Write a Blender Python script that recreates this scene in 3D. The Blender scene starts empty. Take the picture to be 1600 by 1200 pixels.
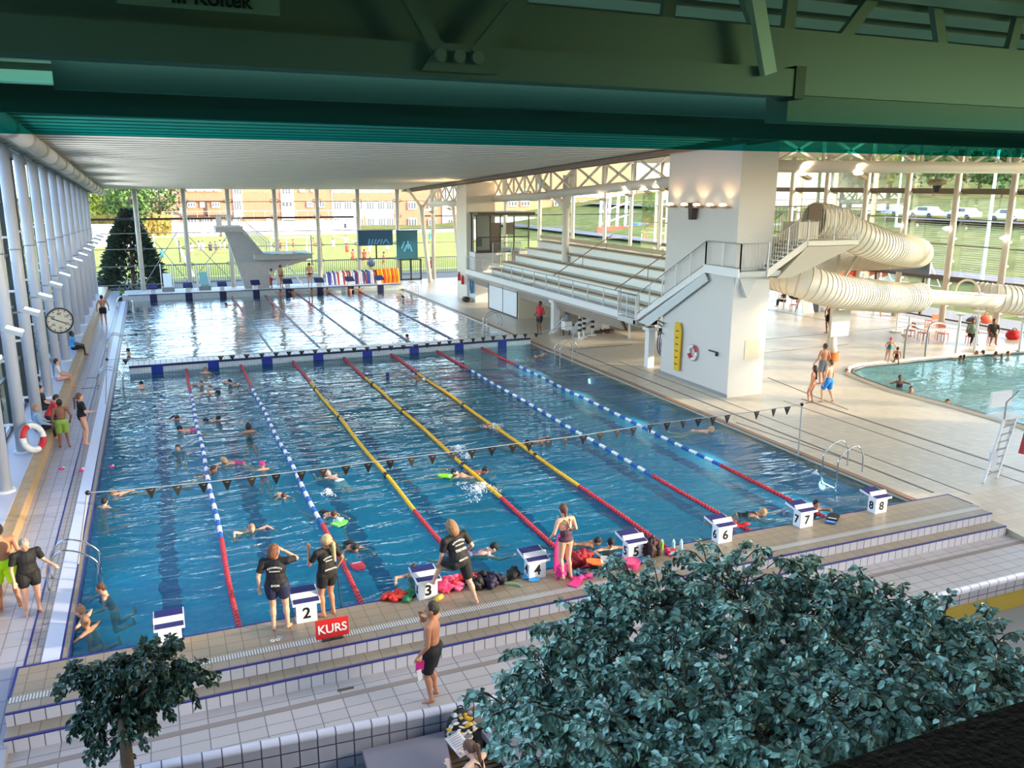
import bpy, math, random
import numpy as np
from mathutils import Vector, Matrix, noise as mnoise
random.seed(7)
SC = bpy.context.scene
COL = SC.collection
V = Vector
# ---------------- camera ----------------
CAM = np.array([2.0861, -15.8172, 8.5655]); YAW, PIT, ROL, FOC = .3997, -.2324, .0042, 1314.1
_f = np.array([math.sin(YAW)*math.cos(PIT), math.cos(YAW)*math.cos(PIT), math.sin(PIT)])
_r = np.cross(_f, [0, 0, 1]); _r /= np.linalg.norm(_r); _u = np.cross(_r, _f)
_r, _u = _r*math.cos(ROL)+_u*math.sin(ROL), -_r*math.sin(ROL)+_u*math.cos(ROL)
cd = bpy.data.cameras.new('camera'); cam = bpy.data.objects.new('camera', cd); COL.objects.link(cam)
cd.sensor_fit = 'HORIZONTAL'; cd.sensor_width = 36; cd.lens = 36*FOC/1600; cd.clip_end = 3000; cd.clip_start = .02
cam.matrix_world = Matrix(((_r[0], _u[0], -_f[0], CAM[0]), (_r[1], _u[1], -_f[1], CAM[1]), (_r[2], _u[2], -_f[2], CAM[2]), (0, 0, 0, 1)))
SC.camera = cam

def at(px, py, x=None, y=None, z=None):
    """the point of the place seen at a photograph pixel, on the plane x=, y= or z="""
    D = _r*(px-800)/FOC+_u*(600-py)/FOC+_f
    if x is not None: t = (x-CAM[0])/D[0]
    elif y is not None: t = (y-CAM[1])/D[1]
    else: t = (z-CAM[2])/D[2]
    return V(CAM+D*t)
def dist(px, py, d):
    D = _r*(px-800)/FOC+_u*(600-py)/FOC+_f
    return V(CAM+D*d)

# ---------------- light, sky, exposure ----------------
SC.view_settings.view_transform = 'Standard'; SC.view_settings.look = 'None'
SC.view_settings.exposure = -0.07; SC.view_settings.gamma = 1; SC.view_settings.use_curve_mapping = False
SUN_DIR = V((.85, -.53, 0)).normalized()*math.cos(math.radians(13.5))+V((0, 0, math.sin(math.radians(13.5))))
sd = bpy.data.lights.new('sun', 'SUN'); sd.energy = 8.0; sd.color = (1, .80, .56); sd.angle = math.radians(1.2)
so = bpy.data.objects.new('sun', sd); COL.objects.link(so); so.rotation_euler = (-SUN_DIR).to_track_quat('-Z', 'Y').to_euler()
so.location = (60, -40, 40)
W = bpy.data.worlds.new('world'); SC.world = W; W.use_nodes = True
nt = W.node_tree; nt.nodes.clear()
o_ = nt.nodes.new('ShaderNodeOutputWorld'); b_ = nt.nodes.new('ShaderNodeBackground'); s_ = nt.nodes.new('ShaderNodeTexSky')
s_.sky_type = 'NISHITA'; s_.sun_disc = False; s_.sun_elevation = math.radians(24); s_.sun_rotation = math.atan2(SUN_DIR.x, SUN_DIR.y)
s_.air_density = 1.0; s_.dust_density = 1.5; s_.ozone_density = 1.0
b_.inputs[1].default_value = 1.7
nt.links.new(s_.outputs[0], b_.inputs[0]); nt.links.new(b_.outputs[0], o_.inputs[0])
def area_light(name, loc, target, sx, sy, power, color):
    d = bpy.data.lights.new(name, 'AREA'); d.shape = 'RECTANGLE'; d.size = sx; d.size_y = sy; d.energy = power; d.color = color
    o = bpy.data.objects.new(name, d); COL.objects.link(o); o.location = loc
    o.rotation_euler = (V(target)-V(loc)).to_track_quat('-Z', 'Y').to_euler()
    return o
def spot(name, loc, target, power, color, size=110, parent=None):
    d = bpy.data.lights.new(name, 'SPOT'); d.energy = power; d.color = color; d.spot_size = math.radians(size); d.spot_blend = .6; d.shadow_soft_size = .12
    o = bpy.data.objects.new(name, d); COL.objects.link(o); o.location = loc
    o.rotation_euler = (V(target)-V(loc)).to_track_quat('-Z', 'Y').to_euler(); return o
# fill light rows added over the near hall, behind the tinted glass band
for yy in (-2, 6):
    area_light('hall_fill_light', (11, yy, 10.5), (11, yy, 0), 20, .5, 800, (.84, .92, 1))

# ---------------- materials ----------------
MATS = {}
def srgb(c):
    return tuple(((x/255)/12.92 if x/255 <= .04045 else ((x/255+.055)/1.055)**2.4) for x in c)
def mat(name, col, rough=.5, metal=0., noise=0., nscale=4., bump=0., bscale=20., emit=0., spec=.5):
    if name in MATS: return MATS[name]
    m = bpy.data.materials.new(name); m.use_nodes = True; MATS[name] = m
    n = m.node_tree; p = n.nodes['Principled BSDF']
    c = srgb(col)+(1,)
    p.inputs['Base Color'].default_value = c; p.inputs['Roughness'].default_value = rough; p.inputs['Metallic'].default_value = metal
    p.inputs['Specular IOR Level'].default_value = spec
    m.diffuse_color = c
    if noise or bump:
        tc = n.nodes.new('ShaderNodeTexCoord')
    if noise:
        t = n.nodes.new('ShaderNodeTexNoise'); t.inputs['Scale'].default_value = nscale; t.inputs['Detail'].default_value = 4
        n.links.new(tc.outputs['Object'], t.inputs['Vector'])
        r = n.nodes.new('ShaderNodeValToRGB'); r.color_ramp.elements[0].position = .3; r.color_ramp.elements[1].position = .7
        r.color_ramp.elements[0].color = tuple(max(0, x*(1-noise)) for x in c[:3])+(1,)
        r.color_ramp.elements[1].color = tuple(min(1, x*(1+noise)) for x in c[:3])+(1,)
        n.links.new(t.outputs['Fac'], r.inputs['Fac']); n.links.new(r.outputs['Color'], p.inputs['Base Color'])
    if bump:
        t = n.nodes.new('ShaderNodeTexNoise'); t.inputs['Scale'].default_value = bscale
        n.links.new(tc.outputs['Object'], t.inputs['Vector'])
        b = n.nodes.new('ShaderNodeBump'); b.inputs['Strength'].default_value = bump; b.inputs['Distance'].default_value = .02
        n.links.new(t.outputs['Fac'], b.inputs['Height']); n.links.new(b.outputs['Normal'], p.inputs['Normal'])
    if emit:
        p.inputs['Emission Color'].default_value = c; p.inputs['Emission Strength'].default_value = emit
    return m
def tile(name, col, grout, w, h, axes='xy', rough=.35, g=.012, var=.06, offset=0., ox=0., oy=0.):
    if name in MATS: return MATS[name]
    m = bpy.data.materials.new(name); m.use_nodes = True; MATS[name] = m
    n = m.node_tree; p = n.nodes['Principled BSDF']; p.inputs['Roughness'].default_value = rough
    tc = n.nodes.new('ShaderNodeTexCoord'); sp = n.nodes.new('ShaderNodeSeparateXYZ'); cb = n.nodes.new('ShaderNodeCombineXYZ')
    n.links.new(tc.outputs['Object'], sp.inputs[0])
    for i, a in enumerate(axes):
        ad = n.nodes.new('ShaderNodeMath'); ad.operation = 'ADD'; ad.inputs[1].default_value = 500*(w if i == 0 else h)+(ox, oy)[i]
        n.links.new(sp.outputs['XYZ'.index(a.upper())], ad.inputs[0]); n.links.new(ad.outputs[0], cb.inputs[i])
    b = n.nodes.new('ShaderNodeTexBrick'); b.offset = offset; b.offset_frequency = 2; b.squash = 1
    b.inputs['Scale'].default_value = 1; b.inputs['Mortar Size'].default_value = g; b.inputs['Mortar Smooth'].default_value = .1
    b.inputs['Brick Width'].default_value = w; b.inputs['Row Height'].default_value = h; b.inputs['Bias'].default_value = 0
    c = srgb(col); b.inputs['Color1'].default_value = tuple(x*(1-var) for x in c)+(1,); b.inputs['Color2'].default_value = tuple(min(1, x*(1+var)) for x in c)+(1,)
    b.inputs['Mortar'].default_value = srgb(grout)+(1,)
    n.links.new(cb.outputs[0], b.inputs['Vector']); n.links.new(b.outputs['Color'], p.inputs['Base Color'])
    m.diffuse_color = c+(1,)
    return m
def glass(name, tint=(1, 1, 1), refl=1., rough=0.0):
    """thin pane: tinted see-through plus mirror reflection that grows with the angle"""
    if name in MATS: return MATS[name]
    m = bpy.data.materials.new(name); m.use_nodes = True; MATS[name] = m
    n = m.node_tree; n.nodes.clear(); o = n.nodes.new('ShaderNodeOutputMaterial')
    t = n.nodes.new('ShaderNodeBsdfTransparent'); t.inputs[0].default_value = tint+(1,)
    g = n.nodes.new('ShaderNodeBsdfGlossy'); g.inputs['Roughness'].default_value = rough
    f = n.nodes.new('ShaderNodeFresnel'); f.inputs[0].default_value = 1.45
    mu = n.nodes.new('ShaderNodeMath'); mu.operation = 'MULTIPLY'; mu.inputs[1].default_value = refl
    x = n.nodes.new('ShaderNodeMixShader')
    n.links.new(f.outputs[0], mu.inputs[0]); n.links.new(mu.outputs[0], x.inputs[0]); n.links.new(t.outputs[0], x.inputs[1]); n.links.new(g.outputs[0], x.inputs[2])
    n.links.new(x.outputs[0], o.inputs[0]); return m
def water(name, tint, strength=.5, sx=.5, sy=1.6, refl=1.05, milk=(.02, .42, .60), mf=.15):
    m = bpy.data.materials.new(name); m.use_nodes = True; MATS[name] = m
    n = m.node_tree; n.nodes.clear(); o = n.nodes.new('ShaderNodeOutputMaterial')
    tc = n.nodes.new('ShaderNodeTexCoord'); mp = n.nodes.new('ShaderNodeMapping'); mp.inputs['Scale'].default_value = (sx, sy, 1)
    n.links.new(tc.outputs['Object'], mp.inputs[0])
    t1 = n.nodes.new('ShaderNodeTexNoise'); t1.inputs['Scale'].default_value = 1.1; t1.inputs['Detail'].default_value = 3; t1.inputs['Distortion'].default_value = .9; t1.inputs['Roughness'].default_value = .55
    t2 = n.nodes.new('ShaderNodeTexNoise'); t2.inputs['Scale'].default_value = .22; t2.inputs['Detail'].default_value = 1
    n.links.new(mp.outputs[0], t1.inputs['Vector']); n.links.new(tc.outputs['Object'], t2.inputs['Vector'])
    mr = n.nodes.new('ShaderNodeMapRange'); mr.inputs['From Min'].default_value = .35; mr.inputs['From Max'].default_value = .65; mr.inputs['To Min'].default_value = .45; mr.inputs['To Max'].default_value = 1.25
    n.links.new(t2.outputs['Fac'], mr.inputs['Value'])
    mm = n.nodes.new('ShaderNodeMath'); mm.operation = 'MULTIPLY'; n.links.new(t1.outputs['Fac'], mm.inputs[0]); n.links.new(mr.outputs[0], mm.inputs[1])
    b = n.nodes.new('ShaderNodeBump'); b.inputs['Strength'].default_value = strength; b.inputs['Distance'].default_value = .35
    n.links.new(mm.outputs[0], b.inputs['Height'])
    f = n.nodes.new('ShaderNodeFresnel'); f.inputs[0].default_value = 1.33; n.links.new(b.outputs[0], f.inputs['Normal'])
    mu = n.nodes.new('ShaderNodeMath'); mu.operation = 'MULTIPLY'; mu.inputs[1].default_value = refl; mu.use_clamp = True; n.links.new(f.outputs[0], mu.inputs[0])
    t = n.nodes.new('ShaderNodeBsdfTransparent'); t.inputs[0].default_value = tint+(1,)
    df = n.nodes.new('ShaderNodeBsdfDiffuse'); df.inputs[0].default_value = milk+(1,); xm = n.nodes.new('ShaderNodeMixShader'); xm.inputs[0].default_value = mf; n.links.new(t.outputs[0], xm.inputs[1]); n.links.new(df.outputs[0], xm.inputs[2])
    g = n.nodes.new('ShaderNodeBsdfGlossy'); g.inputs['Roughness'].default_value = .03; n.links.new(b.outputs[0], g.inputs['Normal'])
    x = n.nodes.new('ShaderNodeMixShader'); n.links.new(mu.outputs[0], x.inputs[0]); n.links.new(xm.outputs[0], x.inputs[1]); n.links.new(g.outputs[0], x.inputs[2])
    n.links.new(x.outputs[0], o.inputs[0]); return m
WHITE = mat('white paint', (225, 224, 222), .45); WARMW = mat('cream white paint', (226, 218, 204), .5)
STEEL = mat('brushed steel', (190, 190, 195), .25, .9); GREYM = mat('grey metal', (150, 150, 152), .45, .3)
DARK = mat('dark frame', (38, 36, 36), .5); BLACK = mat('black plastic', (14, 14, 16), .5)
BLUE = mat('pool blue edge', (24, 34, 118), .35); NAVY = mat('navy', (20, 26, 78), .5)
RED = mat('signal red', (196, 30, 34), .45); YEL = mat('rope yellow', (226, 170, 20), .5); PINK = mat('hot pink', (236, 50, 130), .5)
LBLUE = mat('rope blue', (40, 90, 170), .45); ORANGE = mat('orange plastic', (226, 84, 28), .5); GREEN = mat('bright green', (110, 220, 60), .5)
GRASS = mat('grass', (108, 110, 66), .9, spec=0, noise=.25, nscale=.5); CONC = mat('concrete', (176, 176, 172), .7, noise=.06, nscale=1.5)
CHROME = mat('polished tube', (205, 206, 210), .12, 1.0)

# ---------------- mesh collector ----------------
def fr(d, up=(0, 0, 1)):
    d = V(d).normalized(); up = V(up)
    if abs(d.dot(up)) > .985: up = V((0, 1, 0)) if abs(d.y) < .9 else V((1, 0, 0))
    a = d.cross(up).normalized(); return a, a.cross(d).normalized(), d
class MB:
    def __init__(s): s.v = []; s.f = []; s.mi = []
    def add(s, vs, fs, m=0):
        n = len(s.v); s.v += [tuple(v) for v in vs]; s.f += [tuple(i+n for i in f) for f in fs]; s.mi += [m]*len(fs); return s
    def box(s, c, z, rz=0, m=0, R=None):
        x, y, h = z[0]/2, z[1]/2, z[2]/2
        vs = [V((a*x, b*y, d*h)) for d in (-1, 1) for b in (-1, 1) for a in (-1, 1)]
        if R is None: R = Matrix.Rotation(rz, 3, 'Z')
        return s.add([R@v+V(c) for v in vs], [(0, 2, 3, 1), (4, 5, 7, 6), (0, 1, 5, 4), (2, 6, 7, 3), (0, 4, 6, 2), (1, 3, 7, 5)], m)
    def span(s, a, b, m=0):
        a, b = V(a), V(b); return s.box((a+b)/2, [abs(q) for q in (b-a)], m=m)
    def bar(s, a, b, w, h=None, m=0, up=(0, 0, 1)):
        h = h or w; a, b = V(a), V(b); r, u, d = fr(b-a, up)
        vs = [p+r*(i*w/2)+u*(j*h/2) for p in (a, b) for (i, j) in ((-1, -1), (1, -1), (1, 1), (-1, 1))]
        return s.add(vs, [(3, 2, 1, 0), (4, 5, 6, 7), (0, 1, 5, 4), (1, 2, 6, 5), (2, 3, 7, 6), (3, 0, 4, 7)], m)
    def tube(s, pts, r, n=8, m=0, cap=True, closed=False):
        pts = [V(p) for p in pts]; k = len(pts); rr = r if hasattr(r, '__len__') else [r]*k
        vs = []; fs = []; pu = None
        for i, p in enumerate(pts):
            d = (pts[(i+1) % k]-pts[i-1]) if closed else (pts[min(i+1, k-1)]-pts[max(i-1, 0)])
            if pu is None: a, b, d = fr(d)
            else:
                d = d.normalized(); a = d.cross(pu); a = a.normalized() if a.length > 1e-6 else fr(d)[0]; b = a.cross(d).normalized()
            pu = b
            vs += [p+(a*math.cos(t*2*math.pi/n)+b*math.sin(t*2*math.pi/n))*rr[i] for t in range(n)]
        for i in range(k if closed else k-1):
            j = (i+1) % k
            fs += [(i*n+t, i*n+(t+1) % n, j*n+(t+1) % n, j*n+t) for t in range(n)]
        if cap and not closed: fs += [tuple(range(n))[::-1], tuple((k-1)*n+t for t in range(n))]
        return s.add(vs, fs, m)
    def cyl(s, a, b, r, n=16, m=0, r2=None): return s.tube([a, b], [r, r if r2 is None else r2], n, m)
    def ell(s, c, r, n=10, k=7, m=0, R=None):
        c = V(c); r = (r, r, r) if not hasattr(r, '__len__') else r; vs = []; fs = []
        for i in range(k+1):
            ph = math.pi*i/k
            for t in range(n):
                th = 2*math.pi*t/n; v = V((r[0]*math.sin(ph)*math.cos(th), r[1]*math.sin(ph)*math.sin(th), r[2]*math.cos(ph)))
                vs.append((R@v if R is not None else v)+c)
        for i in range(k): fs += [(i*n+t, (i+1)*n+t, (i+1)*n+(t+1) % n, i*n+(t+1) % n) for t in range(n)]
        return s.add(vs, fs, m)
    def cap(s, a, b, r1, r2, n=10, m=0):     # round-ended tapered limb
        a, b = V(a), V(b); x, y, d = fr(b-a); L = (b-a).length; vs = []; fs = []; prof = []
        for i in range(5): t = -math.pi/2+i*math.pi/8; prof.append((r1*math.cos(t), r1*math.sin(t)))
        for i in range(5): t = i*math.pi/8; prof.append((r2*math.cos(t), L+r2*math.sin(t)))
        for (q, w) in prof: vs += [a+d*w+(x*math.cos(2*math.pi*t/n)+y*math.sin(2*math.pi*t/n))*max(q, 1e-4) for t in range(n)]
        k = len(prof)
        for i in range(k-1): fs += [(i*n+t, i*n+(t+1) % n, (i+1)*n+(t+1) % n, (i+1)*n+t) for t in range(n)]
        return s.add(vs, fs, m)
    def prism(s, poly, vec, m=0):
        poly = [V(p) for p in poly]; k = len(poly); vec = V(vec); nrm = V((0, 0, 0))
        for i in range(k): nrm += poly[i].cross(poly[(i+1) % k])
        if nrm.dot(vec) < 0: poly = poly[::-1]
        vs = poly+[p+vec for p in poly]
        return s.add(vs, [tuple(range(k))[::-1], tuple(range(k, 2*k))]+[(i, (i+1) % k, k+(i+1) % k, k+i) for i in range(k)], m)
    def quad(s, a, b, c, d, m=0): return s.add([a, b, c, d], [(0, 1, 2, 3)], m)
    def torus(s, c, R, r, ax=(0, 0, 1), n=24, k=8, m=0, a0=0, a1=2*math.pi):
        c = V(c); x, y, d = fr(ax); full = abs(a1-a0-2*math.pi) < 1e-6
        pts = [c+(x*math.cos(a0+(a1-a0)*i/n)+y*math.sin(a0+(a1-a0)*i/n))*R for i in range(n if full else n+1)]
        return s.tube(pts, r, k, m, closed=full)
    def build(s, name, mats, parent=None, smooth=False, w=False):
        if not hasattr(mats, '__len__'): mats = [mats]
        vs = s.v
        if parent is not None and w:
            mi = parent.matrix_basis.inverted(); g = parent.parent
            while g is not None: mi = mi@g.matrix_basis.inverted(); g = g.parent
            vs = [tuple(mi@V(v)) for v in vs]
        me = bpy.data.meshes.new(name); me.from_pydata(vs, [], s.f)
        for q in mats: me.materials.append(q)
        if len(mats) > 1: me.polygons.foreach_set('material_index', s.mi)
        if smooth: me.polygons.foreach_set('use_smooth', [True]*len(s.f))
        me.update(); o = bpy.data.objects.new(name, me); COL.objects.link(o)
        if parent is not None: o.parent = parent
        return o
def tag(o, label, cat, group=None, kind=None):
    o['label'] = label; o['category'] = cat
    if group: o['group'] = group
    if kind: o['kind'] = kind
    return o
def struct(o): o['kind'] = 'structure'; return o
def thing(name, label, cat, loc=(0, 0, 0), rz=0, group=None):
    o = bpy.data.objects.new(name, None); COL.objects.link(o); o.location = loc; o.rotation_euler = (0, 0, rz)
    o.empty_display_size = .1
    return tag(o, label, cat, group)
def dup(root, loc=None, rz=None, label=None, scale=None):
    def cp(o, par):
        c = o.copy(); COL.objects.link(c)
        if par is not None: c.parent = par
        for ch in KIDS.get(o.name, []): cp(ch, c)
        return c
    KIDS = {}
    for o in COL.objects:
        if o.parent is not None: KIDS.setdefault(o.parent.name, []).append(o)
    r = cp(root, None)
    if loc is not None: r.location = loc
    if rz is not None: r.rotation_euler = (0, 0, rz)
    if label: r['label'] = label
    if scale: r.scale = (scale,)*3
    return r
def text(name, s, size, m, parent, M, ext=.004, bold=False):
    c = bpy.data.curves.new('lettering', 'FONT'); c.body = s; c.size = size; c.extrude = ext; c.align_x = 'CENTER'; c.align_y = 'CENTER'
    if bold: c.offset = size*.02
    o = bpy.data.objects.new('lettering', c); COL.objects.link(o); dg = bpy.context.evaluated_depsgraph_get()
    me = bpy.data.meshes.new_from_object(o.evaluated_get(dg)); bpy.data.objects.remove(o)
    me.transform(M); me.materials.clear(); me.materials.append(m)
    q = bpy.data.objects.new(name, me); COL.objects.link(q)
    if parent is not None: q.parent = parent
    return q
def remeshed(name, mb, voxel, m, parent, smooth_it=3):
    me = bpy.data.meshes.new(name); me.from_pydata(mb.v, [], mb.f)
    o = bpy.data.objects.new('body', me); COL.objects.link(o)
    r = o.modifiers.new('r', 'REMESH'); r.mode = 'VOXEL'; r.voxel_size = voxel; r.use_smooth_shade = True
    s = o.modifiers.new('s', 'SMOOTH'); s.factor = .5; s.iterations = smooth_it
    dg = bpy.context.evaluated_depsgraph_get(); me2 = bpy.data.meshes.new_from_object(o.evaluated_get(dg))
    bpy.data.objects.remove(o); bpy.data.meshes.remove(me); me2.materials.clear(); me2.materials.append(m); me2.name = name
    q = bpy.data.objects.new(name, me2); COL.objects.link(q); q.parent = parent
    return q
# ================= the setting =================
XL, XR, YF, YN = -2.9, 48.5, 60.0, -3.15      # left glass, right glass, far glass, edge of the near terrace
ZW = -.06; PZ = .14; ZF = -.35                # water, starting platform, near terrace
def ceilz(y): return 10.93-.047*y
M_DECK = tile('white deck tiles', (164, 163, 176), (120, 122, 132), .6, .3, 'yx', ox=.1)
M_DECKR = tile('cream deck tiles', (206, 194, 176), (186, 172, 152), .3, .3, 'xy', g=.008)
M_BROWN = tile('sand coloured tiles', (150, 136, 118), (110, 98, 86), .3, .3, 'xy', g=.008)
M_STEP = tile('white step floor tiles', (174, 168, 168), (96, 92, 100), .45, .3, 'xy', g=.008)
M_RISER = tile('white riser tiles', (196, 194, 200), (84, 84, 96), .225, .6, 'xz', g=.009, oy=.42)
M_WALLT = tile('pool wall tiles', (196, 206, 208), (150, 160, 170), .15, .15, 'xz', g=.006)
# --- pool basin: floor with lane lines
def pool_floor_mat():
    m = bpy.data.materials.new('pool floor tiles'); m.use_nodes = True; n = m.node_tree; p = n.nodes['Principled BSDF']; p.inputs['Roughness'].default_value = .6
    tc = n.nodes.new('ShaderNodeTexCoord'); t = n.nodes.new('ShaderNodeTexNoise'); t.inputs['Scale'].default_value = 7
    n.links.new(tc.outputs['Object'], t.inputs['Vector'])
    r = n.nodes.new('ShaderNodeValToRGB'); r.color_ramp.elements[0].position = .3; r.color_ramp.elements[1].position = .7
    r.color_ramp.elements[0].color = srgb((20, 148, 198))+(1,); r.color_ramp.elements[1].color = srgb((34, 166, 212))+(1,)
    n.links.new(t.outputs['Fac'], r.inputs['Fac']); n.links.new(r.outputs['Color'], p.inputs['Base Color']); m.diffuse_color = (.02, .3, .6, 1); return m
M_PF = pool_floor_mat(); M_PLINE = mat('pool lane line tiles', (8, 48, 138), .5)
DEP = -1.25
mb = MB(); mb.span((0, -.05, DEP-.2), (21, 61, DEP)); struct(mb.build('floor', M_PF))
def wavy_strip(mb, x, w, y0, y1, amp, z, step=.16):   # lane line with the water's refraction wobble shaped into its edges
    vs = []; fs = []; n = int((y1-y0)/step)
    a = b = 0
    for i in range(n+1):
        y = y0+(y1-y0)*i/n; k = min(1, (i+3)/60)*amp
        a = random.uniform(-k, k); b = random.uniform(-k, k)
        vs += [(x-w/2+a, y, z), (x+w/2+b, y+random.uniform(-.05, .05), z)]
        if i: fs.append((2*i-2, 2*i-1, 2*i+1, 2*i))
    mb.add(vs, fs)
mb = MB()
for k in range(8):
    wavy_strip(mb, 1.75+2.5*k, .46, 1.0, 25.6, .13, DEP+.012); wavy_strip(mb, 1.75+2.5*k, .4, 28, 52, .05, DEP+.012)
    mb.box((1.75+2.5*k, 1.0, DEP+.01), (1.3, .3, .01))
struct(mb.build('floor', M_PLINE))
M_PW = mat('pool blue wall', (40, 130, 190), .4)
for a, b, nm in (((-.3, 0, DEP), (0, YF-5.9, ZW-.01), 'left'), ((21, 0, DEP), (21.3, YF-5.9, ZW-.01), 'right'), ((-.3, -.3, DEP), (21.3, 0, ZW), 'near'), ((-.3, 53.05, DEP), (21.3, 53.3, ZW), 'end')): struct(MB().span(a, b).build('wall_pool_'+nm, M_PW))
for i, (x, y) in enumerate([(20.93, 3.5+5.2*k) for k in range(5)]+[(.07, 6+7*k) for k in range(3)]):  # added to brighten the water, apart from the lamps with a bright lens
    side = 1 if x > 10 else -1; od_ = ['nearest', 'second', 'third', 'fourth', 'farthest'][(i if i < 5 else (i-5)*2)]
    t = thing('underwater_fill_lamp', 'round underwater lamp of a mostly added set in the %s pool wall, %s from the near end' % ('right' if side > 0 else 'left', od_), 'lamp', (x, y, -.62)); MB().cyl((0, 0, 0), (-.05*side, 0, 0), .14, 20).build('lens', mat('underwater lens', (220, 245, 240), .3, emit=1.5) if (side > 0 and i in (0, 3)) else mat('added dim lens', (90, 150, 160), .3), t); MB().torus((-.03*side, 0, 0), .16, .02, ax=(1, 0, 0), n=20, k=6).build('bezel', STEEL, t)
    l_ = area_light('underwater_fill_light', (x-.12*side, y, -.62), (x-9*side, y, -1.0), 1.2, .5, 22 if side > 0 else 5, (.62, 1, .93) if side > 0 else (.6, .9, 1))
# --- water
wm = water('pool water', (.72, .94, .985), .34)
mb = MB(); mb.quad((0, 0, ZW), (21, 0, ZW), (21, 26.9, ZW), (0, 26.9, ZW)); w_ = mb.build('pool_water', wm); tag(w_, 'rippling turquoise water of the near eight lane pool', 'water', kind='stuff')
wm3 = water('far pool water', (.66, .93, .97), .22, .45, 1.5, 2.1, mf=.2)
mb = MB(); mb.quad((0, 26.9, ZW), (21, 26.9, ZW), (21, 53.05, ZW), (0, 53.05, ZW)); w_ = mb.build('pool_water', wm3); tag(w_, 'glittering water of the far pool beyond the bulkhead', 'water', kind='stuff')
# --- left deck: bench ledge, tiles, gutter bands
YD = -.05
def slope(mb, x0, x1, y0, y1, z0, z1, m=0): mb.prism([(x0, y0, z0), (x0, y1, z1), (x0, y1, -1.5), (x0, y0, -1.5)], (x1-x0, 0, 0), m)
mb = MB(); mb.span((-1.62, YD, -.3), (-.76, YF, 0)); slope(mb, -1.62, -.76, -3.2, YD, ZF, 0); mb.span((-1.62, -3.3, -1.5), (-.8, -2.7, ZF)); mb.span((-1.62, -16, -1.5), (-.76, -3.2, ZF)); struct(mb.build('floor', M_DECK))
mb = MB(); mb.span((-.76, YD+.05, -.2), (-.72, YF-6.9, .004)); mb.span((-.17, .0, -.2), (-.13, YF-6.9, .006)); mb.span((-.03, .0, -.2), (.0, YF-6.9, .01)); struct(mb.build('trim_1', BLUE))
mb = MB(); mb.span((-.72, YD, -.2), (-.47, YF-6.9, 0)); struct(mb.build('floor', tile('grey gutter tiles', (150, 146, 148), (100, 98, 100), .3, .3, 'yx')))
mb = MB(); mb.span((-.47, YD, -.2), (-.17, YF-6.9, .012)); struct(mb.build('trim_2', mat('white gutter band', (205, 212, 232), .35)))
mb = MB(); mb.span((-.13, YD, -.2), (-.03, YF-6.9, .0)); struct(mb.build('floor', M_BROWN))
mb = MB(); mb.span((-1.9, 0, -.2), (-1.62, YF, .38)); slope(mb, -1.9, -1.62, -16, 0, .0, .38); struct(mb.build('baseboard_left', mat('oiled wood ledge', (168, 136, 92), .4, noise=.15, nscale=3)))
mb = MB(); mb.span((XL-.2, -16, -1), (-1.9, YF, .40)); struct(mb.build('trim_3', mat('pale sill top', (176, 178, 192), .4)))
# --- right deck
mb = MB()
mb.span((21.0, .0, -.3), (26.0, YF-6.9, 0)); mb.span((26, 22, -.3), (XR, YF, 0)); mb.span((21.0, 53.1, -.3), (26, YF, 0))
mb.prism([(22.2, YN, -1.5), (22.2, YN, ZF), (22.2, .0, 0), (22.2, .0, -1.5)], (30-22.2, 0, 0))
struct(mb.build('floor', M_DECKR))
# tiled floor around the leisure pool, cut to its rounded outline
P2 = [(31.1, 4.4), (31.0, 12.2), (31.15, 13.0), (31.6, 13.55), (32.4, 13.85), (36.4, 14.55), (44.5, 15.05), (XR, 15.3), (XR, 20), (26, 20), (26, .0), (30, .0), (30, -9), (31.1, -9)]
P2 = [(24.7+(x-31.1)*.0+6.4, y) for (x, y) in P2]
poolpts = [at(1620, 672, z=0), at(1600, 665, z=0), at(1500, 636, z=0), at(1400, 610, z=0), at(1345, 590, z=0), at(1331, 583, z=0), at(1333, 577, z=0), at(1350, 572, z=0), at(1420, 565, z=0), at(1510, 556, z=0), at(1600, 550.5, z=0)]
poolpts = [(p.x, p.y) for p in poolpts]
last = poolpts[-1]; first = poolpts[0]
outer = [(XR, last[1]+.15), (XR, 22), (26, 22), (26, .0), (30, .0), (30, -16), (first[0], -16)]
ring = poolpts+outer
import bmesh
bm = bmesh.new(); vs = [bm.verts.new((x, y, 0)) for x, y in ring]; f = bm.faces.new(vs); f.normal_update()
if f.normal.z < 0: f.normal_flip()
bmesh.ops.triangulate(bm, faces=[f]); me = bpy.data.meshes.new('floor'); bm.to_mesh(me); bm.free(); me.materials.append(M_DECKR)
o = bpy.data.objects.new('floor', me); COL.objects.link(o); struct(o)
mb = MB(); pts = [V((x, y, -.02)) for x, y in poolpts]; mb.tube([p+V((0, 0, 0)) for p in pts], .07, 6)
struct(mb.build('trim_4', mat('dark gutter slot', (70, 66, 66), .5)))
mb = MB(); mb.tube([p+V((-.28 if i < 6 else 0, .0 if i < 6 else .28, .005)) for i, p in enumerate(pts)], .12, 8); struct(mb.build('trim_5', mat('cream coping', (226, 212, 190), .4)))
mb = MB(); mb.span((first[0]-1, -16, -.9), (XR, 17, -.8)); struct(mb.build('floor', mat('leisure pool floor', (120, 190, 200), .5, noise=.1, nscale=.5)))
for k in range(3):
    a = at(1385+60*k, 590+22*k, z=-.75); b = at(1600, 566+24*k, z=-.75)
mb = MB()
for (p, q) in (((1400, 600), (1600, 566)), ((1480, 632), (1600, 604)), ((1390, 586), (1600, 545))):
    mb.bar(at(*p, z=-.78), at(*q, z=-.78), .3, .02)
struct(mb.build('floor', mat('grey floor line', (96, 140, 160), .5)))
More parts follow.
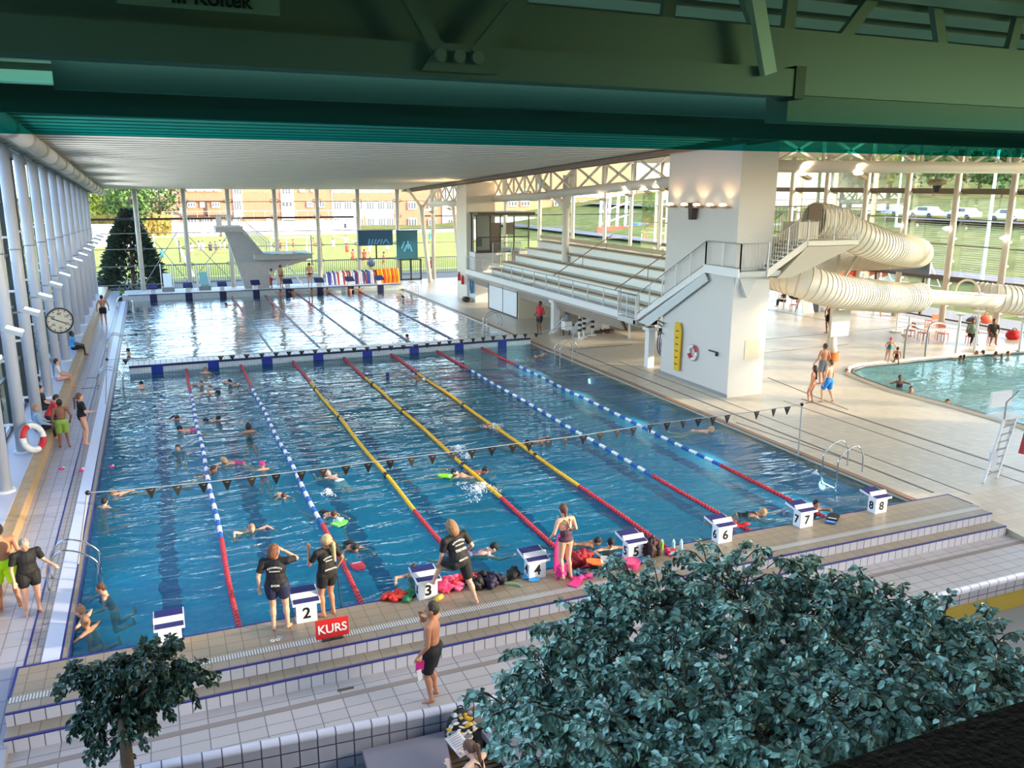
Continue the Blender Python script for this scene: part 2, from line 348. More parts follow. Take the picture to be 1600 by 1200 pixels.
wm2 = water('leisure pool water', (.74, .93, .95), .2, .8, 1.2, .7, milk=(.20, .44, .47), mf=.5)
mb = MB(); mb.quad((first[0]-.2, -16, -.07), (XR, -16, -.07), (XR, last[1]+.12, -.07), (30.6, 14, -.07)); w2 = mb.build('leisure_pool_water', wm2)
# cut the corner so that water stays inside the outline
me = bpy.data.meshes.new('water2'); bm = bmesh.new(); vs = [bm.verts.new((x, y, -.07)) for x, y in poolpts+[(XR, last[1]+.1), (XR, -16), (first[0], -16)]]; f = bm.faces.new(vs); f.normal_update()
if f.normal.z < 0: f.normal_flip()
bmesh.ops.triangulate(bm, faces=[f]); bm.to_mesh(me); bm.free(); me.materials.append(wm2)
w2.data = me; tag(w2, 'pale calm water of the smaller leisure pool with rounded corner', 'water', kind='stuff')
mb = MB(); mb.tube([V((x, y, -.45)) for x, y in poolpts], .0, 4) if False else None
for i in range(len(poolpts)-1):
    a, b = poolpts[i], poolpts[i+1]; mb.quad((a[0], a[1], -.9), (b[0], b[1], -.9), (b[0], b[1], 0), (a[0], a[1], 0))
struct(mb.build('trim_33', mat('pale pool wall', (170, 215, 220), .5)))
# thin drain lines in the right deck
M_SLOT = mat('drain slot', (112, 102, 96), .5)
mb = MB()
mb.span((21.0, .0, 0), (21.06, 53, .006)); mb.span((22.1, .5, 0), (22.2, 23.8, .006)); mb.span((23.0, 0, 0), (23.05, 20, .006)); mb.span((22.2, 23.7, 0), (26, 23.8, .006)); mb.span((26.2, -2, 0), (26.32, 10.6, .006)); mb.span((25.3, -3, 0), (25.35, 10.6, .006))
struct(mb.build('trim_6', M_SLOT))
mb = MB()
for (p, q) in (((1195, 530), (1400, 512)), ((1195, 551), (1325, 538)), ((1200, 484), (1300, 502)), ((1400, 512), (1600, 492)), ((1310, 490), (1600, 528)), ((1200, 470), (1300, 470)), ((1200, 590), (1325, 640)), ((1150, 660), (1330, 720))):
    mb.bar(at(*p, z=.004), at(*q, z=.004), .05, .01)
struct(mb.build('trim_7', M_SLOT))
mb = MB(); mb.span((21.06, 0, 0), (21.25, 53, .02)); struct(mb.build('trim_8', mat('terracotta coping', (158, 120, 96), .5)))
# --- starting platform and terrace steps
mb = MB(); mb.span((-.8, -1.0, -1), (22.1, 0, PZ)); struct(mb.build('floor', M_BROWN))
mb = MB(); mb.span((-.8, -.05, PZ-.14), (22.1, .0, PZ+.006)); mb.span((-.82, -1.0, PZ-.1), (-.77, 0, PZ+.006)); mb.span((22.07, -.8, PZ-.1), (22.12, 0, PZ+.006)); struct(mb.build('trim_9', BLUE))
M_GRATE = tile('white gutter grating', (205, 205, 205), (120, 112, 108), .05, 2, 'xy', g=.012, var=.02)
mb = MB(); mb.span((-.8, -1.18, -1), (22.0, -1.0, PZ+.004)); struct(mb.build('trim_10', M_GRATE))
mb = MB(); mb.span((-.8, -1.48, -1), (22.0, -1.18, PZ)); struct(mb.build('floor', M_BROWN))
S1 = -1.48; S2 = -1.85; R1 = -.10
mb = MB(); mb.span((-.8, S1-.005, R1), (22.0, S1+.02, PZ-.02)); mb.span((-.8, S2-.005, ZF), (22.1, S2+.02, R1-.02)); struct(mb.build('wall_steps', M_RISER))
mb = MB(); mb.span((-.8, S1-.012, PZ-.025), (22.0, S1+.03, PZ+.006)); mb.span((-.8, S2-.012, R1-.025), (22.1, S2+.03, R1+.006)); struct(mb.build('trim_11', mat('slate blue nosing', (44, 50, 120), .4)))
mb = MB(); mb.span((-.8, S2, -1), (22.1, S1, R1)); struct(mb.build('floor', M_BROWN))
EDG = [(-1.7, -2.75), (2.6, -3.06), (7.3, -3.39), (12, -3.55), (30, -3.58)]
mb = MB(); mb.prism([(-.8, S2, ZF)]+[(max(x, -.8), y, ZF) for x, y in EDG]+[(30, S2, ZF)], (0, 0, -1.1)); struct(mb.build('floor', M_STEP))
mb = MB(); mb.span((-1, S2-.55, ZF), (30, S2-.42, ZF+.004)); struct(mb.build('trim_12', mat('greige floor band', (138, 126, 120), .5)))
mb = MB()
for px, py in ((235, 1142), (540, 1077), (350, 1173)):
    c = at(px, py, z=ZF); mb.box((c.x, c.y, ZF+.003), (.3, .06, .008))
struct(mb.build('trim_13', mat('bronze drain grate', (96, 78, 62), .5, .4)))
M_LOW = tile('grey wall tiles', (150, 150, 160), (60, 60, 70), .3, .3, 'xz', g=.012)
mb = MB(); mb.prism([(x, y, ZF-.02) for x, y in EDG]+[(x, y-.1, ZF-.02) for x, y in EDG[::-1]], (0, 0, -1.1)); struct(mb.build('wall_terrace', M_LOW))
mb = MB(); mb.tube([(x, y-.05, ZF-.04) for x, y in EDG], .08, 12); struct(mb.build('trim_14', tile('rounded white rim tiles', (196, 198, 212), (90, 90, 104), .3, 3, 'xy', g=.012), smooth=True))
mb = MB(); mb.span((-1.7, -16, -1.5), (30.2, -2.6, -1.3)); mb.span((-1.7, -16, -1.3), (30.2, -3.6, -1.1)); mb.span((-1.7, -3.6, -1.3), (8, -2.9, -1.1)); struct(mb.build('floor', mat('grey hall floor', (120, 122, 124), .6)))
mb = MB(); mb.span((12, -3.74, -1.12), (30, -3.66, -.72)); struct(mb.build('trim_15', mat('mustard wall base', (150, 130, 40), .5)))
# --- far end wall and deck
mb = MB(); mb.span((0, 53.05, ZW), (21, 53.2, .42)); struct(mb.build('wall_far_pool', M_WALLT))
mb = MB(); mb.span((-.4, 54.2, -.5), (21, YF, 0)); struct(mb.build('floor', mat('far deck', (196, 196, 192), .5)))
mb = MB(); mb.span((-.4, 53.15, -.5), (21.3, 54.2, .42)); struct(mb.build('wall_far_parapet', mat('parapet top', (200, 200, 198), .5)))
mb = MB(); mb.span((0, 53.02, .38), (21, 53.12, .43)); struct(mb.build('trim_16', NAVY))
mb = MB()
for k in range(8): mb.span((1.5+2.5*k, 53.02, DEP), (2.0+2.5*k, 53.045, .40))
struct(mb.build('trim_17', NAVY))
# --- bulkhead across the pool
YB = 26.24
mb = MB(); mb.span((.55, YB, -.3), (20.95, YB+1.3, .28)); bk = mb.build('bulkhead', tile('bulkhead grating', (216, 216, 214), (150, 150, 155), .24, 2, 'xy', g=.02, var=.02)); tag(bk, 'white slatted bulkhead crossing the pool with a navy edge', 'bulkhead')
mb = MB(); mb.span((.55, YB-.03, .2), (20.95, YB+.1, .30)); mb.build('edge_strip', NAVY, bk)
for k in range(8): MB().span((1.5+2.5*k, YB-.05, DEP), (2.0+2.5*k, YB-.01, .30)).build('lane_mark', mat('lane blue', (24, 44, 140), .4), bk)
mb = MB(); mb.span((.55, YB-.02, DEP), (20.95, YB, .2)); mb.build('wall_panel', M_WALLT, bk)
# --- roofs
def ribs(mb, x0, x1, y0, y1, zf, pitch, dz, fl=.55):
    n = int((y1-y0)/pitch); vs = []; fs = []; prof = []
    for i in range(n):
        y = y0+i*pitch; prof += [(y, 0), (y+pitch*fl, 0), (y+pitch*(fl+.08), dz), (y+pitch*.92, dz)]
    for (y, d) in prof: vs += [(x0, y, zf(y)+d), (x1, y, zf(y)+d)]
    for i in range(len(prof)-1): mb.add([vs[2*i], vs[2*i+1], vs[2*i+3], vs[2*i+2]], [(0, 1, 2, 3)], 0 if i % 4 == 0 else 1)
mb = MB(); ribs(mb, XL-.1, 24.2, -9, YF+1, ceilz, .9, .3, .62); struct(mb.build('ceiling', [mat('ribbed ceiling steel', (236, 229, 212), .5), mat('ceiling groove shade', (172, 168, 156), .7)]))  # darker grey paints shadow into the rib recesses
mb = MB(); ribs(mb, 23.9, XR+1.2, -9, YF+1, lambda y: 10.75, .9, .3, .62); struct(mb.build('ceiling', [mat('ribbed side ceiling', (222, 212, 196), .5), mat('side ceiling groove shade', (130, 120, 106), .7)]))  # recess shadow put into the darker groove colour here too
mb = MB(); mb.span((XL-1, -16, 11.6), (XR+3, YF+1.4, 11.8)); struct(mb.build('ceiling_top', CONC))
mb = MB(); mb.prism([(23.9, -9, ceilz(-9)-.02), (23.9, YF, ceilz(YF)-.02), (23.9, YF, 11.6), (23.9, -9, 11.6)], (.3, 0, 0)); struct(mb.build('wall_roof_step', WARMW))
# dark service duct beside the roof edge
mb = MB(); mb.bar((23.3, -9, ceilz(-9)-.16), (23.3, YF, ceilz(YF)-.12), .3, .16); mb.bar((23.75, -9, ceilz(-9)-.1), (23.75, YF, ceilz(YF)-.1), .2, .3); struct(mb.build('trim_18', mat('brown service channel', (122, 104, 88), .6)))
mb = MB(); mb.tube([(-1.3, -9, ceilz(-9)-.34), (-1.3, YF-.5, ceilz(YF)-.3)], .27, 14); struct(mb.build('trim_19', WARMW, smooth=True))
mb = MB()
for i in range(16):
    y = 4+i*3.6; mb.cyl((-1.3, y, ceilz(y)-.34), (-1.3, y+.5, ceilz(y+.5)-.34), .3, 14)
struct(mb.build('trim_20', mat('duct collar', (196, 186, 168), .5), smooth=True))
mb = MB(); mb.prism([(-2.75, -9, ceilz(-9)), (-2.75, YF, ceilz(YF)), (-2.75, YF, ceilz(YF)-.3), (-2.75, -9, ceilz(-9)-.35)], (1.0, 0, 0)); struct(mb.build('trim_21', mat('grey roof edge', (150, 150, 144), .6)))
# --- shell: near wall of the hall under the gallery, unseen sun-blocking right wall, left of gallery
mb = MB(); mb.span((XL, -16.2, -1.5), (XR, -16, 7.2)); struct(mb.build('wall_near', WARMW))
mb = MB(); mb.span((XR-.1, -16, -1), (XR+.2, -6.4, 11.5)); struct(mb.build('wall_right_sunblock', WARMW))  # solid unseen stretch added to keep low sun off the near floor
# ---------------- gallery the camera stands in ----------------
PY = -15.1
mb = MB(); mb.span((-6, PY-.12, 7.2), (16, PY, 7.83)); struct(mb.build('trim_22', mat('black window sill', (16, 15, 14), .5, bump=.3, bscale=90)))
mb = MB(); mb.span((-6, PY-.16, 7.715), (16, PY-.12, 7.74)); struct(mb.build('trim_23', mat('bronze sill strip', (64, 52, 34), .4, .5)))
mb = MB(); mb.quad((-6, PY, 7.83), (16, PY, 7.83), (16, PY, 8.6), (-6, PY, 8.6)); g1 = struct(mb.build('window_1', glass('clear pane', (.97, .98, .97), .25)))
def band_mat():
    m = glass('green tinted pane', (.02, .20, .17), .8); n = m.node_tree
    t = [q for q in n.nodes if q.type == 'BSDF_TRANSPARENT'][0]; tc = n.nodes.new('ShaderNodeTexCoord'); sp = n.nodes.new('ShaderNodeSeparateXYZ'); n.links.new(tc.outputs['Object'], sp.inputs[0])
    mr = n.nodes.new('ShaderNodeMapRange'); mr.inputs['From Min'].default_value = 8.60; mr.inputs['From Max'].default_value = 8.66; n.links.new(sp.outputs[2], mr.inputs['Value'])
    r = n.nodes.new('ShaderNodeValToRGB'); r.color_ramp.elements[0].color = (.003, .28, .27, 1); r.color_ramp.elements[1].color = (.17, .36, .28, 1)
    n.links.new(mr.outputs[0], r.inputs['Fac']); n.links.new(r.outputs['Color'], t.inputs[0]); return m
mb = MB(); mb.quad((-6, PY+.005, 8.6), (16, PY+.005, 8.6), (16, PY+.005, 10.6), (-6, PY+.005, 10.6)); struct(mb.build('window_2', band_mat()))
mb = MB(); mb.span((-6, -22, 7.0), (16, PY-.2, 7.2)); struct(mb.build('floor_gallery', mat('dark gallery floor', (40, 38, 36), .7)))
mb = MB(); mb.span((-6, -22, 11.5), (16, PY-.0, 11.6)); struct(mb.build('ceiling_gallery', mat('gallery ceiling', (70, 72, 70), .7)))
mb = MB(); mb.span((-6, -22.1, 7), (16, -22, 11.6)); mb.span((-6.1, -22, 7), (-6, PY, 11.6)); mb.span((16, -22, 7), (16.1, PY, 11.6)); mb.span((-6, PY-.06, 10.6), (16, PY+.1, 11.6)); struct(mb.build('wall_gallery', mat('gallery wall', (60, 62, 58), .7)))
# two warm downlights in the gallery ceiling, seen mirrored in the tinted pane
for (px, py) in ((175, 6), (183, 73)):
    q = at(px, py, z=11.45); p = V((q.x, -2*15.1-q.y, 11.45))
    if p.y < -21.8: p = V((p.x, -21.5, 11.45))
    t = thing('downlight', 'round warm downlight in the gallery ceiling mirrored in the green pane' if py < 50 else 'second warm gallery downlight mirrored lower in the green pane', 'light', p)
    MB().cyl((0, 0, 0), (0, 0, -.02), .16, 20).build('lamp', mat('warm lamp glow', (255, 170, 100), emit=6), t); MB().torus((0, 0, -.01), .18, .02).build('trim_ring', GREYM, t)
# ---------------- roof girders over the near hall ----------------
GM = mat('grey painted girder', (122, 128, 126), .5); GM2 = mat('dark grey girder', (70, 78, 76), .5)
t = thing('roof_girder', 'deep grey steel girder seen through the green glass band', 'girder', (0, -6, 9.8))
MB().span((-3, 0, 0), (30, .35, .85)).build('web', GM, t); MB().span((-3, -.25, -.05), (10.25, .1, .3)).build('lower_chord', GM, t); MB().span((10.25, -.27, -.08), (10.42, .12, .34)).build('end_plate', DARK, t)
MB().span((10.4, .03, -.35), (40, .5, -.005)).build('lower_beam', GM2, t)
for i, x in enumerate((5.2, 5.42, 5.64)): MB().cyl((x, -.3, .16), (x, -.4, .16), .07, 14).build('bolt', GREYM, t)
MB().prism([(5.0, -.28, 0), (5.9, -.28, 0), (5.7, -.28, .3), (5.2, -.28, .3)], (0, -.05, 0)).build('gusset_plate', GM, t)
MB().bar((5.2, -.3, .2), (4.6, -.3, 1.2), .16, .08, up=(0, 1, 0)).build('strut', GM, t); MB().bar((5.64, -.3, .2), (6.5, -.3, 1.2), .16, .08, up=(0, 1, 0)).build('strut', GM, t)
MB().bar((9.75, -.32, .2), (9.4, -.32, 1.3), .2, .1, up=(0, 1, 0)).build('strut', WHITE, t)
for (x0, x1) in ((10.1, 9.5), (10.6, 10.65), (11.6, 12.5), (13.6, 13.2), (15.1, 15.3), (16.6, 17.6), (8.6, 8.7)):
    MB().bar((x0, .4, .85), (x1, .4, 1.9), .18, .1, up=(0, 1, 0)).build('strut', GM, t)
t = thing('roof_beam', 'dark roof beam crossing behind the grey girder', 'girder', (0, -2, 9.9))
MB().span((1.0, 0, -.05), (34, .3, .35)).build('web', GM2, t)
t = thing('roof_beam', 'lowest dark beam just above the green pane edge', 'girder', (0, 3, 9.5))
MB().bar((-2, 0, .6), (34, 0, .45), .3, .5).build('web', GM2, t)
t = thing('hanging_banner', 'pale banner lettered Koltek in the roof space behind green glass', 'banner', at(313, -6, y=-6.5))
MB().box((0, 0, .15), (1.5, .02, .55)).build('panel', mat('banner grey', (150, 158, 153), .6), t)
text('lettering', 'III Koltek', .2, DARK, t, Matrix.Translation((.1, -.02, -.02))@Matrix.Rotation(math.pi/2, 4, 'X'), bold=True)
for i, (x0, x1, y, px0, px1) in enumerate(((-2.5, .9, 1.0, 0, 0), (1.6, 5.0, 1.0, 0, 0), (7.6, 9.6, 1.0, 0, 0), (11.6, 13.0, 1, 0, 0), (14.2, 15.8, 1, 0, 0))):
    t = thing('strip_light', 'long pale strip light above the green pane, number %s along from the glass wall' % ('first', 'second', 'third', 'fourth', 'fifth')[i], 'light', ((x0+x1)/2, y, 10.3))
    t['label'] = 'pale ceiling strip light above the green pane, %s from the glass wall' % ('nearest', 'second', 'third', 'fourth', 'farthest')[i]
    MB().box((0, 0, 0), (x1-x0, .3, .16)).build('diffuser', mat('strip diffuser', (220, 235, 225), .5, emit=1.0), t); MB().box((0, 0, .12), (x1-x0+.1, .2, .1)).build('housing', GREYM, t)

mb = MB()
for i in range(66): y = -8+1.02*i; mb.bar((-1.8, y, ceilz(y)-.36), (-2.1, y+.5, ceilz(y)-.36), .05); mb.bar((-2.1, y+.5, ceilz(y)-.36), (-1.8, y+1.0, ceilz(y)-.36), .05)
mb.bar((-1.75, -9, ceilz(-9)-.36), (-1.75, YF, ceilz(YF)-.36), .07); mb.bar((-2.15, -9, ceilz(-9)-.36), (-2.15, YF, ceilz(YF)-.36), .07)
struct(mb.build('trim_34', mat('lattice strip', (206, 200, 186), .5)))
# ================= facades =================
PANE = glass('facade pane', (.93, .96, .95), .6)
PANEL = glass('left facade pane', (.80, .86, .92), 1.0)
MULL = mat('dark mullion', (52, 56, 62), .45, .3)
# left glass wall, its unseen near stretch added to let in more light
mb = MB(); mb.quad((XL, -16, .4), (XL, YF, .4), (XL, YF, 11.4), (XL, -16, 11.4)); struct(mb.build('window_3', PANEL))
mb = MB()
y = -15.55
while y < YF:
    mb.span((XL-.06, y-.05, .4), (XL+.08, y+.05, 10.6)); y += 1.875
for z in (.45, 2.2, 4.1, 6.0, 7.9, 9.5): mb.span((XL-.04, -16, z-.04), (XL+.05, YF, z+.04))
struct(mb.build('window_3_frame', MULL))
t0 = None
NCOL = 14
ordn = ['nearest', 'second', 'third', 'fourth', 'fifth', 'sixth', 'seventh', 'eighth', 'ninth', 'tenth', 'eleventh', 'twelfth', 'thirteenth', 'fourteenth']
for i in range(NCOL):
    y = 5.65+3.75*i; lab = 'white round column along the left glass wall, %s from the camera' % ordn[i]
    if y > YF-.5: break
    t = thing('column', lab, 'column', (-2.2, y, .4), 0, 'columns of the left glass wall')
    H = ceilz(y)-.4-.05
    MB().cyl((0, 0, 0), (0, 0, H), .18, 20).build('shaft', mat('column white', (196, 198, 206), .4), t, True)
    MB().cyl((0, 0, 0), (0, 0, .06), .26, 20).build('base_plate', WHITE, t)
    m_ = MB()
    for z in (.9, 2.9, 4.6, 6.4):
        if z < H-.5: m_.bar((-.1, .0, z), (-.62, 0, z), .07)
    m_.build('bracket', WHITE, t)
    MB().torus((0, 0, H*.62), .19, .018, n=20).build('clamp', GREYM, t)
# uplighters clamped on the columns
for i in range(NCOL):
    y = 5.65+3.75*i
    if y > YF-2: continue
    z = 4.75
    t = thing('floodlight', 'grey column floodlight aimed at the ceiling, %s along the left glass wall' % ordn[i], 'floodlight', (-1.74, y+.1, z), 0, 'floodlights on the left columns')
    MB().box((.22, 0, 0), (.5, .38, .12), R=Matrix.Rotation(.35, 3, 'Y')).build('housing', mat('lamp housing', (176, 182, 190), .4), t); MB().bar((-.26, 0, 0), (.1, 0, 0), .05).build('bracket', GREYM, t)
    MB().box((.26, 0, .075), (.4, .28, .02), R=Matrix.Rotation(.35, 3, 'Y')).build('lens', mat('lamp lens', (235, 245, 255), .3, emit=3), t)
    if i % 2 == 0: spot('floodlight_beam', (-1.55, y+.1, z+.25), (7, y+.1, ceilz(y)), 1500, (.90, .95, 1), 120)
# far glass wall
mb = MB(); mb.quad((XL, YF, 0), (XR, YF, 0), (XR, YF, 11), (XL, YF, 11)); struct(mb.build('window_4', PANE))
mb = MB()
for z in (.45, 1.95, 3.34, 4.6, 7.1): mb.span((XL, YF-.04, z-.03), (XR, YF+.04, z+.03), m=0)
struct(mb.build('window_4_frame', mat('thin grey transom', (120, 124, 122), .45)))
mb = MB(); mb.span((XL, YF-.06, 5.66), (18.7, YF+.06, 5.82)); mb.span((25, YF-.06, 5.7), (XR, YF+.06, 5.8)); struct(mb.build('trim_24', MULL))
fx = [1.02, 4.66, 8.1, 11.9, 15.5, 19.05, 22.65, 26.0, 29.6, 33.2, 36.8, 40.4, 44.0, 47.0]
for i, x in enumerate(fx):
    t = thing('column', 'cream column of the far glass wall, %s from the left corner' % ordn[i], 'column', (x, YF-.35, .0), 0, 'columns of the far glass wall')
    h = 8.12 if x < 24 else 10.7
    MB().cyl((0, 0, 0), (0, 0, h), .185, 16).build('shaft', mat('warm column', (206, 196, 180), .45), t, True)
    m_ = MB()
    for z in (1.95, 3.34, 5.74, 7.1): m_.torus((-.25, .1, z+.05), .13, .03, ax=(0, 1, 0), n=12, k=5); m_.torus((.25, .1, z+.05), .13, .03, ax=(0, 1, 0), n=12, k=5)
    if i < 7: m_.build('clamp', mat('clamp grey', (110, 108, 102), .4), t)
mb = MB()
for (a, b) in (((4.66, 8.1),)*1): mb.tube([(a, YF-.1, .4), (b, YF-.1, 4.5)], .03, 6); mb.tube([(b, YF-.1, .4), (a, YF-.1, 4.5)], .03, 6)
mb.tube([(1.1, YF-.1, .4), (4.6, YF-.1, 5.6)], .03, 6); mb.tube([(4.6, YF-.1, .4), (1.1, YF-.1, 5.6)], .03, 6); mb.tube([(1.1, YF-.1, 5.8), (4.6, YF-.1, 8)], .03, 6); mb.tube([(4.6, YF-.1, 5.8), (1.1, YF-.1, 8)], .03, 6)
struct(mb.build('trim_25', GREYM))
# right glass wall
mb = MB(); mb.quad((XR, -6.4, 0), (XR, YF, 0), (XR, YF, 10.8), (XR, -6.4, 10.8)); struct(mb.build('window_5', PANE))
rz = [0.6+3.7*i for i in range(16)]
for i, y in enumerate([-3.4, .3, 4.0, 7.7, 11.4, 15.1, 18.85, 22.6, 26.35, 29.9, 33.7, 37.4, 41.1, 44.8, 48.5, 52.2, 55.9]):
    lab = 'cream column of the right glass wall, number %d from the near end' % (i+1)
    lab = 'tall cream column of the right glass wall, %s from the near end' % (ordn+['fifteenth', 'sixteenth', 'seventeenth'])[i]
    t = thing('column', lab, 'column', (XR-.4, y, 0), 0, 'columns of the right glass wall')
    MB().cyl((0, 0, 0), (0, 0, 10.75), .19, 16).build('shaft', mat('warm column', (206, 196, 180), .45), t, True)
    m_ = MB()
    for z in (1.2, 2.6, 4.0, 5.4, 6.8, 8.2): m_.bar((0, 0, z), (.4, 0, z), .12)
    m_.build('bracket', WHITE, t)
mb = MB()
for z, h in ((.3, .1), (2.9, .28), (5.0, .06), (6.6, .06), (8.3, .34)): mb.span((XR-.06, -6.4, z-h/2), (XR+.08, YF, z+h/2))
for i in range(17): yy = -3.1+3.72*i; mb.span((XR-.06, yy-.12, 0), (XR+.1, yy+.12, 10.8))
struct(mb.build('window_5_frame', mat('bronze brown frame', (92, 80, 66), .5, .2)))
SL = mat('louvre slat', (196, 186, 160), .5)
bays = [15.1, 18.85, 22.6, 26.35]
for i, y in enumerate(bays):
    mb = MB(); z = 3.1
    while z < 8.15: mb.span((XR+.15, y+.3, z), (XR+.26, y+3.45, z+.012)); z += .135
    o = mb.build('venetian_blind', SL); tag(o, 'open slatted blind outside the right glass wall, %s from the photo edge' % ordn[i].replace('nearest', 'first'), 'blind', 'blinds of the right glass wall')
# low yellow green roller panels and dark panels at the foot of the right glass
mb = MB()
for y in (24.6, 26.6, 28.6, 30.6, 32.6, 34.6): mb.span((XR-.1, y-.1, .3), (XR, y+.1, 2.8))
struct(mb.build('window_5_posts', mat('brown post', (84, 68, 54), .5)))
t = thing('wall_screen', 'blue grey projection panel below the upper slide bend', 'screen', (XR-.6, 23.8, 3.0)); MB().span((0, 0, 0), (.08, 4.5, 1.45)).build('panel', mat('screen grey', (100, 108, 122), .4), t); MB().span((-.02, .2, .35), (0, 2.4, 1.3)).build('picture', mat('screen teal', (42, 100, 126), .4), t)
for i, (px, py) in enumerate(((1405, 352), (1480, 357), (1570, 372))):
    p = at(px, py, x=47.8); t = thing('column_lamp', 'small white lamp on a right hand column, %s from the photo edge' % ('third', 'second', 'first')[i], 'lamp', p); MB().ell((0, 0, 0), (.2, .3, .12)).build('lens', mat('column lamp lens', (255, 246, 230), .3, emit=6), t); MB().bar((0, 0, -.05), (.35, .1, -.1), .06).build('arm', GREYM, t)
# --- hall trusses
def truss(name, lab, a, b, ztop, zbot, n, side='x'):
    t = thing(name, lab, 'truss', a); a = V(a); b = V(b); L = b-a
    def p(f, z): q = L*f; return (q.x, q.y, z(f)-a.z)
    MB().bar(p(0, ztop), p(1, ztop), .26, .26).build('top_chord', WARMW, t)
    MB().tube([p(0, zbot), p(1, zbot)], .26, 14).build('bottom_chord', WARMW, t, True)
    for i in range(n):
        f0, f1 = i/n, (i+1)/n
        MB().bar(p(f0, ztop), p(f1, zbot), .11).build('diagonal', WARMW, t); MB().bar(p(f0, zbot), p(f1, ztop), .11).build('diagonal', WARMW, t); MB().bar(p(f0, zbot), p(f0, ztop), .12).build('post', WARMW, t)
    return t
zt = lambda y: ceilz(y)+.28
def zl(y0, y1, z0, z1): return lambda f: z0+(z1-z0)*f
truss('roof_truss', 'cream lattice truss between the Y column and the stair tower', (26, 34.5, 8), (26, 17.2, 8), zl(0, 0, 9.5, 10.35), zl(0, 0, 8.0, 8.95), 5)
truss('roof_truss', 'cream lattice truss over the glass booth beside the Y column', (26, 44.5, 8), (26, 34.8, 8), zl(0, 0, 9.1, 9.5), zl(0, 0, 7.55, 7.9), 5)
truss('roof_truss', 'small cream lattice truss left of the far white pier', (25.0, 57.0, 8), (25.0, 46.8, 8), zl(0, 0, 8.3, 8.9), zl(0, 0, 6.9, 7.2), 5)
truss('roof_truss', 'cream truss with thick tube running from the tower to the right wall', (25.4, 12.6, 9), (42, 12.6, 9), zl(0, 0, 10.7, 10.7), zl(0, 0, 9.35, 9.45), 6)
# small flood lights below trusses
def pend(loc, lab, power, tgt, warm=(1, .84, .62), d=(1, 0)):
    t = thing('truss_lamp', lab, 'lamp', loc, 0, 'lamps below the trusses')
    MB().bar((0, 0, .35), (0, 0, 0), .03).build('rod', GREYM, t); MB().box((0, 0, -.02), (.5, .3, .12), R=Matrix.Rotation(.4, 3, 'Y')).build('housing', mat('cream lamp body', (200, 180, 150), .4), t)
    MB().ell((-.2, -.05, .08), (.24, .15, .08), m=0).build('lens', mat('warm lens', (255, 232, 190), .3, emit=8), t)
    if power: spot('truss_lamp_beam', V(loc)+V((-.2, -.1, .25)), tgt, power, warm, 130)
for i, (px, py, y) in enumerate(((940, 310, 26), (980, 303, 23), (1010, 298, 21), (1030, 294, 19.5))):
    p = at(px, py, x=26); pend(p, 'warm lamp under the lattice truss left of the tower, %s from the Y column' % ordn[i].replace('nearest', 'first'), 220 if i % 2 else 0, (26, p.y, 11))
for i, (px, py) in enumerate(((1258, 275), (1345, 274))):
    p = at(px, py, y=12.4); pend(p, 'warm lamp under the thick tube truss, %s from the tower' % ('nearer', 'farther')[i], 260, (p.x, 12.4, 11))
for i, (px, py) in enumerate(((812, 302), (825, 298), (700, 325), (672, 330))):
    p = at(px, py, y=44); pend(p, 'small warm lamp near the far pier, %s from the right' % ordn[i].replace('nearest', 'first'), 420 if i in (0, 2) else 0, (21, p.y, 9.5), (1, .62, .3))
p = at(1465, 285, y=14); t = thing('loudspeaker_cluster', 'dark hanging loudspeaker cluster below the thick tube at far right', 'loudspeaker', p)
MB().cyl((0, 0, .7), (0, 0, 0), .03, 6).build('rod', GREYM, t); MB().ell((0, 0, 0), (.55, .4, .16)).build('plate', mat('fibre disc', (150, 136, 110), .7), t); MB().cyl((0, 0, -.1), (0, 0, -.45), .22, 12, r2=.14).build('horn', DARK, t)
# ================= stair tower and its wall =================
t = struct(MB().span((23.5, 11.94, 0), (25.28, 17.0, 10.75)).build('wall_tower', mat('tower plaster', (206, 202, 196), .6)))
mb = MB(); mb.span((24.25, 11.92, 1.55), (24.95, 11.94, 2.35)); struct(mb.build('trim_26', mat('beige service hatch', (214, 198, 170), .5)))
struct(MB().span((23.46, 11.9, 0), (23.5, 17.0, .12)).build('baseboard_tower', GREYM))
struct(MB().span((23.7, 44.2, 0), (26, 46.4, 8.75)).build('wall_far_pier', WARMW))
struct(MB().prism([(23.9, 42.9, 0), (23.9, 46.4, 0), (23.9, 46.4, 3.7), (23.9, 42.9, 3.7)], (2.0, 0, 0)).build('wall_far_base', mat('base plaster', (222, 220, 218), .6)))
struct(MB().span((23.7, 34.4, 0), (24.0, 39.6, 1.95)).build('wall_store', mat('store panel', (220, 222, 224), .5)))
struct(MB().span((23.7, 34.35, 0), (28.4, 34.6, 2.3)).build('wall_store_side', mat('cream plaster', (232, 216, 188), .6)))
struct(MB().span((23.66, 34.4, 0), (23.7, 39.6, .1)).build('baseboard_store', DARK))
struct(MB().span((23.68, 37.0, 0), (23.72, 37.05, 1.9)).build('trim_27', DARK)); struct(MB().span((23.68, 39.6, 0), (23.8, 39.75, 1.95)).build('trim_28', mat('olive post', (96, 92, 74), .6)))
struct(MB().span((29.5, 27, 0), (29.7, 34.4, 2.6)).build('wall_back', mat('back wall', (222, 208, 184), .6)))
for i, (y0, y1) in enumerate(((27.2, 30.6), (23.6, 26.6))):
    t = thing('blue_mat_stack', 'navy crash mats leaning under the bleachers, %s to the tower' % ('farther', 'nearer')[i], 'mat', (29.2, y0, .1)); MB().span((0, 0, .55), (.25, y1-y0, 1.6)).build('mat_face', mat('mat navy', (38, 54, 112), .5), t); MB().span((-.02, 0, 1.05), (0, y1-y0, 1.1)).build('seam', NAVY, t)
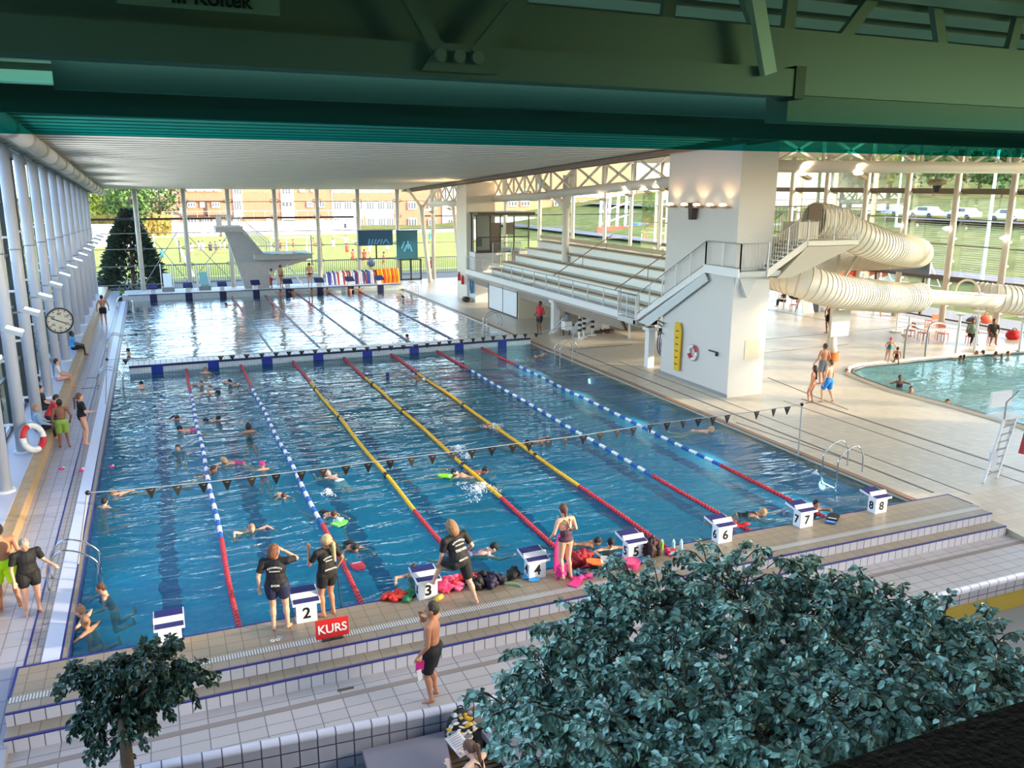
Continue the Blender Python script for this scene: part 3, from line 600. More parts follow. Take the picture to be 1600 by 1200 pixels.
# pillars under the bleachers
for i, (x, y, w) in enumerate(((23.75, 28.9, .4), (23.75, 18.4, .34))):
    t = thing('pillar', 'square white pillar carrying the bleachers, %s' % ('behind the person in red', 'near the stair tower')[i], 'pillar', (x, y, 0)); MB().span((-w/2, -w/2, 0), (w/2, w/2, 1.95)).build('shaft', WHITE, t); MB().span((-w/2-.1, -w/2-.1, 1.8), (w/2+.1, w/2+.1, 1.95)).build('cap', WHITE, t)
for i, (x, y) in enumerate(((26.9, 25.6), (24.0, 17.5))):
    t = thing('thin_post', 'slim white steel post %s' % ('under the bleacher corner', 'beside the stair wall with hoses')[i], 'post', (x, y, 0)); MB().cyl((0, 0, 0), (0, 0, 2.2), .06, 10).build('shaft', WHITE, t); MB().cyl((0, 0, 0), (0, 0, .02), .12, 10).build('foot', WHITE, t)
# --- bleachers
t = thing('bleachers', 'white stepped spectator stand raised over the poolside', 'bleachers', (23.6, 18.9, 1.6))
Y0, Y1 = 0, 25.2
BL = mat('bleacher white', (238, 240, 236), .5); BW = mat('bench wood edge', (190, 172, 146), .6)
MB().prism([(0, Y0, .35), (0, Y1, .35), (0, Y1, .62), (0, Y0, .62)], (5.6, 0, 0)).build('deck_slab', BL, t)
for i in range(5):
    x = 1.2+.82*i; z = .62+.5*i
    MB().span((x, Y0+.2, .62 if i == 0 else z-.1), (x+.5+.5, Y1-2.2-.3*i, z+.42)).build('riser', BL, t)
    b = MB().span((x-.28, Y0+1.2, z+.36), (x+.12, Y1-2.4-.3*i, z+.42)).build('bench', BW, t)
MB().span((5.2, Y0+1, 3.1), (5.4, Y1-2, 3.35)).build('back_rail', BW, t)
for j in range(7): MB().span((-.05+.05*j, 2.2, .38-.095*j), (.03+.05*j, Y1, .425-.095*j)).build('fascia_slat', mat('fascia slat', (176, 160, 146), .5), t)
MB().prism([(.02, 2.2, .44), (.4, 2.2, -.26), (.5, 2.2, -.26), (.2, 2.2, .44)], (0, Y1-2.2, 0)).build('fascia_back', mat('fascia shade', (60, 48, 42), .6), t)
MB().span((-.04, Y0, .44), (.05, Y1, .80)).build('toe_board', WHITE, t)
def railing(parent, p0, p1, h=1.05, n=10, bars=0, mat_=GREYM, rail=.05, mid=True, vert=None):
    p0, p1 = V(p0), V(p1); L = p1-p0
    MB().tube([p0+V((0, 0, h)), p1+V((0, 0, h))], rail/2, 8).build('handrail', mat_, parent)
    for i in range(n+1):
        q = p0+L*(i/n); MB().bar(q, q+V((0, 0, h)), .045).build('post', WHITE, parent)
    if mid: MB().tube([p0+V((0, 0, h*.14)), p1+V((0, 0, h*.14))], .014, 6).build('lower_rail', mat_, parent)
    if bars:
        m_ = MB()
        for i in range(bars+1): q = p0+L*(i/bars); m_.bar(q+V((0, 0, .1)), q+V((0, 0, h)), .018)
        m_.build('balusters', mat_, parent)['kind'] = 'stuff'
GLR = glass('rail pane', (.80, .84, .85), .5)
railing(t, (0, Y0+.4, .66), (0, Y1, .66), 1.1, 14, bars=0)
m_ = MB(); [m_.tube([(0, .4, .9+.16*k), (0, Y1, .9+.16*k)], .008, 4) for k in range(5)]; m_.build('wire_infill', GREYM, t)
for (ya, xa) in ((12.2, 1.0), (4.6, 1.0)):
    MB().tube([(xa, ya, 1.5), (xa+4.0, ya-.2, 3.95)], .03, 8).build('aisle_handrail', mat('oak rail', (150, 128, 104), .5), t)
    for k in (0.1, .5, .9): q = V((xa, ya, 1.5)).lerp(V((xa+4.0, ya-.2, 3.95)), k); MB().bar(q-V((0, 0, .85)), q, .03).build('rail_post', GREYM, t)
# Y column
t = thing('y_column', 'white column with two raking arms rising from the bleachers', 'column', (27, 34.25, 3.6))
MB().cyl((0, 0, -3.6), (0, 0, 5.6), .24, 18).build('shaft', WARMW, t, True)
MB().bar((0, .1, 3.6), (-.9, 2.6, 5.4), .3, .3).build('raking_arm', WARMW, t); MB().bar((0, -.1, 3.6), (-.9, -2.6, 5.6), .3, .3).build('raking_arm', WARMW, t)
p = at(690, 440, z=0)
t = thing('y_column', 'slender white forked column at the far end left of the pier', 'column', (24.8, 57.0, 0)); MB().tube([(0, 0, 0), (-.5, 0, 4.5), (-.7, 0, 6.8)], .2, 14).build('shaft', WARMW, t, True); MB().bar((-.7, 0, 6.6), (-1.9, 0, 8.2), .2).build('raking_arm', WARMW, t); MB().bar((-.6, 0, 6.6), (.6, 0, 8.2), .2).build('raking_arm', WARMW, t)
t = thing('inclined_column', 'second thin leaning column right of the forked far column', 'column', (26.5, 54.5, 0)); MB().tube([(.4, 0, 0), (-.3, 0, 6.8)], .15, 14).build('shaft', WARMW, t, True); MB().cyl((.4, 0, 0), (.4, 0, .05), .25).build('base_plate', WARMW, t)
# control booth
t = thing('control_booth', 'dark framed glass control booth above the far bleacher end', 'booth', (24, 42.9, 3.75))
BF = mat('booth frame', (70, 62, 54), .5)
MB().span((-.02, -.3, 2.65), (4.6, 3.3, 2.85)).build('roof', BF, t); MB().span((0, -.05, -.1), (4.4, 3.2, .02)).build('floor_slab', BF, t)
m_ = MB()
for x in (0, 1.1, 1.9, 3.0, 4.2): m_.span((x-.04, -.04, 0), (x+.04, .04, 2.7))
for y in (1.0, 2.1, 3.15): m_.span((-.04, y-.04, 0), (.04, y+.04, 2.7))
m_.span((0, -.04, 1.0), (4.2, .04, 1.08)); m_.build('mullion', BF, t)
m_ = MB(); m_.quad((0, 0, 0), (4.2, 0, 0), (4.2, 0, 2.7), (0, 0, 2.7)); m_.quad((0, 0, 0), (0, 3.15, 0), (0, 3.15, 2.7), (0, 0, 2.7)); m_.build('pane', glass('booth pane', (.7, .74, .72), 1.2), t)
MB().span((1.15, -.02, 0), (1.85, .03, 2.1)).build('door', mat('booth door', (96, 84, 72), .5), t); MB().span((.3, 1.2, .3), (.9, 2.6, .9)).build('desk', GREYM, t); MB().span((3.2, 2.0, 1.1), (3.9, 2.1, 2.0)).build('cabinet', mat('booth cabinet', (130, 120, 104), .5), t)
railing(t, (.9, -1.0, -.9), (3.1, -1.0, -.9), 1.6, 3, bars=22)
MB().span((2.8, -.9, -.9), (4.4, 0, .05)).build('side_block', mat('booth block', (170, 160, 144), .6), t)
# ================= stairs =================
t = thing('steel_staircase', 'white steel stair climbing from the bleachers to the slide platform', 'stairs', (23.45, 19.0, 2.25))
SG = mat('stair grey', (188, 190, 186), .5)
MB().prism([(-.13, -.2, -.1), (-.13, -5.3, 2.76), (-.13, -5.55, 2.45), (-.13, -1.1, -.15)], (.04, 0, 0)).build('side_plate', mat('stair plate grey', (200, 204, 204), .6), t)
BAL = mat('baluster steel', (178, 176, 170), .4, .3)
# lower flight: landing (local 0..) to z 3.0 at y -5.3
MB().prism([(-.15, 0, -.05), (-.15, 0, .22), (-.15, -5.3, 3.05), (-.15, -5.3, 2.75)], (.1, 0, 0)).build('stringer', WHITE, t)
MB().prism([(1.0, 0, -.05), (1.0, 0, .22), (1.0, -5.3, 3.05), (1.0, -5.3, 2.75)], (.1, 0, 0)).build('stringer', WHITE, t)
MB().prism([(-.1, 0, -.06), (-.1, 0, -.02), (-.1, -5.3, 2.79), (-.1, -5.3, 2.73)], (1.1, 0, 0)).build('soffit', SG, t)
for i in range(15): MB().span((-.05, -.33*i-.33, .17*i+.1), (1.0, -.33*i, .17*i+.15)).build('tread', GREYM, t)
MB().span((-.2, 0, -.25), (1.3, 1.7, 0)).build('landing', SG, t); MB().span((-.2, -.1, -.3), (1.0, .2, -.05)).build('landing_beam', GREYM, t)
railing(t, (-.12, 0, .15), (-.12, -5.3, 2.98), 1.1, 5)
railing(t, (-.2, 1.7, 0), (-.2, 0, 0), 1.15, 2, bars=10)
# upper landing
MB().span((-.2, -7.6, 2.78), (1.9, -5.3, 3.0)).build('landing', SG, t)
MB().span((-.22, -7.62, 2.78), (-.14, -5.3, 3.12)).build('toe_board', WHITE, t)
railing(t, (-.12, -5.3, 2.98), (-.12, -7.6, 3.0), 1.1, 2, mat_=BAL); railing(t, (-.12, -7.6, 3.0), (1.2, -7.6, 3.0), 1.1, 1, bars=8, mat_=BAL)
MB().prism([(.1, -7.3, 2.75), (1.0, -7.3, 2.75), (.55, -7.3, 1.9)], (0, .3, 0)).build('bracket', SG, t)
MB().prism([(.1, -5.7, 2.75), (.1, -7.3, 2.75), (.1, -7.0, 2.2)], (.15, 0, 0)).build('bracket', WHITE, t)
# second flight going right (+x)
xA, xB, zA, zB = 1.2, 3.1, 3.0, 4.15
for yy in (-7.65, -6.1): MB().prism([(xA, yy, zA-.25), (xA, yy, zA+.05), (xB, yy, zB+.05), (xB, yy, zB-.25)], (0, .08, 0)).build('stringer', WARMW, t)
for i in range(8): f = i/8; MB().span((xA+(xB-xA)*f, -7.6, zA+(zB-zA)*(f+.08)), (xA+(xB-xA)*f+.2, -6.1, zA+(zB-zA)*(f+.08)+.05)).build('tread', WHITE, t)
railing(t, (xA, -7.62, zA+.05), (xB, -7.62, zB+.05), 1.1, 2, bars=16, mat_=BAL); railing(t, (xA, -6.05, zA+.05), (xB, -6.05, zB+.05), 1.0, 3, mat_=mat('oak rail', (150, 128, 104), .5))
# slide platform
MB().span((xB, -7.7, zB-.2), (xB+2.7, -4.6, zB)).build('platform', WARMW, t)
MB().prism([(xA+.5, -7.68, zA-.3), (xA+1.2, -7.68, zA-.3), (xB+2.65, -7.68, zB-.22), (xB, -7.68, zB-.22)], (0, 1.6, 0)).build('soffit_wedge', mat('wedge grey', (190, 180, 160), .6), t)
railing(t, (xB, -7.65, zB), (xB+2.7, -7.65, zB), 1.3, 2, bars=22, mat_=BAL); railing(t, (xB+.4, -4.7, zB), (xB+2.7, -4.7, zB), 1.3, 2, bars=12, mat_=BAL)
MB().span((xB-.15, -7.75, zB+.85), (xB+.55, -7.7, zB+1.45)).build('notice_board', mat('brown board', (96, 76, 62), .6), t)
MB().span((xB+.4, -6.6, zB), (xB+1.5, -5.6, zB+.7)).build('start_box', WARMW, t)
# ================= water slides =================
SW = mat('slide fibreglass', (232, 224, 208), .35); SY = mat('slide yellow inside', (196, 166, 100), .5); SR = mat('slide rib', (214, 200, 176), .45)
def smooth_path(pts, n=12):
    pts = [V(p) for p in pts]; out = []
    for i in range(len(pts)-1):
        p0 = pts[max(i-1, 0)]; p1 = pts[i]; p2 = pts[i+1]; p3 = pts[min(i+2, len(pts)-1)]
        for k in range(n):
            s = k/n; out.append(.5*((2*p1)+(p2-p0)*s+(2*p0-5*p1+4*p2-p3)*s*s+(3*p1-p0-3*p2+p3)*s**3))
    out.append(pts[-1]); return out
def sl(px, py, y): return at(px, py, y=y)
def slide(name, lab, pts, r, ribs_sp=.25, ribr=.036, cap=False, m=None):
    t = thing(name, lab, 'slide', pts[0]); o = V(pts[0]); P = [p-o for p in smooth_path(pts)]
    MB().tube(P, r, 28, cap=cap).build('tube_shell', m or SW, t, True)
    L = 0; mb = MB(); nxt = 0
    for i in range(1, len(P)):
        seg = (P[i]-P[i-1]).length
        while L+seg > nxt:
            q = P[i-1].lerp(P[i], (nxt-L)/seg); d = (P[i]-P[i-1]).normalized(); mb.torus(q, r, ribr, ax=d, n=28, k=5); nxt += ribs_sp
        L += seg
    mb.build('ribs', SR, t, True)['kind'] = 'stuff'
    return t
R_ = .74
t = slide('water_slide', 'upper cream ribbed tube slide curving out from the platform', [sl(1272, 344, 13.4), sl(1298, 348, 13.4), sl(1325, 362, 13.2), sl(1355, 376, 13.2), sl(1390, 387, 13.8), sl(1420, 393, 15.4), sl(1434, 396, 18.0), sl(1418, 399, 21), sl(1375, 402, 22.5), sl(1325, 402, 21), sl(1285, 413, 18.5), sl(1250, 430, 16)], R_)
t2 = slide('water_slide', 'lower cream ribbed tube slide sweeping past the tower', [sl(1214, 427, 14.5), sl(1258, 441, 13.2), sl(1308, 455, 13.2), sl(1360, 461, 14.2), sl(1400, 465, 15.4), sl(1436, 464, 16)], R_)
# open half pipe part
P = smooth_path([sl(1430, 462, 16.0), sl(1470, 462, 16), sl(1510, 465, 16), sl(1552, 467, 16)], 8)
t = thing('slide_trough', 'open half-pipe stretch of slide between two ribbed tubes', 'slide', P[0]); vs = []; fs = []; n = 14
for i, p in enumerate(P):
    for k in range(n+1):
        a = math.pi+math.pi*k/n; vs.append(p-P[0]+V((0, .7*math.cos(a), .75*math.sin(a)+.25)))
for i in range(len(P)-1): fs += [(i*(n+1)+k, i*(n+1)+k+1, (i+1)*(n+1)+k+1, (i+1)*(n+1)+k) for k in range(n)]
o = MB().add(vs, fs).build('trough', SW, t, True); o.modifiers.new('s', 'SOLIDIFY').thickness = .05
MB().tube([p-P[0]+V((0, -.72, .25)) for p in P], .06, 8).build('lip', WARMW, t); MB().torus(P[16]-P[0]+V((0, 0, .2)), .74, .06, ax=(1, 0, 0), a0=0, a1=math.pi, n=20).build('joint_flange', WARMW, t)
t4 = slide('water_slide', 'short ribbed tube end of the slide with yellow inside at the right edge', [sl(1524, 462, 18.0), sl(1560, 466, 17), sl(1600, 471, 16.6), sl(1650, 480, 16.4)], .78)
o = MB(); 
for i, (px, py, zt_) in enumerate(((1493, 555, 2.2), (1522, 550, 2.2), (1592, 550, 1.9))):
    p = at(px, py, z=0); t = thing('slide_support', 'slim white slide support pole, %s from the right edge' % ('third', 'second', 'first')[i], 'post', p); MB().cyl((0, 0, 0), (0, 0, zt_), .07, 10).build('pole', WHITE, t); MB().cyl((0, 0, zt_-.12), (0, 0, zt_), .12, 10, r2=.3).build('saddle', WHITE, t)
# main support pole with orange skirt and board
t = thing('slide_mast', 'white mast with orange base and blank notice board', 'mast', (33.1, 16.3, 0))
MB().cyl((0, 0, .3), (0, 0, 4.3), .2, 14).build('pole', WARMW, t, True); MB().tube([(0, 0, .45), (0, 0, 1.3)], [.3, .2], 14).build('flared_base', WARMW, t, True); MB().cyl((0, 0, 0), (0, 0, .45), .4, 24).build('orange_skirt', mat('orange skirt', (196, 104, 30), .5), t)
MB().box((.1, -.35, 1.95), (1.15, .06, 1.3)).build('board', mat('blank board', (226, 220, 208), .5), t)
for (dx, dz) in ((-1.6, 1.9), (1.8, 1.8), (.5, 2.2)): MB().bar((0, 0, 3.6), (dx, .6, 3.6+dz*.9), .14).build('arm', WARMW, t)
# red floats behind the slides
for i, (px, py) in enumerate(((1293, 423), (1312, 428), (1334, 424))):
    p = at(px, py, y=30); t = thing('wall_buoy', 'orange red float shape hung behind the slides, %s from the tower' % ordn[i].replace('nearest', 'first'), 'float', p); MB().prism([(-.5, 0, -.3), (.1, 0, -.42), (.5, 0, -.1), (.4, 0, .4), (-.45, 0, .35)], (0, .3, 0)).build('panel', mat('float red', (222, 76, 40), .5), t); MB().bar((0, 0, .3), (0, 0, 1.0), .05).build('hanger', GREYM, t)
# ================= diving tower =================
def dpx(px, py, y=55.4): p = at(px, py, y=y); return p
t = thing('diving_tower', 'grey concrete diving tower with two platforms at the far end', 'diving tower', (9.4, 55.0, .42))
O = V((9.4, 55.0, .42)); CT = mat('tower concrete', (172, 172, 170), .65, noise=.05)
MB().prism([dpx(*q)-O for q in ((341, 357), (380, 363), (400, 386), (410, 398), (488, 400), (476, 408), (430, 422), (420, 452), (384, 452), (352, 364))], (0, .9, 0)).build('fin', CT, t)
def boxpx(a, b, y0, y1): p = dpx(*a, y=y0)-O; q = dpx(*b, y=y0)-O; return MB().span((p.x, y0-O.y, q.z), (q.x, y1-O.y, p.z))
boxpx((337, 355), (380, 362), 54.4, 57.4).build('upper_platform', CT, t); boxpx((398, 398), (488, 404), 54.4, 57.6).build('lower_platform', CT, t)
def rl(pts, yy, n): 
    P = [dpx(*q, y=yy)-O for q in pts]; 
    for a, b in zip(P[:-1], P[1:]):
        L = (b-a).length; k = max(1, int(L/.16)); m_ = MB(); m_.tube([a, b], .03, 6)
        for i in range(k+1): q = a.lerp(b, i/k); m_.bar(q, q-V((0, 0, .95)), .025)
        m_.build('railing', WHITE, t)
rl([(338, 337), (378, 341)], 54.5, 8); rl([(338, 335), (372, 337)], 57.2, 8); rl([(378, 341), (416, 378), (462, 382)], 54.5, 8); rl([(372, 337), (420, 376)], 57.2, 8)
MB().span((dpx(338, 337, 54.5).x-O.x-.05, -.5, dpx(338, 357, 54.5).z-O.z), (dpx(346, 337, 54.5).x-O.x, -.42, dpx(338, 337, 54.5).z-O.z)).build('side_panel', WHITE, t)
MB().bar(dpx(380, 360)-O, dpx(412, 398)-O, 1.0, .12, up=(0, 0, 1)).build('stair_flight', CT, t)
for i, (a, b) in enumerate((((412, 397), (432, 402)), ((461, 396), (487, 400)))):
    p, q = dpx(*a, y=55.6), dpx(*b, y=53.6); tt = thing('springboard', 'green springboard on the lower platform, %s' % ('inner one', 'outer one')[i], 'springboard', p+V((0, 0, .1)))
    MB().bar((0, 0, 0), (q.x-p.x, -2.0, 0), .5, .06).build('board', mat('springboard green', (70, 150, 140), .5), tt); MB().span((-.2, -.3, -.25), (.2, 0, 0)).build('fulcrum', GREYM, tt)
MB().bar(dpx(448, 414)-O, dpx(480, 452)-O, .12, .12).build('brace', WHITE, t)
for i, (px, py, c) in enumerate(((262, 447, 'white'), (318, 447, 'green'))):
    p = at(px, py, z=.42); p = V((p.x, 55.2, 0))
    tt = thing('low_springboard', 'low %s springboard at the far pool end' % c, 'springboard', p)
    MB().bar((0, 1.9, 1.55), (0, -.5, .75), .62, .07).build('board', mat('board '+c, (235, 238, 235) if c == 'white' else (96, 160, 150), .4), tt); MB().span((-.45, -.3, 0), (.45, .2, .68)).build('stand', GREYM, tt)
    for s in (-.45, .45): MB().tube([(s, 2.2, 0), (s, 2.2, 2.3), (s, 1.2, 2.1), (s, .9, .8)], .03, 6).build('handrail', WHITE, tt)
# panels hung in the far glass and the exit door
for i, (a, b, l) in enumerate((((559.5, 360), (614, 383), 'wide dark blue display panel hung in the far glass wall'), ((619, 360), (653, 405), 'tall teal display panel above the far exit door'))):
    p, q = at(*a, y=59.4), at(*b, y=59.4); t = thing('display_panel', l, 'screen', p); MB().span((0, 0, 0), (q.x-p.x, .06, q.z-p.z)).build('panel', mat('display teal', (30, 88, 108), .35) if i else mat('display blue', (28, 76, 110), .35), t)
    MB().span((-.05, -.02, 0), (q.x-p.x+.05, .0, -.06)).build('frame', DARK, t)
    m_ = MB(); random.seed(5+i)
    for k in range(7 if i == 0 else 4): x = (q.x-p.x)*(.3+.09*k if i == 0 else .3+.12*k); zc = (q.z-p.z)*(.75 if i == 0 else .5+.1*(k % 2)); m_.box((x, -.03, zc), (.12, .01, .5 if i == 0 else .7), R=Matrix.Rotation(random.uniform(-.7, .7), 3, 'Y'))
    m_.build('picture_figures', mat('picture light blue', (86, 160, 206), .4), t)
p, q = at(626, 405, y=59.3), at(658, 440, y=59.3)
t = thing('exit_door', 'dark framed double glass exit door at the far end', 'door', (p.x, 59.3, 0)); w_, h_ = q.x-p.x, p.z
m_ = MB()
for x in (0, w_/2, w_): m_.span((x-.07, -.05, 0), (x+.07, .05, h_))
m_.span((0, -.05, h_-.12), (w_, .05, h_)); m_.span((0, -.05, 0), (w_, .05, .15)); m_.build('frame', DARK, t); MB().quad((0, 0, 0), (w_, 0, 0), (w_, 0, h_), (0, 0, h_)).build('pane', PANE, t); MB().cyl((w_/2+.12, -.1, .9), (w_/2+.12, -.1, 1.2), .02, 6).build('handle', STEEL, t)
p, q = at(560, 383, y=59.3), at(616, 403, y=59.3); struct(MB().span((p.x, 59.28, q.z-.04), (q.x, 59.36, q.z+.04)).build('trim_29', DARK)); m = at(588, 390, y=59.3); struct(MB().span((m.x-.06, 59.28, q.z), (m.x+.06, 59.36, p.z)).build('trim_30', DARK))
# ================= outside =================
random.seed(11)
def hillz(x, y): return max(0, min(1, (x-62)/55))*7.5+max(0, min(1, (x-120)/140))*14+max(0, (y-150)/200)*2*(1 if x < 60 else 0)
xs = list(range(-140, -2, 20))+[XL-.3]+list(range(0, 60, 12))+list(range(60, 420, 12)); ys = list(range(-80, 420, 12))
GZ = -.35
mb = MB(); vs = []; fs = []
def gz(x, y): return GZ+hillz(x, y)
nx = len(xs)
for y in ys:
    for x in xs: vs.append((x, y, gz(x, y)-.0 if not (XL-.2 < x < XR+1 and -20 < y < 62) else -2.0))
for j in range(len(ys)-1):
    for i in range(nx-1): fs.append((j*nx+i, j*nx+i+1, (j+1)*nx+i+1, (j+1)*nx+i))
mb.add(vs, fs); struct(mb.build('ground', GRASS, smooth=True))
mb = MB(); mb.span((-60, 60.3, GZ-.2), (58, 72, GZ+.03)); mb.span((49, -60, GZ-.2), (56, 61, GZ+.03)); struct(mb.build('path', mat('grey paving', (132, 130, 128), .9, spec=0)))
mb = MB(); mb.span((-30, 60.3, GZ-.1), (XR, 62.6, GZ+.08)); struct(mb.build('lawn', mat('lawn', (80, 108, 48), .9, spec=0, noise=.2, nscale=1)))
mb = MB(); mb.span((-14, 69.5, GZ-.1), (70, 143, GZ+.05)); struct(mb.build('sports_field', mat('artificial turf', (138, 140, 82), .9, spec=0, noise=.08, nscale=.2)))
mb = MB(); mb.span((-12, 72, GZ+.05), (66, 72.2, GZ+.07)); mb.span((5.3, 72, GZ+.05), (5.6, 141, GZ+.07)); mb.span((-12, 140.5, GZ+.05), (66, 140.9, GZ+.07)); mb.bar(at(520, 368, z=GZ+.05), at(568, 380, z=GZ+.05), .25, .02); struct(mb.build('field_line', WHITE))
mb = MB(); mb.span((-60, 143, GZ-.1), (110, 152, GZ+.05)); struct(mb.build('road', mat('pale asphalt', (160, 150, 142), .9, spec=0)))
mb = MB(); mb.span((56, -60, 0), (57, 140, .35)); 
t = thing('boundary_wall', 'long low white wall at the back of the sports field', 'wall', (6, 152, GZ)); MB().span((-2, 0, 0), (34, .4, 2.0)).build('wall_face', mat('white render', (226, 220, 216), .7), t)
m_ = MB()
for i in range(18): m_.bar((-2+2*i, -.2, 0), (-2+2*i, -.2, 4), .08)
m_.span((-2, -.22, 3.9), (34, -.18, 4)); m_.build('net_posts', GREYM, t)
# bar fence by the glass
t = thing('bar_fence', 'dark vertical bar fence between the glass wall and field', 'fence', (3, 67, GZ))
m_ = MB(); x = 0
while x < 40: m_.bar((x, 0, .1), (x, 0, 1.75), .035); x += .2
m_.build('bars', mat('fence iron', (70, 72, 60), .6), t)['kind'] = 'stuff'
MB().span((0, -.03, 1.7), (40, .03, 1.76)).build('top_rail', mat('fence iron', (70, 72, 60)), t); MB().span((0, -.03, .1), (40, .03, .15)).build('bottom_rail', mat('fence iron', (70, 72, 60)), t)
# buildings
BR = tile('orange brick', (166, 104, 76), (172, 122, 96), .6, .3, 'xz', rough=.8, g=.03); BRP = tile('pink brick', (172, 116, 104), (180, 132, 120), .6, .3, 'xz', rough=.8, g=.03)
WR = mat('white facade', (222, 220, 214), .7); GL = mat('window glass dark', (88, 92, 98), .15); FRW = mat('window white', (228, 228, 226), .5); BRN = mat('dark brown band', (66, 42, 34), .6)
YBLD = 170
def B(name, lab, px0, px1, pyb, mw, wins, extra=(), ztop=16, y=YBLD, depth=14):
    a = at(px0, pyb, y=y); b = at(px1, pyb, y=y); t = thing(name, lab, 'building', (a.x, y, GZ))
    MB().span((.02, 0, 0), (b.x-a.x-.02, depth, ztop)).build('wall', mw, t); MB().span((.05, -.3, ztop), (b.x-a.x-.05, depth+.3, ztop+.4)).build('roof', GREYM, t)
    for (p0, q0, p1, q1, mm) in extra:
        u = at(p0, q0, y=y)-V((a.x, y, GZ)); w = at(p1, q1, y=y)-V((a.x, y, GZ)); MB().span((u.x, -.25, w.z), (w.x, .0, u.z)).build('facade_panel', mm, t)
    for (cx, cy, w, h) in wins:
        u = at(cx-w/2, cy-h/2, y=y)-V((a.x, y, GZ)); v = at(cx+w/2, cy+h/2, y=y)-V((a.x, y, GZ))
        f = MB().span((u.x, -.33, v.z), (v.x, -.2, u.z)).build('window', FRW, t)
        m_ = MB(); n = 3; d = (v.x-u.x)/n
        for k in range(n): m_.span((u.x+d*k+.12, -.36, v.z+.15), (u.x+d*(k+1)-.08, -.33, u.z-.15))
        m_.build('pane', GL, f)
    return t
B('brick_building', 'pinkish brick building behind the far left corner trees', 205, 283, 345, BRP, [(222, 299, 16, 10), (238, 299, 12, 10), (250, 300, 10, 14), (283, 329, 8, 9)], [(205, 280, 262, 302, WR)])
B('brick_building', 'orange brick school block behind the diving tower', 283, 436, 358, BR, [(298, 297, 12, 4), (312, 297, 12, 4), (326, 297, 12, 4), (340, 297, 11, 4), (299, 320, 13, 8), (316, 320, 8, 8), (337, 320, 13, 8), (371, 299, 13, 12), (371, 321, 12, 16), (300, 346, 15, 11), (321, 346, 13, 11), (337, 346, 10, 11), (369, 346, 10, 10), (420, 345, 8, 8)],
  [(286, 284, 345, 297, WR), (362, 284, 380, 340, WR), (287, 313.5, 354, 315.5, BRN), (319, 315, 325, 337, BRN), (287, 336, 362, 338, BRN)])
B('brick_building', 'orange brick block with a tall white bay in the middle', 436, 520, 358, BR, [(447, 299, 14, 10), (448, 319, 17, 9), (484, 319, 10, 9), (500.5, 319, 12, 10), (484, 347, 9, 7), (501, 348, 10, 12), (472, 298, 9, 4), (490, 298, 9, 4)], [(437, 284, 461, 356, WR), (441, 344, 461, 355, mat('garage grey', (150, 154, 162), .6))])
B('white_building', 'white and orange building with two long rows of windows', 520, 616, 358, WR, [(x, 321, 12, 14) for x in (527, 543, 560, 578, 595, 609)]+[(x, 347, 11, 14) for x in (527, 545, 562, 579, 596, 609)]+[(x, 298, 9, 5) for x in (523, 538, 553, 568, 583, 598, 611)], [(520, 301, 616, 314, BR), (566, 338, 572, 356, BR)])
B('brick_building', 'orange brick block right of the white window rows', 616, 760, 360, BR, [(643, 321, 13, 12), (644, 347, 13, 12), (675, 321, 12, 10), (700, 321, 12, 10), (675, 347, 12, 10), (705, 347, 12, 10), (738, 322, 12, 10), (740, 346, 12, 10)], [(690, 284, 712, 358, WR)])
B('brick_building', 'long orange building with brown window bands beyond the bleachers', 760, 985, 352, mat('apricot render', (168, 122, 84), .8), [(x, 300, 11, 6) for x in (873, 888, 903, 918, 933)]+[(x, 318, 14, 8) for x in (800, 820, 872, 890, 912, 930)]+[(952, 316, 10, 10), (968, 316, 10, 10)], [(760, 303, 985, 308, WR), (760, 331, 985, 334, BRN), (838, 331, 842, 352, BRN)])
B('glass_building', 'pale building with tall glass bays beyond the cranes', 985, 1075, 352, mat('ivory render', (214, 206, 196), .8), [(1000, 316, 14, 22), (1022, 316, 14, 22), (1044, 316, 14, 22), (1000, 340, 14, 14), (1044, 340, 14, 14)], [(995, 284, 1002, 352, BR)])
t = thing('site_canopy', 'long low white canopy roof beyond the field', 'canopy', at(760, 345, y=150)); MB().span((0, 0, -.6), (36, 6, .5)).build('roof', WR, t)
for k in range(5): MB().bar((1+8*k, 1, -.6), (1+8*k, 1, -4.5), .3).build('post', GREYM, t)
# dark blue house at the far right
a = at(1510, 300, x=150); t = thing('dark_house', 'dark blue terraced houses on the hill at far right', 'building', (185, 62, 11)); 
MB().span((0, 0, 0), (10, 80, 9)).build('wall', mat('slate blue wall', (70, 76, 98), .7), t); MB().prism([(-1, 0, 9), (5, 0, 12), (11, 0, 9)], (0, 80, 0)).build('roof', mat('slate roof', (90, 86, 96), .7), t)
for j in range(9):
    for k in range(2): MB().span((-.1, 4+8.5*j, 2+3.6*k), (0, 7.5+8.5*j, 4+3.6*k)).build('window', FRW, t)
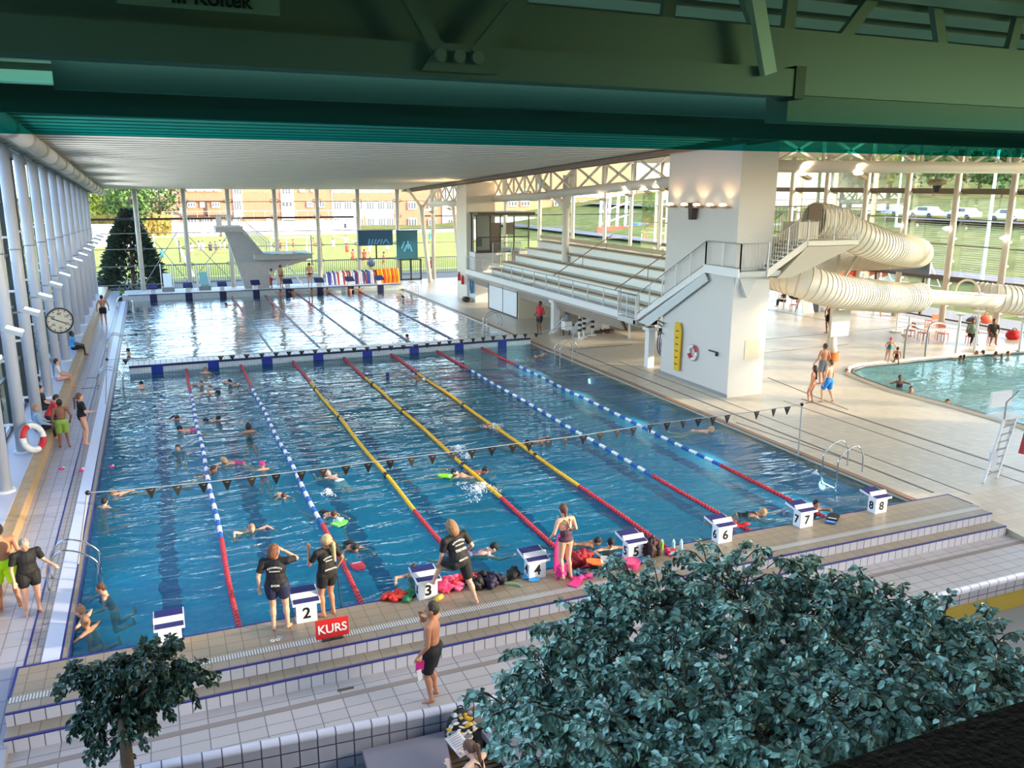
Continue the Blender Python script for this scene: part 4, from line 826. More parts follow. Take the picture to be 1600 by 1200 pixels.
# trees
LEAFG = mat('tree leaves green', (70, 96, 38), .8, noise=.35, nscale=1.2); LEAFY = mat('tree leaves yellow', (150, 160, 48), .8, noise=.3, nscale=1.2); LEAFD = mat('conifer needles', (48, 66, 46), .85, noise=.35, nscale=1.5); BARK = mat('bark', (92, 74, 58), .85, noise=.2, nscale=6)
def tree(name, lab, loc, h, r, m, n=1200, conifer=False, leaf=.28, group=None):
    t = thing(name, lab, 'tree', loc, group=group); MB().tube([(0, 0, 0), (.1, 0, h*.5), (0, .1, h*.85)], [h*.03, h*.02, .04], 8).build('trunk', BARK, t)
    mb = MB(); vs = []; fs = []
    for i in range(n):
        if conifer:
            z = random.random()**.8; rad = r*(1-z)**.75*(.55+.5*random.random())+.1; zz = h*(.06+.92*z); a = random.uniform(0, 6.28); p = V((rad*math.cos(a), rad*math.sin(a), zz-rad*.18)); d = V((math.cos(a), math.sin(a), random.uniform(-.1, .7)))
        else:
            a = random.uniform(0, 6.28); c = random.uniform(-1, 1); q = (1-c*c)**.5; k = random.uniform(.6, 1)*(1+.22*math.sin(3*a+5*c)+.12*math.sin(7*a)); p = V((r*k*q*math.cos(a), r*k*q*math.sin(a), h*.62+h*.38*k*c)); d = V((random.uniform(-1, 1), random.uniform(-1, 1), random.uniform(-1, 1)))
        d.normalize(); s = d.cross(V((random.uniform(-1, 1), random.uniform(-1, 1), random.uniform(-1, 1)))).normalized(); L = leaf*random.uniform(.7, 1.3)*(2.2 if conifer else 1.3)
        b = len(vs); vs += [p-s*L*.35, p+d*L, p+s*L*.35, p-d*L*.4]; fs.append((b, b+1, b+2, b+3))
    mb.add(vs, fs).build('foliage', m, t); return t
random.seed(3)
tree('fir_tree', 'big dark fir standing just outside the far left glass', (.2, 65.0, GZ), 6.9, 2.9, LEAFD, 5200, True, .17)
p = at(160, 320, y=150); tree('birch_tree', 'yellow green tree at the far left corner beyond the field', (p.x, 150, GZ), 11.5, 4.0, LEAFY, 1500, leaf=.5)
p = at(185, 315, y=148); tree('leafy_tree', 'dark green tree between the yellow tree and brick building', (p.x+1, 150, GZ), 13.5, 5.2, LEAFG, 1700, leaf=.5)
p = at(212, 325, y=140); tree('leafy_tree', 'mid green tree in front of the pink brick building', (p.x-1, 140, GZ), 10, 3.6, LEAFG, 1300, leaf=.45)
p = at(250, 325, y=160); tree('leafy_tree', 'round green tree against the pink brick wall', (p.x, 160, GZ), 11.0, 4.0, LEAFG, 1300, leaf=.4)
t = thing('hedge', 'yellow brown hedge running behind the fir tree', 'hedge', (-9, 146, GZ)); mb = MB(); vs = []; fs = []
for i in range(2600):
    p = V((random.uniform(-4, 14), random.uniform(-1, 1), random.uniform(0, 3.4))); d = V((random.uniform(-1, 1), -.3, random.uniform(-1, 1))).normalized()*.5; s = d.cross(V((0, 1, .2))).normalized()*.3; b = len(vs); vs += [p-s, p+d, p+s, p-d]; fs.append((b, b+1, b+2, b+3))
mb.add(vs, fs).build('foliage', mat('autumn hedge', (140, 118, 52), .85, noise=.25, nscale=1), t)
p = at(180, 378, y=118); t = thing('shed', 'pale pink roofed shed beyond the fir tree', 'shed', (p.x, 118, GZ)); MB().span((-4, 0, 0), (3.4, 4, 2.4)).build('wall', WR, t); MB().span((-4.3, -.4, 2.4), (3.7, 4.4, 3.1)).build('roof', mat('pale roof', (216, 200, 196), .7), t)
spots = [(1250, 272, 110, 9), (1290, 268, 120, 10), (1345, 285, 118, 8), (1392, 278, 122, 11), (1425, 275, 130, 11), (1462, 285, 120, 10), (1500, 280, 130, 9), (1530, 290, 125, 8), (1566, 305, 118, 8), (1228, 300, 100, 6), (1305, 318, 92, 5), (1345, 325, 84, 5)]
pl = ['first', 'second', 'third', 'fourth', 'fifth', 'sixth', 'seventh', 'eighth', 'ninth', 'tenth', 'eleventh', 'twelfth']
order = sorted(range(len(spots)), key=lambda i: spots[i][0])
for i, (px, py, X, h) in enumerate(spots):
    p = at(px, py, x=X); z0 = gz(X, p.y)
    tree('hill_tree', 'leafy tree on the hillside outside, %s counting from the tower side' % pl[order.index(i)], (X, p.y, z0-.5), h, h*.45, LEAFG if i % 3 else LEAFY, 700, leaf=.55, group='trees on the hillside')
mb = MB(); mb.bar((70, -20, gz(70, 0)+.1), (70, 160, gz(70, 0)+.1), 7, .1); mb.bar((97, -20, gz(97, 0)+.1), (97, 160, gz(97, 0)+.1), 8, .1); struct(mb.build('road', mat('asphalt', (118, 116, 118), .9, spec=0)))
for i, (px, py) in enumerate(((1386, 321), (1440, 322), (1498, 324), (1570, 326), (1410, 352))):
    p = at(px, py, x=97 if i < 4 else 70); z = gz(p.x, 0)+.15
    t = thing('parked_car', 'pale car on the road outside, %s' % ('first from the tower side', 'second from the tower side', 'third from the tower side', 'farthest to the right', 'on the nearer road')[i], 'car', (p.x, p.y, z), 0, 'cars on the outside road')
    MB().prism([(0, -2.1, .35), (0, 2.1, .35), (0, 2.1, .8), (0, 1.3, .9), (0, .7, 1.4), (0, -1.1, 1.4), (0, -1.7, .9), (0, -2.1, .85)], (1.7, 0, 0)).build('body', mat('car white', (220, 222, 226), .3), t)
    for s in (-1.3, 1.3): MB().cyl((-.02, s, .32), (.2, s, .32), .32, 12).build('wheel', BLACK, t)
    MB().prism([(-.01, -1.0, .92), (-.01, .62, .92), (-.01, .55, 1.32), (-.01, -.95, 1.32)], (-.01, 0, 0)).build('window', GL, t)
for i, (px, py, h, X) in enumerate(((1405, 300, 9, 90), (1552, 300, 16, 64), (1285, 300, 8, 100))):
    p = at(px, py, x=X); t = thing('lamp_post', 'white outdoor lamp post seen through the right glass, %s' % ('in the middle', 'tallest with the blinds', 'nearest the tower')[i], 'lamp post', (X, p.y, gz(X, 0))); MB().tube([(0, 0, 0), (0, 0, h)], [.16, .08], 8).build('pole', WHITE, t); MB().span((-.3, -.2, h), (.3, .2, h+.15)).build('lamp_head', WHITE, t)
p = at(1420, 365, x=62); t = thing('football_goal', 'white goal frame on the grass outside the right glass', 'goal', (62, p.y, .3)); MB().tube([(0, -2.6, 0), (0, -2.6, 2), (0, 2.6, 2), (0, 2.6, 0)], .1, 6).build('frame', WHITE, t); MB().tube([(0, -2.6, 2), (1.4, -2.6, 0), (1.4, 2.6, 0), (0, 2.6, 2)], .04, 6).build('net_frame', WHITE, t)
for i, (a, b) in enumerate(((430, 482), (467, 482))):
    p = at((a+b)/2-(10 if i else 0), 398, z=GZ); t = thing('football_goal', 'white football goal on the field behind the springboards, %s' % ('wider', 'narrow upright')[i], 'goal', (p.x, p.y, GZ)); w2 = 2.5-1.2*i
    MB().tube([(-w2, 0, 0), (-w2, 0, 2.2), (w2, 0, 2.2), (w2, 0, 0)], .09, 6).build('frame', WHITE, t); MB().tube([(-w2, 0, 2.2), (-w2, 1.3, 0), (w2, 1.3, 0), (w2, 0, 2.2)], .04, 6).build('net_frame', WHITE, t)
for i, (px, py0, py1) in enumerate(((282, 376, 410), (488, 368, 415), (503, 372, 405), (245, 365, 425))):
    p = at(px, py1, z=GZ); q = at(px, py0, y=p.y); t = thing('field_post', 'thin pole on the sports field, %s' % ('left of the diving tower', 'dark, beside the goals', 'right of the goals', 'white, beside the fir tree')[i], 'post', (p.x, p.y, GZ)); MB().cyl((0, 0, 0), (0, 0, q.z-GZ), .06, 6).build('pole', WHITE if i == 3 else DARK, t); MB().cyl((0, 0, 0), (0, 0, .1), .15, 6).build('foot', DARK, t)
for i, (px, w) in enumerate(((957, 26), (1012, 9))):
    p = at(px, 360, y=110); t = thing('scaffold_tower', 'white lattice structure with red foot outside beyond the bleachers' if i == 0 else 'blue container with white doors outside beyond the bleachers', 'structure', (p.x, 110, GZ))
    if i == 0:
        m_ = MB()
        for k in range(4): m_.bar((-2.5+1.6*k, 0, 0), (-2.2+1.6*k, 0, 8), .35); m_.bar((-2.5, 0, 2*k+.5), (3, 0, 2*k+2.2), .2)
        m_.build('lattice', WR, t); MB().span((-3, -.2, 0), (3, 0, 2.2)).build('red_foot', mat('rust red', (180, 70, 50), .6), t)
    else:
        MB().span((-2, 0, 0), (.6, 3, 2.6)).build('container_body', mat('container blue', (70, 130, 170), .6), t); MB().span((1.4, 0, 0), (4, 3, 2.6)).build('container_body', mat('container indigo', (90, 110, 170), .6), t)
# mirrored sun shade outside the left glass: neighbouring dark wing
struct(MB().span((-16, -12, -1), (-11, 46, 6)).build('wing_exterior', mat('dark clad wing', (74, 78, 92), .5))); m_ = MB()
for j in range(12): m_.span((-10.98, -8+4.4*j, 1.0), (-10.9, -5.4+4.4*j, 3.4)); m_.span((-10.98, -8+4.4*j, 4.2), (-10.9, -5.4+4.4*j, 5.6))
struct(m_.build('wing_window_exterior', mat('wing window', (190, 196, 206), .3)))
# ================= starting blocks =================
names8 = ['one', 'two', 'three', 'four', 'five', 'six', 'seven', 'eight']
BW_ = mat('block white', (226, 228, 232), .35); BN = mat('block navy grip', (24, 28, 96), .7)
TXM = Matrix.Rotation(math.pi/2, 4, 'X')
for k in range(8):
    x = 1.75+2.5*k; n = str(k+1)
    t = thing('starting_block', 'white starting block numbered %s on the near pool edge' % n, 'starting block', (x, -.20, PZ), 0, 'numbered starting blocks')
    MB().prism([(-.2, -.15, 0), (.2, -.15, 0), (.2, .12, 0), (-.2, .12, 0)], (0, 0, .40)).build('base', BW_, t)
    MB().prism([(-.27, -.22, .40), (-.27, -.22, .45), (-.27, .38, .53), (-.27, .38, .48)], (.54, 0, 0)).build('platform', BW_, t)
    MB().prism([(-.25, .05, .487), (-.25, .05, .495), (-.25, .37, .537), (-.25, .37, .53)], (.5, 0, 0)).build('grip_top', BN, t)
    MB().prism([(-.25, -.21, .452), (-.25, -.21, .46), (-.25, -.06, .48), (-.25, -.06, .47)], (.5, 0, 0)).build('grip_rear', BN, t)
    MB().prism([(-.27, -.05, .47), (-.27, .02, .555), (-.27, .05, .555), (-.27, -.01, .48)], (.54, 0, 0)).build('footrest', BW_, t)
    MB().tube([(-.28, .30, .46), (-.32, .33, .2), (-.28, .4, .2)], .012, 6).build('grab_rail', GREYM, t)
    text('number', n, .32, BLACK, t, Matrix.Translation((0, -.154, .19))@TXM, bold=True)
    text('number', n, .30, BLACK, t, Matrix.Translation((-.205, 0, .19))@Matrix.Rotation(-math.pi/2, 4, 'Z')@TXM, bold=True)
proto = None
for k in range(8):
    x = 1.75+2.5*k
    lab = 'far starting block with navy top in line with lane %s' % names8[k]
    if proto is None:
        t = proto = thing('far_starting_block', lab, 'starting block', (x, 53.5, .42), 0, 'starting blocks at the far end')
        MB().prism([(-.16, -.1, 0), (.16, -.1, 0), (.2, .2, 0), (-.2, .2, 0)], (0, 0, .32)).build('base', BW_, t); MB().prism([(-.34, -.45, .38), (-.34, .35, .46), (-.34, .35, .70), (-.34, .28, .72), (-.34, -.45, .46)], (.68, 0, 0)).build('platform', BN, t)
    else: dup(proto, (x, 53.5, .42), 0, lab)
# ================= lane ropes =================
def rope(mb_r, x, y0, y1, segs):
    """a lane rope: strings of disc floats coloured by stretch"""
    vs = {}
def lane_rope(lab, x, y0, y1, z, pattern, mid, end, m_end, group, alt=None, step=.14):
    t = thing('lane_rope', lab, 'lane rope', (x, y0, z), 0, group)
    def run(name, a, b, m, cond=None):
        mb = MB(); y = a; i = 0
        while y < b:
            if cond is None or cond(i): 
                dx = .02*math.sin((y+x)*.9); mb.tube([(dx, y-y0, .0), (dx, y-y0+.035, .012), (dx, y-y0+.085, .012), (dx, y-y0+step*.92, 0)], [.042, .062, .062, .042], 8)
            y += step; i += 1
        if mb.v: o = mb.build(name, m, t, True); o['kind'] = 'stuff'
    run('red_floats', y0+.15, y0+end, m_end); run('red_floats', y1-end, y1-.1, m_end)
    if alt is None: run('middle_floats', y0+end, y1-end, mid)
    else:
        run('blue_floats', y0+end, y1-end, alt, lambda i: (i//3) % 2 == 0); run('white_floats', y0+end, y1-end, WHITE, lambda i: (i//3) % 2 == 1)
    if alt is None:
        m2 = MB()
        for yy in (8, 15, 20): m2.tube([(0, yy-y0-.1, 0), (0, yy-y0+.1, 0)], .085, 8)
        m2.build('dark_marker', DARK, t)
    MB().tube([(0, 0, 0), (0, y1-y0, 0)], .012, 5).build('cable', GREYM, t)
RR = mat('rope red', (192, 34, 52), .45)
for k in range(7):
    x = 3+2.5*k; col = 'yellow' if k in (2, 3, 4) else 'blue and white'
    lane_rope('%s lane rope with red ends, %s from the left pool edge' % (col, ordn[k].replace('nearest', 'first')), x, .02, YB-.05, -.045, None, YEL, 4.9, RR, 'lane ropes of the near pool', None if col == 'yellow' else LBLUE)
for k in range(7):
    x = 3+2.5*k
    if k < 2: continue
    t = thing('far_lane_rope', 'thin dark lane rope beyond the bulkhead, %s of five from the left' % ordn[k-2].replace('nearest', 'first'), 'lane rope', (x-.6, YB+1.3, -.03), 0, 'lane ropes of the far pool')
    MB().tube([(0, 0, 0), (0, 25.4, 0)], .05, 6).build('floats', mat('rope dull', (86, 70, 90), .5), t); MB().tube([(0, 18, 0), (0, 25.4, 0)], .062, 6).build('red_floats', mat('rope dull red', (130, 50, 60), .5), t)
# ================= flag lines =================
FLAGM = mat('pennant black', (12, 12, 15), .6)
def flagline(lab, y, pts, flags, w, h, poles):
    """pts: (px,py) samples of the cord; flags: px positions"""
    P = [at(a, b, y=y) for a, b in pts]; O = V((P[0].x, y, 0)); t = thing('flag_line', lab, 'flag line', O)
    def zat(x):
        for a, b in zip(P[:-1], P[1:]):
            if a.x <= x <= b.x: f = (x-a.x)/(b.x-a.x); return a.z+(b.z-a.z)*f
        return P[-1].z
    MB().tube([p-O for p in P], .012, 5).build('cord', mat('cord grey', (150, 156, 160), .6), t)
    for i, px in enumerate(flags):
        x = at(px, 600, y=y).x if False else None
        # solve the x where the cord crosses this image column
        best = min((abs(( (lambda q: q)(np.dot(np.array([xx, y, zat(xx)])-CAM, _r)/np.dot(np.array([xx, y, zat(xx)])-CAM, _f)*FOC+800))-px), xx) for xx in np.linspace(P[0].x, P[-1].x, 500))[1]
        x = best-O.x; z = zat(best)-.01; a = random.uniform(-.25, .25)
        tw = Matrix.Rotation(a, 3, 'Z')
        def q(u, v, d=0): return V((x, 0, z))+tw@V((u, d, -v))
        f = MB().prism([q(-w/2, 0), q(w/2, 0), q(.015, h), q(-.015, h)], tw@V((0, .006, 0))).build('pennant', FLAGM, t)
        MB().prism([q(-w*.24, h*.22, -.003), q(w*.3, h*.1, -.003), q(w*.02, h*.3, -.003), q(w*.04, h*.21, -.003)], tw@V((0, -.003, 0))).build('swoosh_mark', mat('mark grey', (120, 120, 126), .6), f)
    for (px, pyt, pbx, pby) in poles:
        pb = at(px, pyt, y=y); ft = at(pbx, pby, z=0)-O; m_ = MB().cyl(ft, (pb.x-O.x, 0, pb.z+.02), .022, 8).build('pole', GREYM, t); MB().ell((pb.x-O.x, 0, pb.z), .06).build('pole_cap', BLACK, t)
    return t
flagline('line of black pennants strung across the near end of the pool', 5.0, [(137, 770), (235, 762), (316, 754), (393, 745), (505, 732), (610, 718), (708, 706), (800, 694), (911, 680), (1017, 663), (1091, 654), (1180, 643), (1253, 632)],
  [235, 276, 316, 354, 393, 432, 470, 505, 541, 576, 610, 643, 676, 708, 738, 768, 800, 826, 855, 882, 911, 937, 964, 990, 1017, 1043, 1067, 1091, 1115, 1137, 1182, 1209, 1231], .24, .26, [(137, 770, 122, 881), (1253, 632, 1247, 712)])
flagline('line of black pennants strung just before the bulkhead', 21.2, [(167, 562), (195, 561), (345, 556), (500, 546), (650, 538), (770, 525), (838, 520), (896, 508)],
  [195, 344, 363, 386, 409, 431, 452, 472, 493, 513, 534, 554, 574, 592, 611, 630, 649, 668, 686, 703, 721, 739, 755, 771, 788, 805, 821, 838], .24, .22, [(167, 562, 165, 632), (896, 508, 894, 565)])
# ================= pool ladders =================
def ladder(lab, x, y, side, wide=.6):
    t = thing('pool_ladder', lab, 'ladder', (x, y, 0), 0, 'pool ladders'); s = side
    for dy in (-wide/2, wide/2):
        pts = smooth_path([(-.75*s, dy, 0), (-.72*s, dy, .55), (-.45*s, dy, .85), (-.1*s, dy, .78), (.22*s, dy, .5), (.24*s, dy, .1), (.22*s, dy, -.5)], 5)
        MB().tube(pts, .024, 8).build('handrail', CHROME, t, True)
    for z in (-.2, -.45): MB().box((.22*s, 0, z), (.08, wide, .03)).build('rung', CHROME, t)
ladder('steel pool ladder gripped by the woman in black at the near left', .12, 3.7, 1, .62)
ladder('steel pool ladder on the left side just before the bulkhead', .12, 23.4, 1)
ladder('steel pool ladder on the left side just beyond the bulkhead', .12, 32.5, 1)
ladder('steel pool ladder in the far left corner of the pool', .12, 49.0, 1)
ladder('steel pool ladder on the right side nearest to block eight', 20.9, 3.0, -1, .62)
ladder('steel pool ladder on the right side before the bulkhead end', 20.9, 22.2, -1)
ladder('steel pool ladder on the right side beyond the bulkhead end', 20.9, 32.5, -1)
ladder('steel pool ladder at the far right of the diving end', 20.9, 50.5, -1)
for i, (px, py) in enumerate(((1412, 562), (1445, 560))):
    p = at(px, py, z=0); t = thing('pool_handrail', 'bent handrail of the leisure pool, %s' % ('thin one near the children', 'thicker one near the tables')[i], 'handrail', p)
    MB().tube(smooth_path([(0, 0, 0), (0, 0, 1.4), (.4, .1, 1.75), (1.2, .2, 1.7) if i else (1.0, .2, 1.5)], 5), .05, 8).build('rail', GREYM, t, True); MB().cyl((0, 0, 0), (0, 0, .03), .1, 10).build('flange', STEEL, t)
# ================= clock, lifebuoys, wall gear =================
p = at(93, 501, y=22.3)
t = thing('wall_clock', 'large round swim clock mounted on the left columns', 'clock', (p.x, 22.3, p.z), .35)
MB().cyl((0, .06, 0), (0, -.02, 0), .5, 40).build('dial', mat('dial white', (205, 202, 190), .5), t); MB().torus((0, -.02, 0), .5, .03, ax=(0, 1, 0), n=40).build('rim', DARK, t)
m_ = MB()
for i in range(60):
    a = i*math.pi/30; r0 = .38 if i % 5 == 0 else .43; m_.bar((r0*math.sin(a), -.03, r0*math.cos(a)), (.46*math.sin(a), -.03, .46*math.cos(a)), .03 if i % 5 == 0 else .012, .01, up=(0, 1, 0))
m_.build('minute_marks', BLACK, t); m_ = MB().bar((.2, -.05, -.12), (-.3, -.05, .12), .035, .012, up=(0, 1, 0)); m_.build('hand', BLACK, t)
for s_, x_, z_ in (('60', 0, .28), ('10', .25, .15), ('20', .25, -.15), ('30', 0, -.29), ('40', -.25, -.15), ('50', -.25, .15)): text('numeral', s_, .15, BLACK, t, Matrix.Translation((x_, -.035, z_))@TXM)
MB().bar((-.4, .1, .35), (-.4, .1, -.1), .04).build('bracket', GREYM, t)
def lifebuoy(lab, loc, R, ax):
    t = thing('lifebuoy', lab, 'lifebuoy', loc); x, y, d = fr(ax)
    for i in range(4):
        a = math.pi/4+i*math.pi/2; w = .45 if i % 2 else .45
        MB().torus((0, 0, 0), R, R*.25, ax=ax, n=10, k=10, a0=a-.55, a1=a+.55).build('red_segment' if i % 2 == 0 else 'white_segment', RED if i % 2 == 0 else WHITE, t, True)
        MB().torus((0, 0, 0), R, R*.25, ax=ax, n=4, k=10, a0=a+.55, a1=a+math.pi/2-.55).build('white_segment', WHITE, t, True)
    MB().torus((0, 0, 0), R*1.28, .012, ax=ax, n=30, k=5).build('grab_line', GREYM, t)
p = at(46, 682, x=-1.98); lifebuoy('red and white lifebuoy leaning on a left column', (-1.86, p.y-.2, p.z), .38, (.8, -.6, .25))
lifebuoy('red and white lifebuoy on the stair tower wall', (23.4, 14.37, 1.46), .28, (1, 0, 0))
p = at(1568, 0, z=0)
t = thing('rescue_board', 'yellow moulded rescue board upright on the tower wall', 'board', (23.4, 15.5, 0))
MB().prism([(0, -.22, .45), (0, .16, .45), (0, .26, 2.3), (0, .2, 2.62), (0, -.12, 2.62), (0, -.25, 2.3)], (-.07, 0, 0)).build('board', mat('board yellow', (222, 178, 20), .45), t)
m_ = MB()
for k in range(6): m_.box((-.08, .0, .75+.3*k), (.02, .2, .04))
m_.build('strap', DARK, t)
t = thing('wall_bracket', 'small black bracket on the tower wall right of lifebuoy', 'bracket', (23.45, 12.95, 1.75)); MB().span((-.05, -.3, 0), (0, .3, .05)).build('bar', DARK, t); MB().span((-.1, -.32, -.12), (0, -.25, .05)).build('hook', DARK, t)
t = thing('tower_speaker', 'dark wedge wall speaker below the tower lamps', 'loudspeaker', at(1086, 330, x=23.4)); MB().prism([(0, -.18, .35), (0, .18, .35), (0, .1, -.35), (0, -.1, -.35)], (-.25, 0, 0)).build('cabinet', mat('speaker brown', (70, 56, 50), .6), t); MB().span((0, -.1, .3), (.1, .1, .36)).build('bracket', DARK, t)
for i, px in enumerate((1048, 1070, 1089, 1110, 1130)):
    p = at(px, 321+i*.3, x=23.2); t = thing('tower_uplight', 'warm uplight on the stair tower, %s from the left' % ordn[i].replace('nearest', 'first'), 'lamp', p, 0, 'uplights on the stair tower')
    MB().box((.05, 0, -.04), (.3, .3, .1)).build('housing', mat('tan lamp body', (170, 140, 110), .5), t); MB().ell((-.03, 0, .05), (.14, .18, .07)).build('lens', mat('uplight lens', (255, 224, 180), .3, emit=7), t)
    if i in (0, 2, 4): spot('tower_uplight_beam', p+V((-.05, 0, .12)), p+V((.35, 0, 3)), 75, (1, .55, .26), 125)
# hose reels and brackets beside the stair wall
t = thing('hose_coil', 'blue cleaning hose coiled beside the stair wall', 'hose', (24.3, 17.95, 1.25)); m_ = MB()
for k in range(6): m_.tube([(.1*k-.2+.02*math.sin(3*a), .32*math.cos(a)*(1-.06*k), .62*math.sin(a)*(1-.05*k)) for a in [i*math.pi/10 for i in range(20)]], .035, 6, closed=True)
m_.build('coil', mat('hose blue', (30, 62, 120), .5), t, True); MB().span((-.3, -.1, .55), (.3, .1, .7)).build('bracket', DARK, t)
t = thing('gear_hook_rail', 'rail of small black pole hooks at the stair wall corner', 'hooks', (23.42, 17.1, 2.2))
for k, (z, w) in enumerate(((.45, .1), (.25, .5), (.1, .35), (-.25, .25), (-.35, .12))): MB().bar((0, .1, z), (-.1, -w, z-.05), .06).build('hook', mat('hook grey', (84, 86, 94), .5), t)
MB().bar((0, .12, -.5), (0, .12, .6), .05).build('backing_bar', WHITE, t)
p = at(745, 455, x=23.7); t = thing('pool_hose', 'teal hose hanging on the far white base wall', 'hose', (23.75, 43.4, 1.3)); m_ = MB()
for k in range(4): m_.tube([(0, .25*math.cos(a)-.04*k, .62*math.sin(a)) for a in [i*math.pi/8 for i in range(16)]], .06, 6, closed=True)
m_.build('coil', mat('hose teal', (30, 110, 150), .5), t, True); MB().box((0, 0, .6), (.1, .5, .12)).build('bracket', DARK, t)
t = thing('shoe_pile', 'dark bag lying at the foot of the far base wall', 'bag', (23.4, 43.6, .02)); MB().ell((0, 0, .18), (.3, .5, .2)).build('body', BLACK, t); MB().ell((-.1, .4, .2), (.15, .2, .15)).build('flap', WHITE, t)
for i, (yy, z) in enumerate(((46.0, 1.75), (45.2, 1.55))): t = thing('fire_extinguisher', 'red extinguisher on the far base wall, %s one' % ('left', 'right')[i], 'extinguisher', (23.5, yy-.6, z)); MB().cyl((0, 0, -.35), (0, 0, .2), .12, 10).build('cylinder', RED, t); MB().box((0, 0, .27), (.1, .2, .08)).build('valve', BLACK, t)
# equipment under the bleachers
t = thing('play_raft', 'white inflatable ramp on the floor under the bleachers', 'raft', at(925, 520, z=0)); MB().prism([(-1.1, 0, 0), (1.2, 0, 0), (1.1, 0, .95), (.2, 0, .9)], (0, 1.2, 0)).build('ramp', WHITE, t); MB().tube([(-1.1, -.05, .05), (.2, -.05, .92), (1.1, -.05, .97)], .08, 8).build('edge_tube', mat('raft grey', (190, 190, 188), .5), t)
t = thing('cleaning_trolley', 'grey cleaning trolley with black bucket under the bleachers', 'trolley', at(885, 524, z=0)); MB().box((0, 0, .6), (.45, .5, .5)).build('bin', WHITE, t); MB().box((.1, 0, 1.05), (.25, .3, .35)).build('upper_bin', mat('bin grey', (120, 126, 134), .5), t)
for s in (-.2, .2): MB().bar((s, 0, 0), (s, 0, .4), .06).build('leg', DARK, t)
t = thing('sack_truck', 'white folding frame standing left of the cleaning trolley', 'frame', at(872, 521, z=0)); MB().tube([(-.6, 0, 0), (.3, 0, .9), (.5, 0, .9), (-.3, 0, 0)], .04, 6).build('frame', WHITE, t); MB().bar((-.1, 0, .5), (.1, 0, .45), .05).build('crossbar', WHITE, t)
for i, (px, py) in enumerate(((937, 520), (948, 520))): t = thing('dumbbell_rack', 'brown float weights lying right of the ramp, %s' % ('left heap', 'right heap')[i], 'weights', at(px, py, z=0)); MB().cyl((0, 0, 0), (0, 0, .12), .32, 12).build('disc', mat('weight brown', (92, 62, 50), .6), t); MB().cyl((.25, 0, .0), (.25, 0, .2), .22, 12).build('disc', mat('weight brown', (92, 62, 50)), t)
for i, (px, h) in enumerate(((905, 1.6), (912, 1.8), (925, 1.7), (942, 1.3), (946, 1.3))):
    p = at(px, 515, z=0); p = at(px, 512, y=26.5+i*.4); t = thing('peg_stand', 'white pole stand under the bleachers, %s from the left' % ordn[i].replace('nearest', 'first'), 'stand', (p.x, p.y, 0)); MB().cyl((0, 0, 0), (0, 0, h), .05, 8).build('pole', WHITE, t); MB().cyl((0, 0, 0), (0, 0, .04), .25, 12).build('foot', WHITE, t)
    if i < 3: m_ = MB(); [m_.box((0, -.06, .5+.3*q), (.2, .08, .14)) for q in range(4)]; m_.build('hooks', DARK, t)
# far-end racks of rolled lane ropes and mats
cols = [(60, 60, 150), (210, 210, 220), (160, 40, 50), (40, 70, 170), (225, 225, 230)]
p0 = at(512, 440, y=55.2); p1 = at(592, 440, y=55.2)
random.seed(4)
t = thing('float_rack', 'rack hung with blue white and red floats at the far end', 'rack', (p0.x, 56.4, .0))
n = 26
for i in range(n):
    x = (p1.x-p0.x)*i/n; c = cols[random.randint(0, 4)]; MB().tube([(x, .1, 1.25+.1*random.random()), (x+.03+.1*random.random(), -.15, 1.15), (x+.02+.14*random.random(), -.25, .2)], .075, 7).build('float_strand', mat('strand %d %d %d' % c, c, .5), t)
MB().bar((-.1, .15, 1.0), (p1.x-p0.x, .15, 1.0), .06).build('rail', GREYM, t); MB().bar((-.1, .15, 0), (-.1, .15, 1.0), .06).build('post', GREYM, t); MB().bar((p1.x-p0.x, .15, 0), (p1.x-p0.x, .15, 1.0), .06).build('post', GREYM, t)
p0 = at(593, 440, y=55.2); p1 = at(628, 440, y=55.2)
t = thing('mat_rack', 'rack of orange and yellow foam mats beside the exit door', 'rack', (p0.x, 56.4, 0))
for i in range(11):
    x = (p1.x-p0.x)*i/11; c = [(240, 150, 20), (226, 110, 20), (244, 170, 40), (200, 70, 30)][i % 4]; MB().tube([(x, .25, .1), (x, .2, 1.3), (x+.08, -.15, 1.4), (x+.14, -.3, .7), (x+.1, -.3, .1)], .09, 7).build('foam_mat', mat('foam %d %d %d' % c, c, .6), t)
MB().bar((-.1, .1, .05), (p1.x-p0.x, .1, .05), .08).build('rail', GREYM, t)
# KURS sign
t = thing('kurs_sign', 'red KURS sign standing behind starting block two', 'sign', (4.58, -1.22, PZ), .0)
MB().box((0, 0, .26), (.62, .03, .36), R=Matrix.Rotation(-.12, 3, 'X')).build('panel', RED, t); MB().box((0, .12, .01), (.4, .25, .02)).build('foot', DARK, t); MB().bar((0, .1, 0), (0, .01, .2), .03).build('stay', DARK, t)
text('lettering', 'KURS', .23, WHITE, t, Matrix.Translation((0, -.02, .255))@Matrix.Rotation(-.12, 4, 'X')@TXM, bold=True)
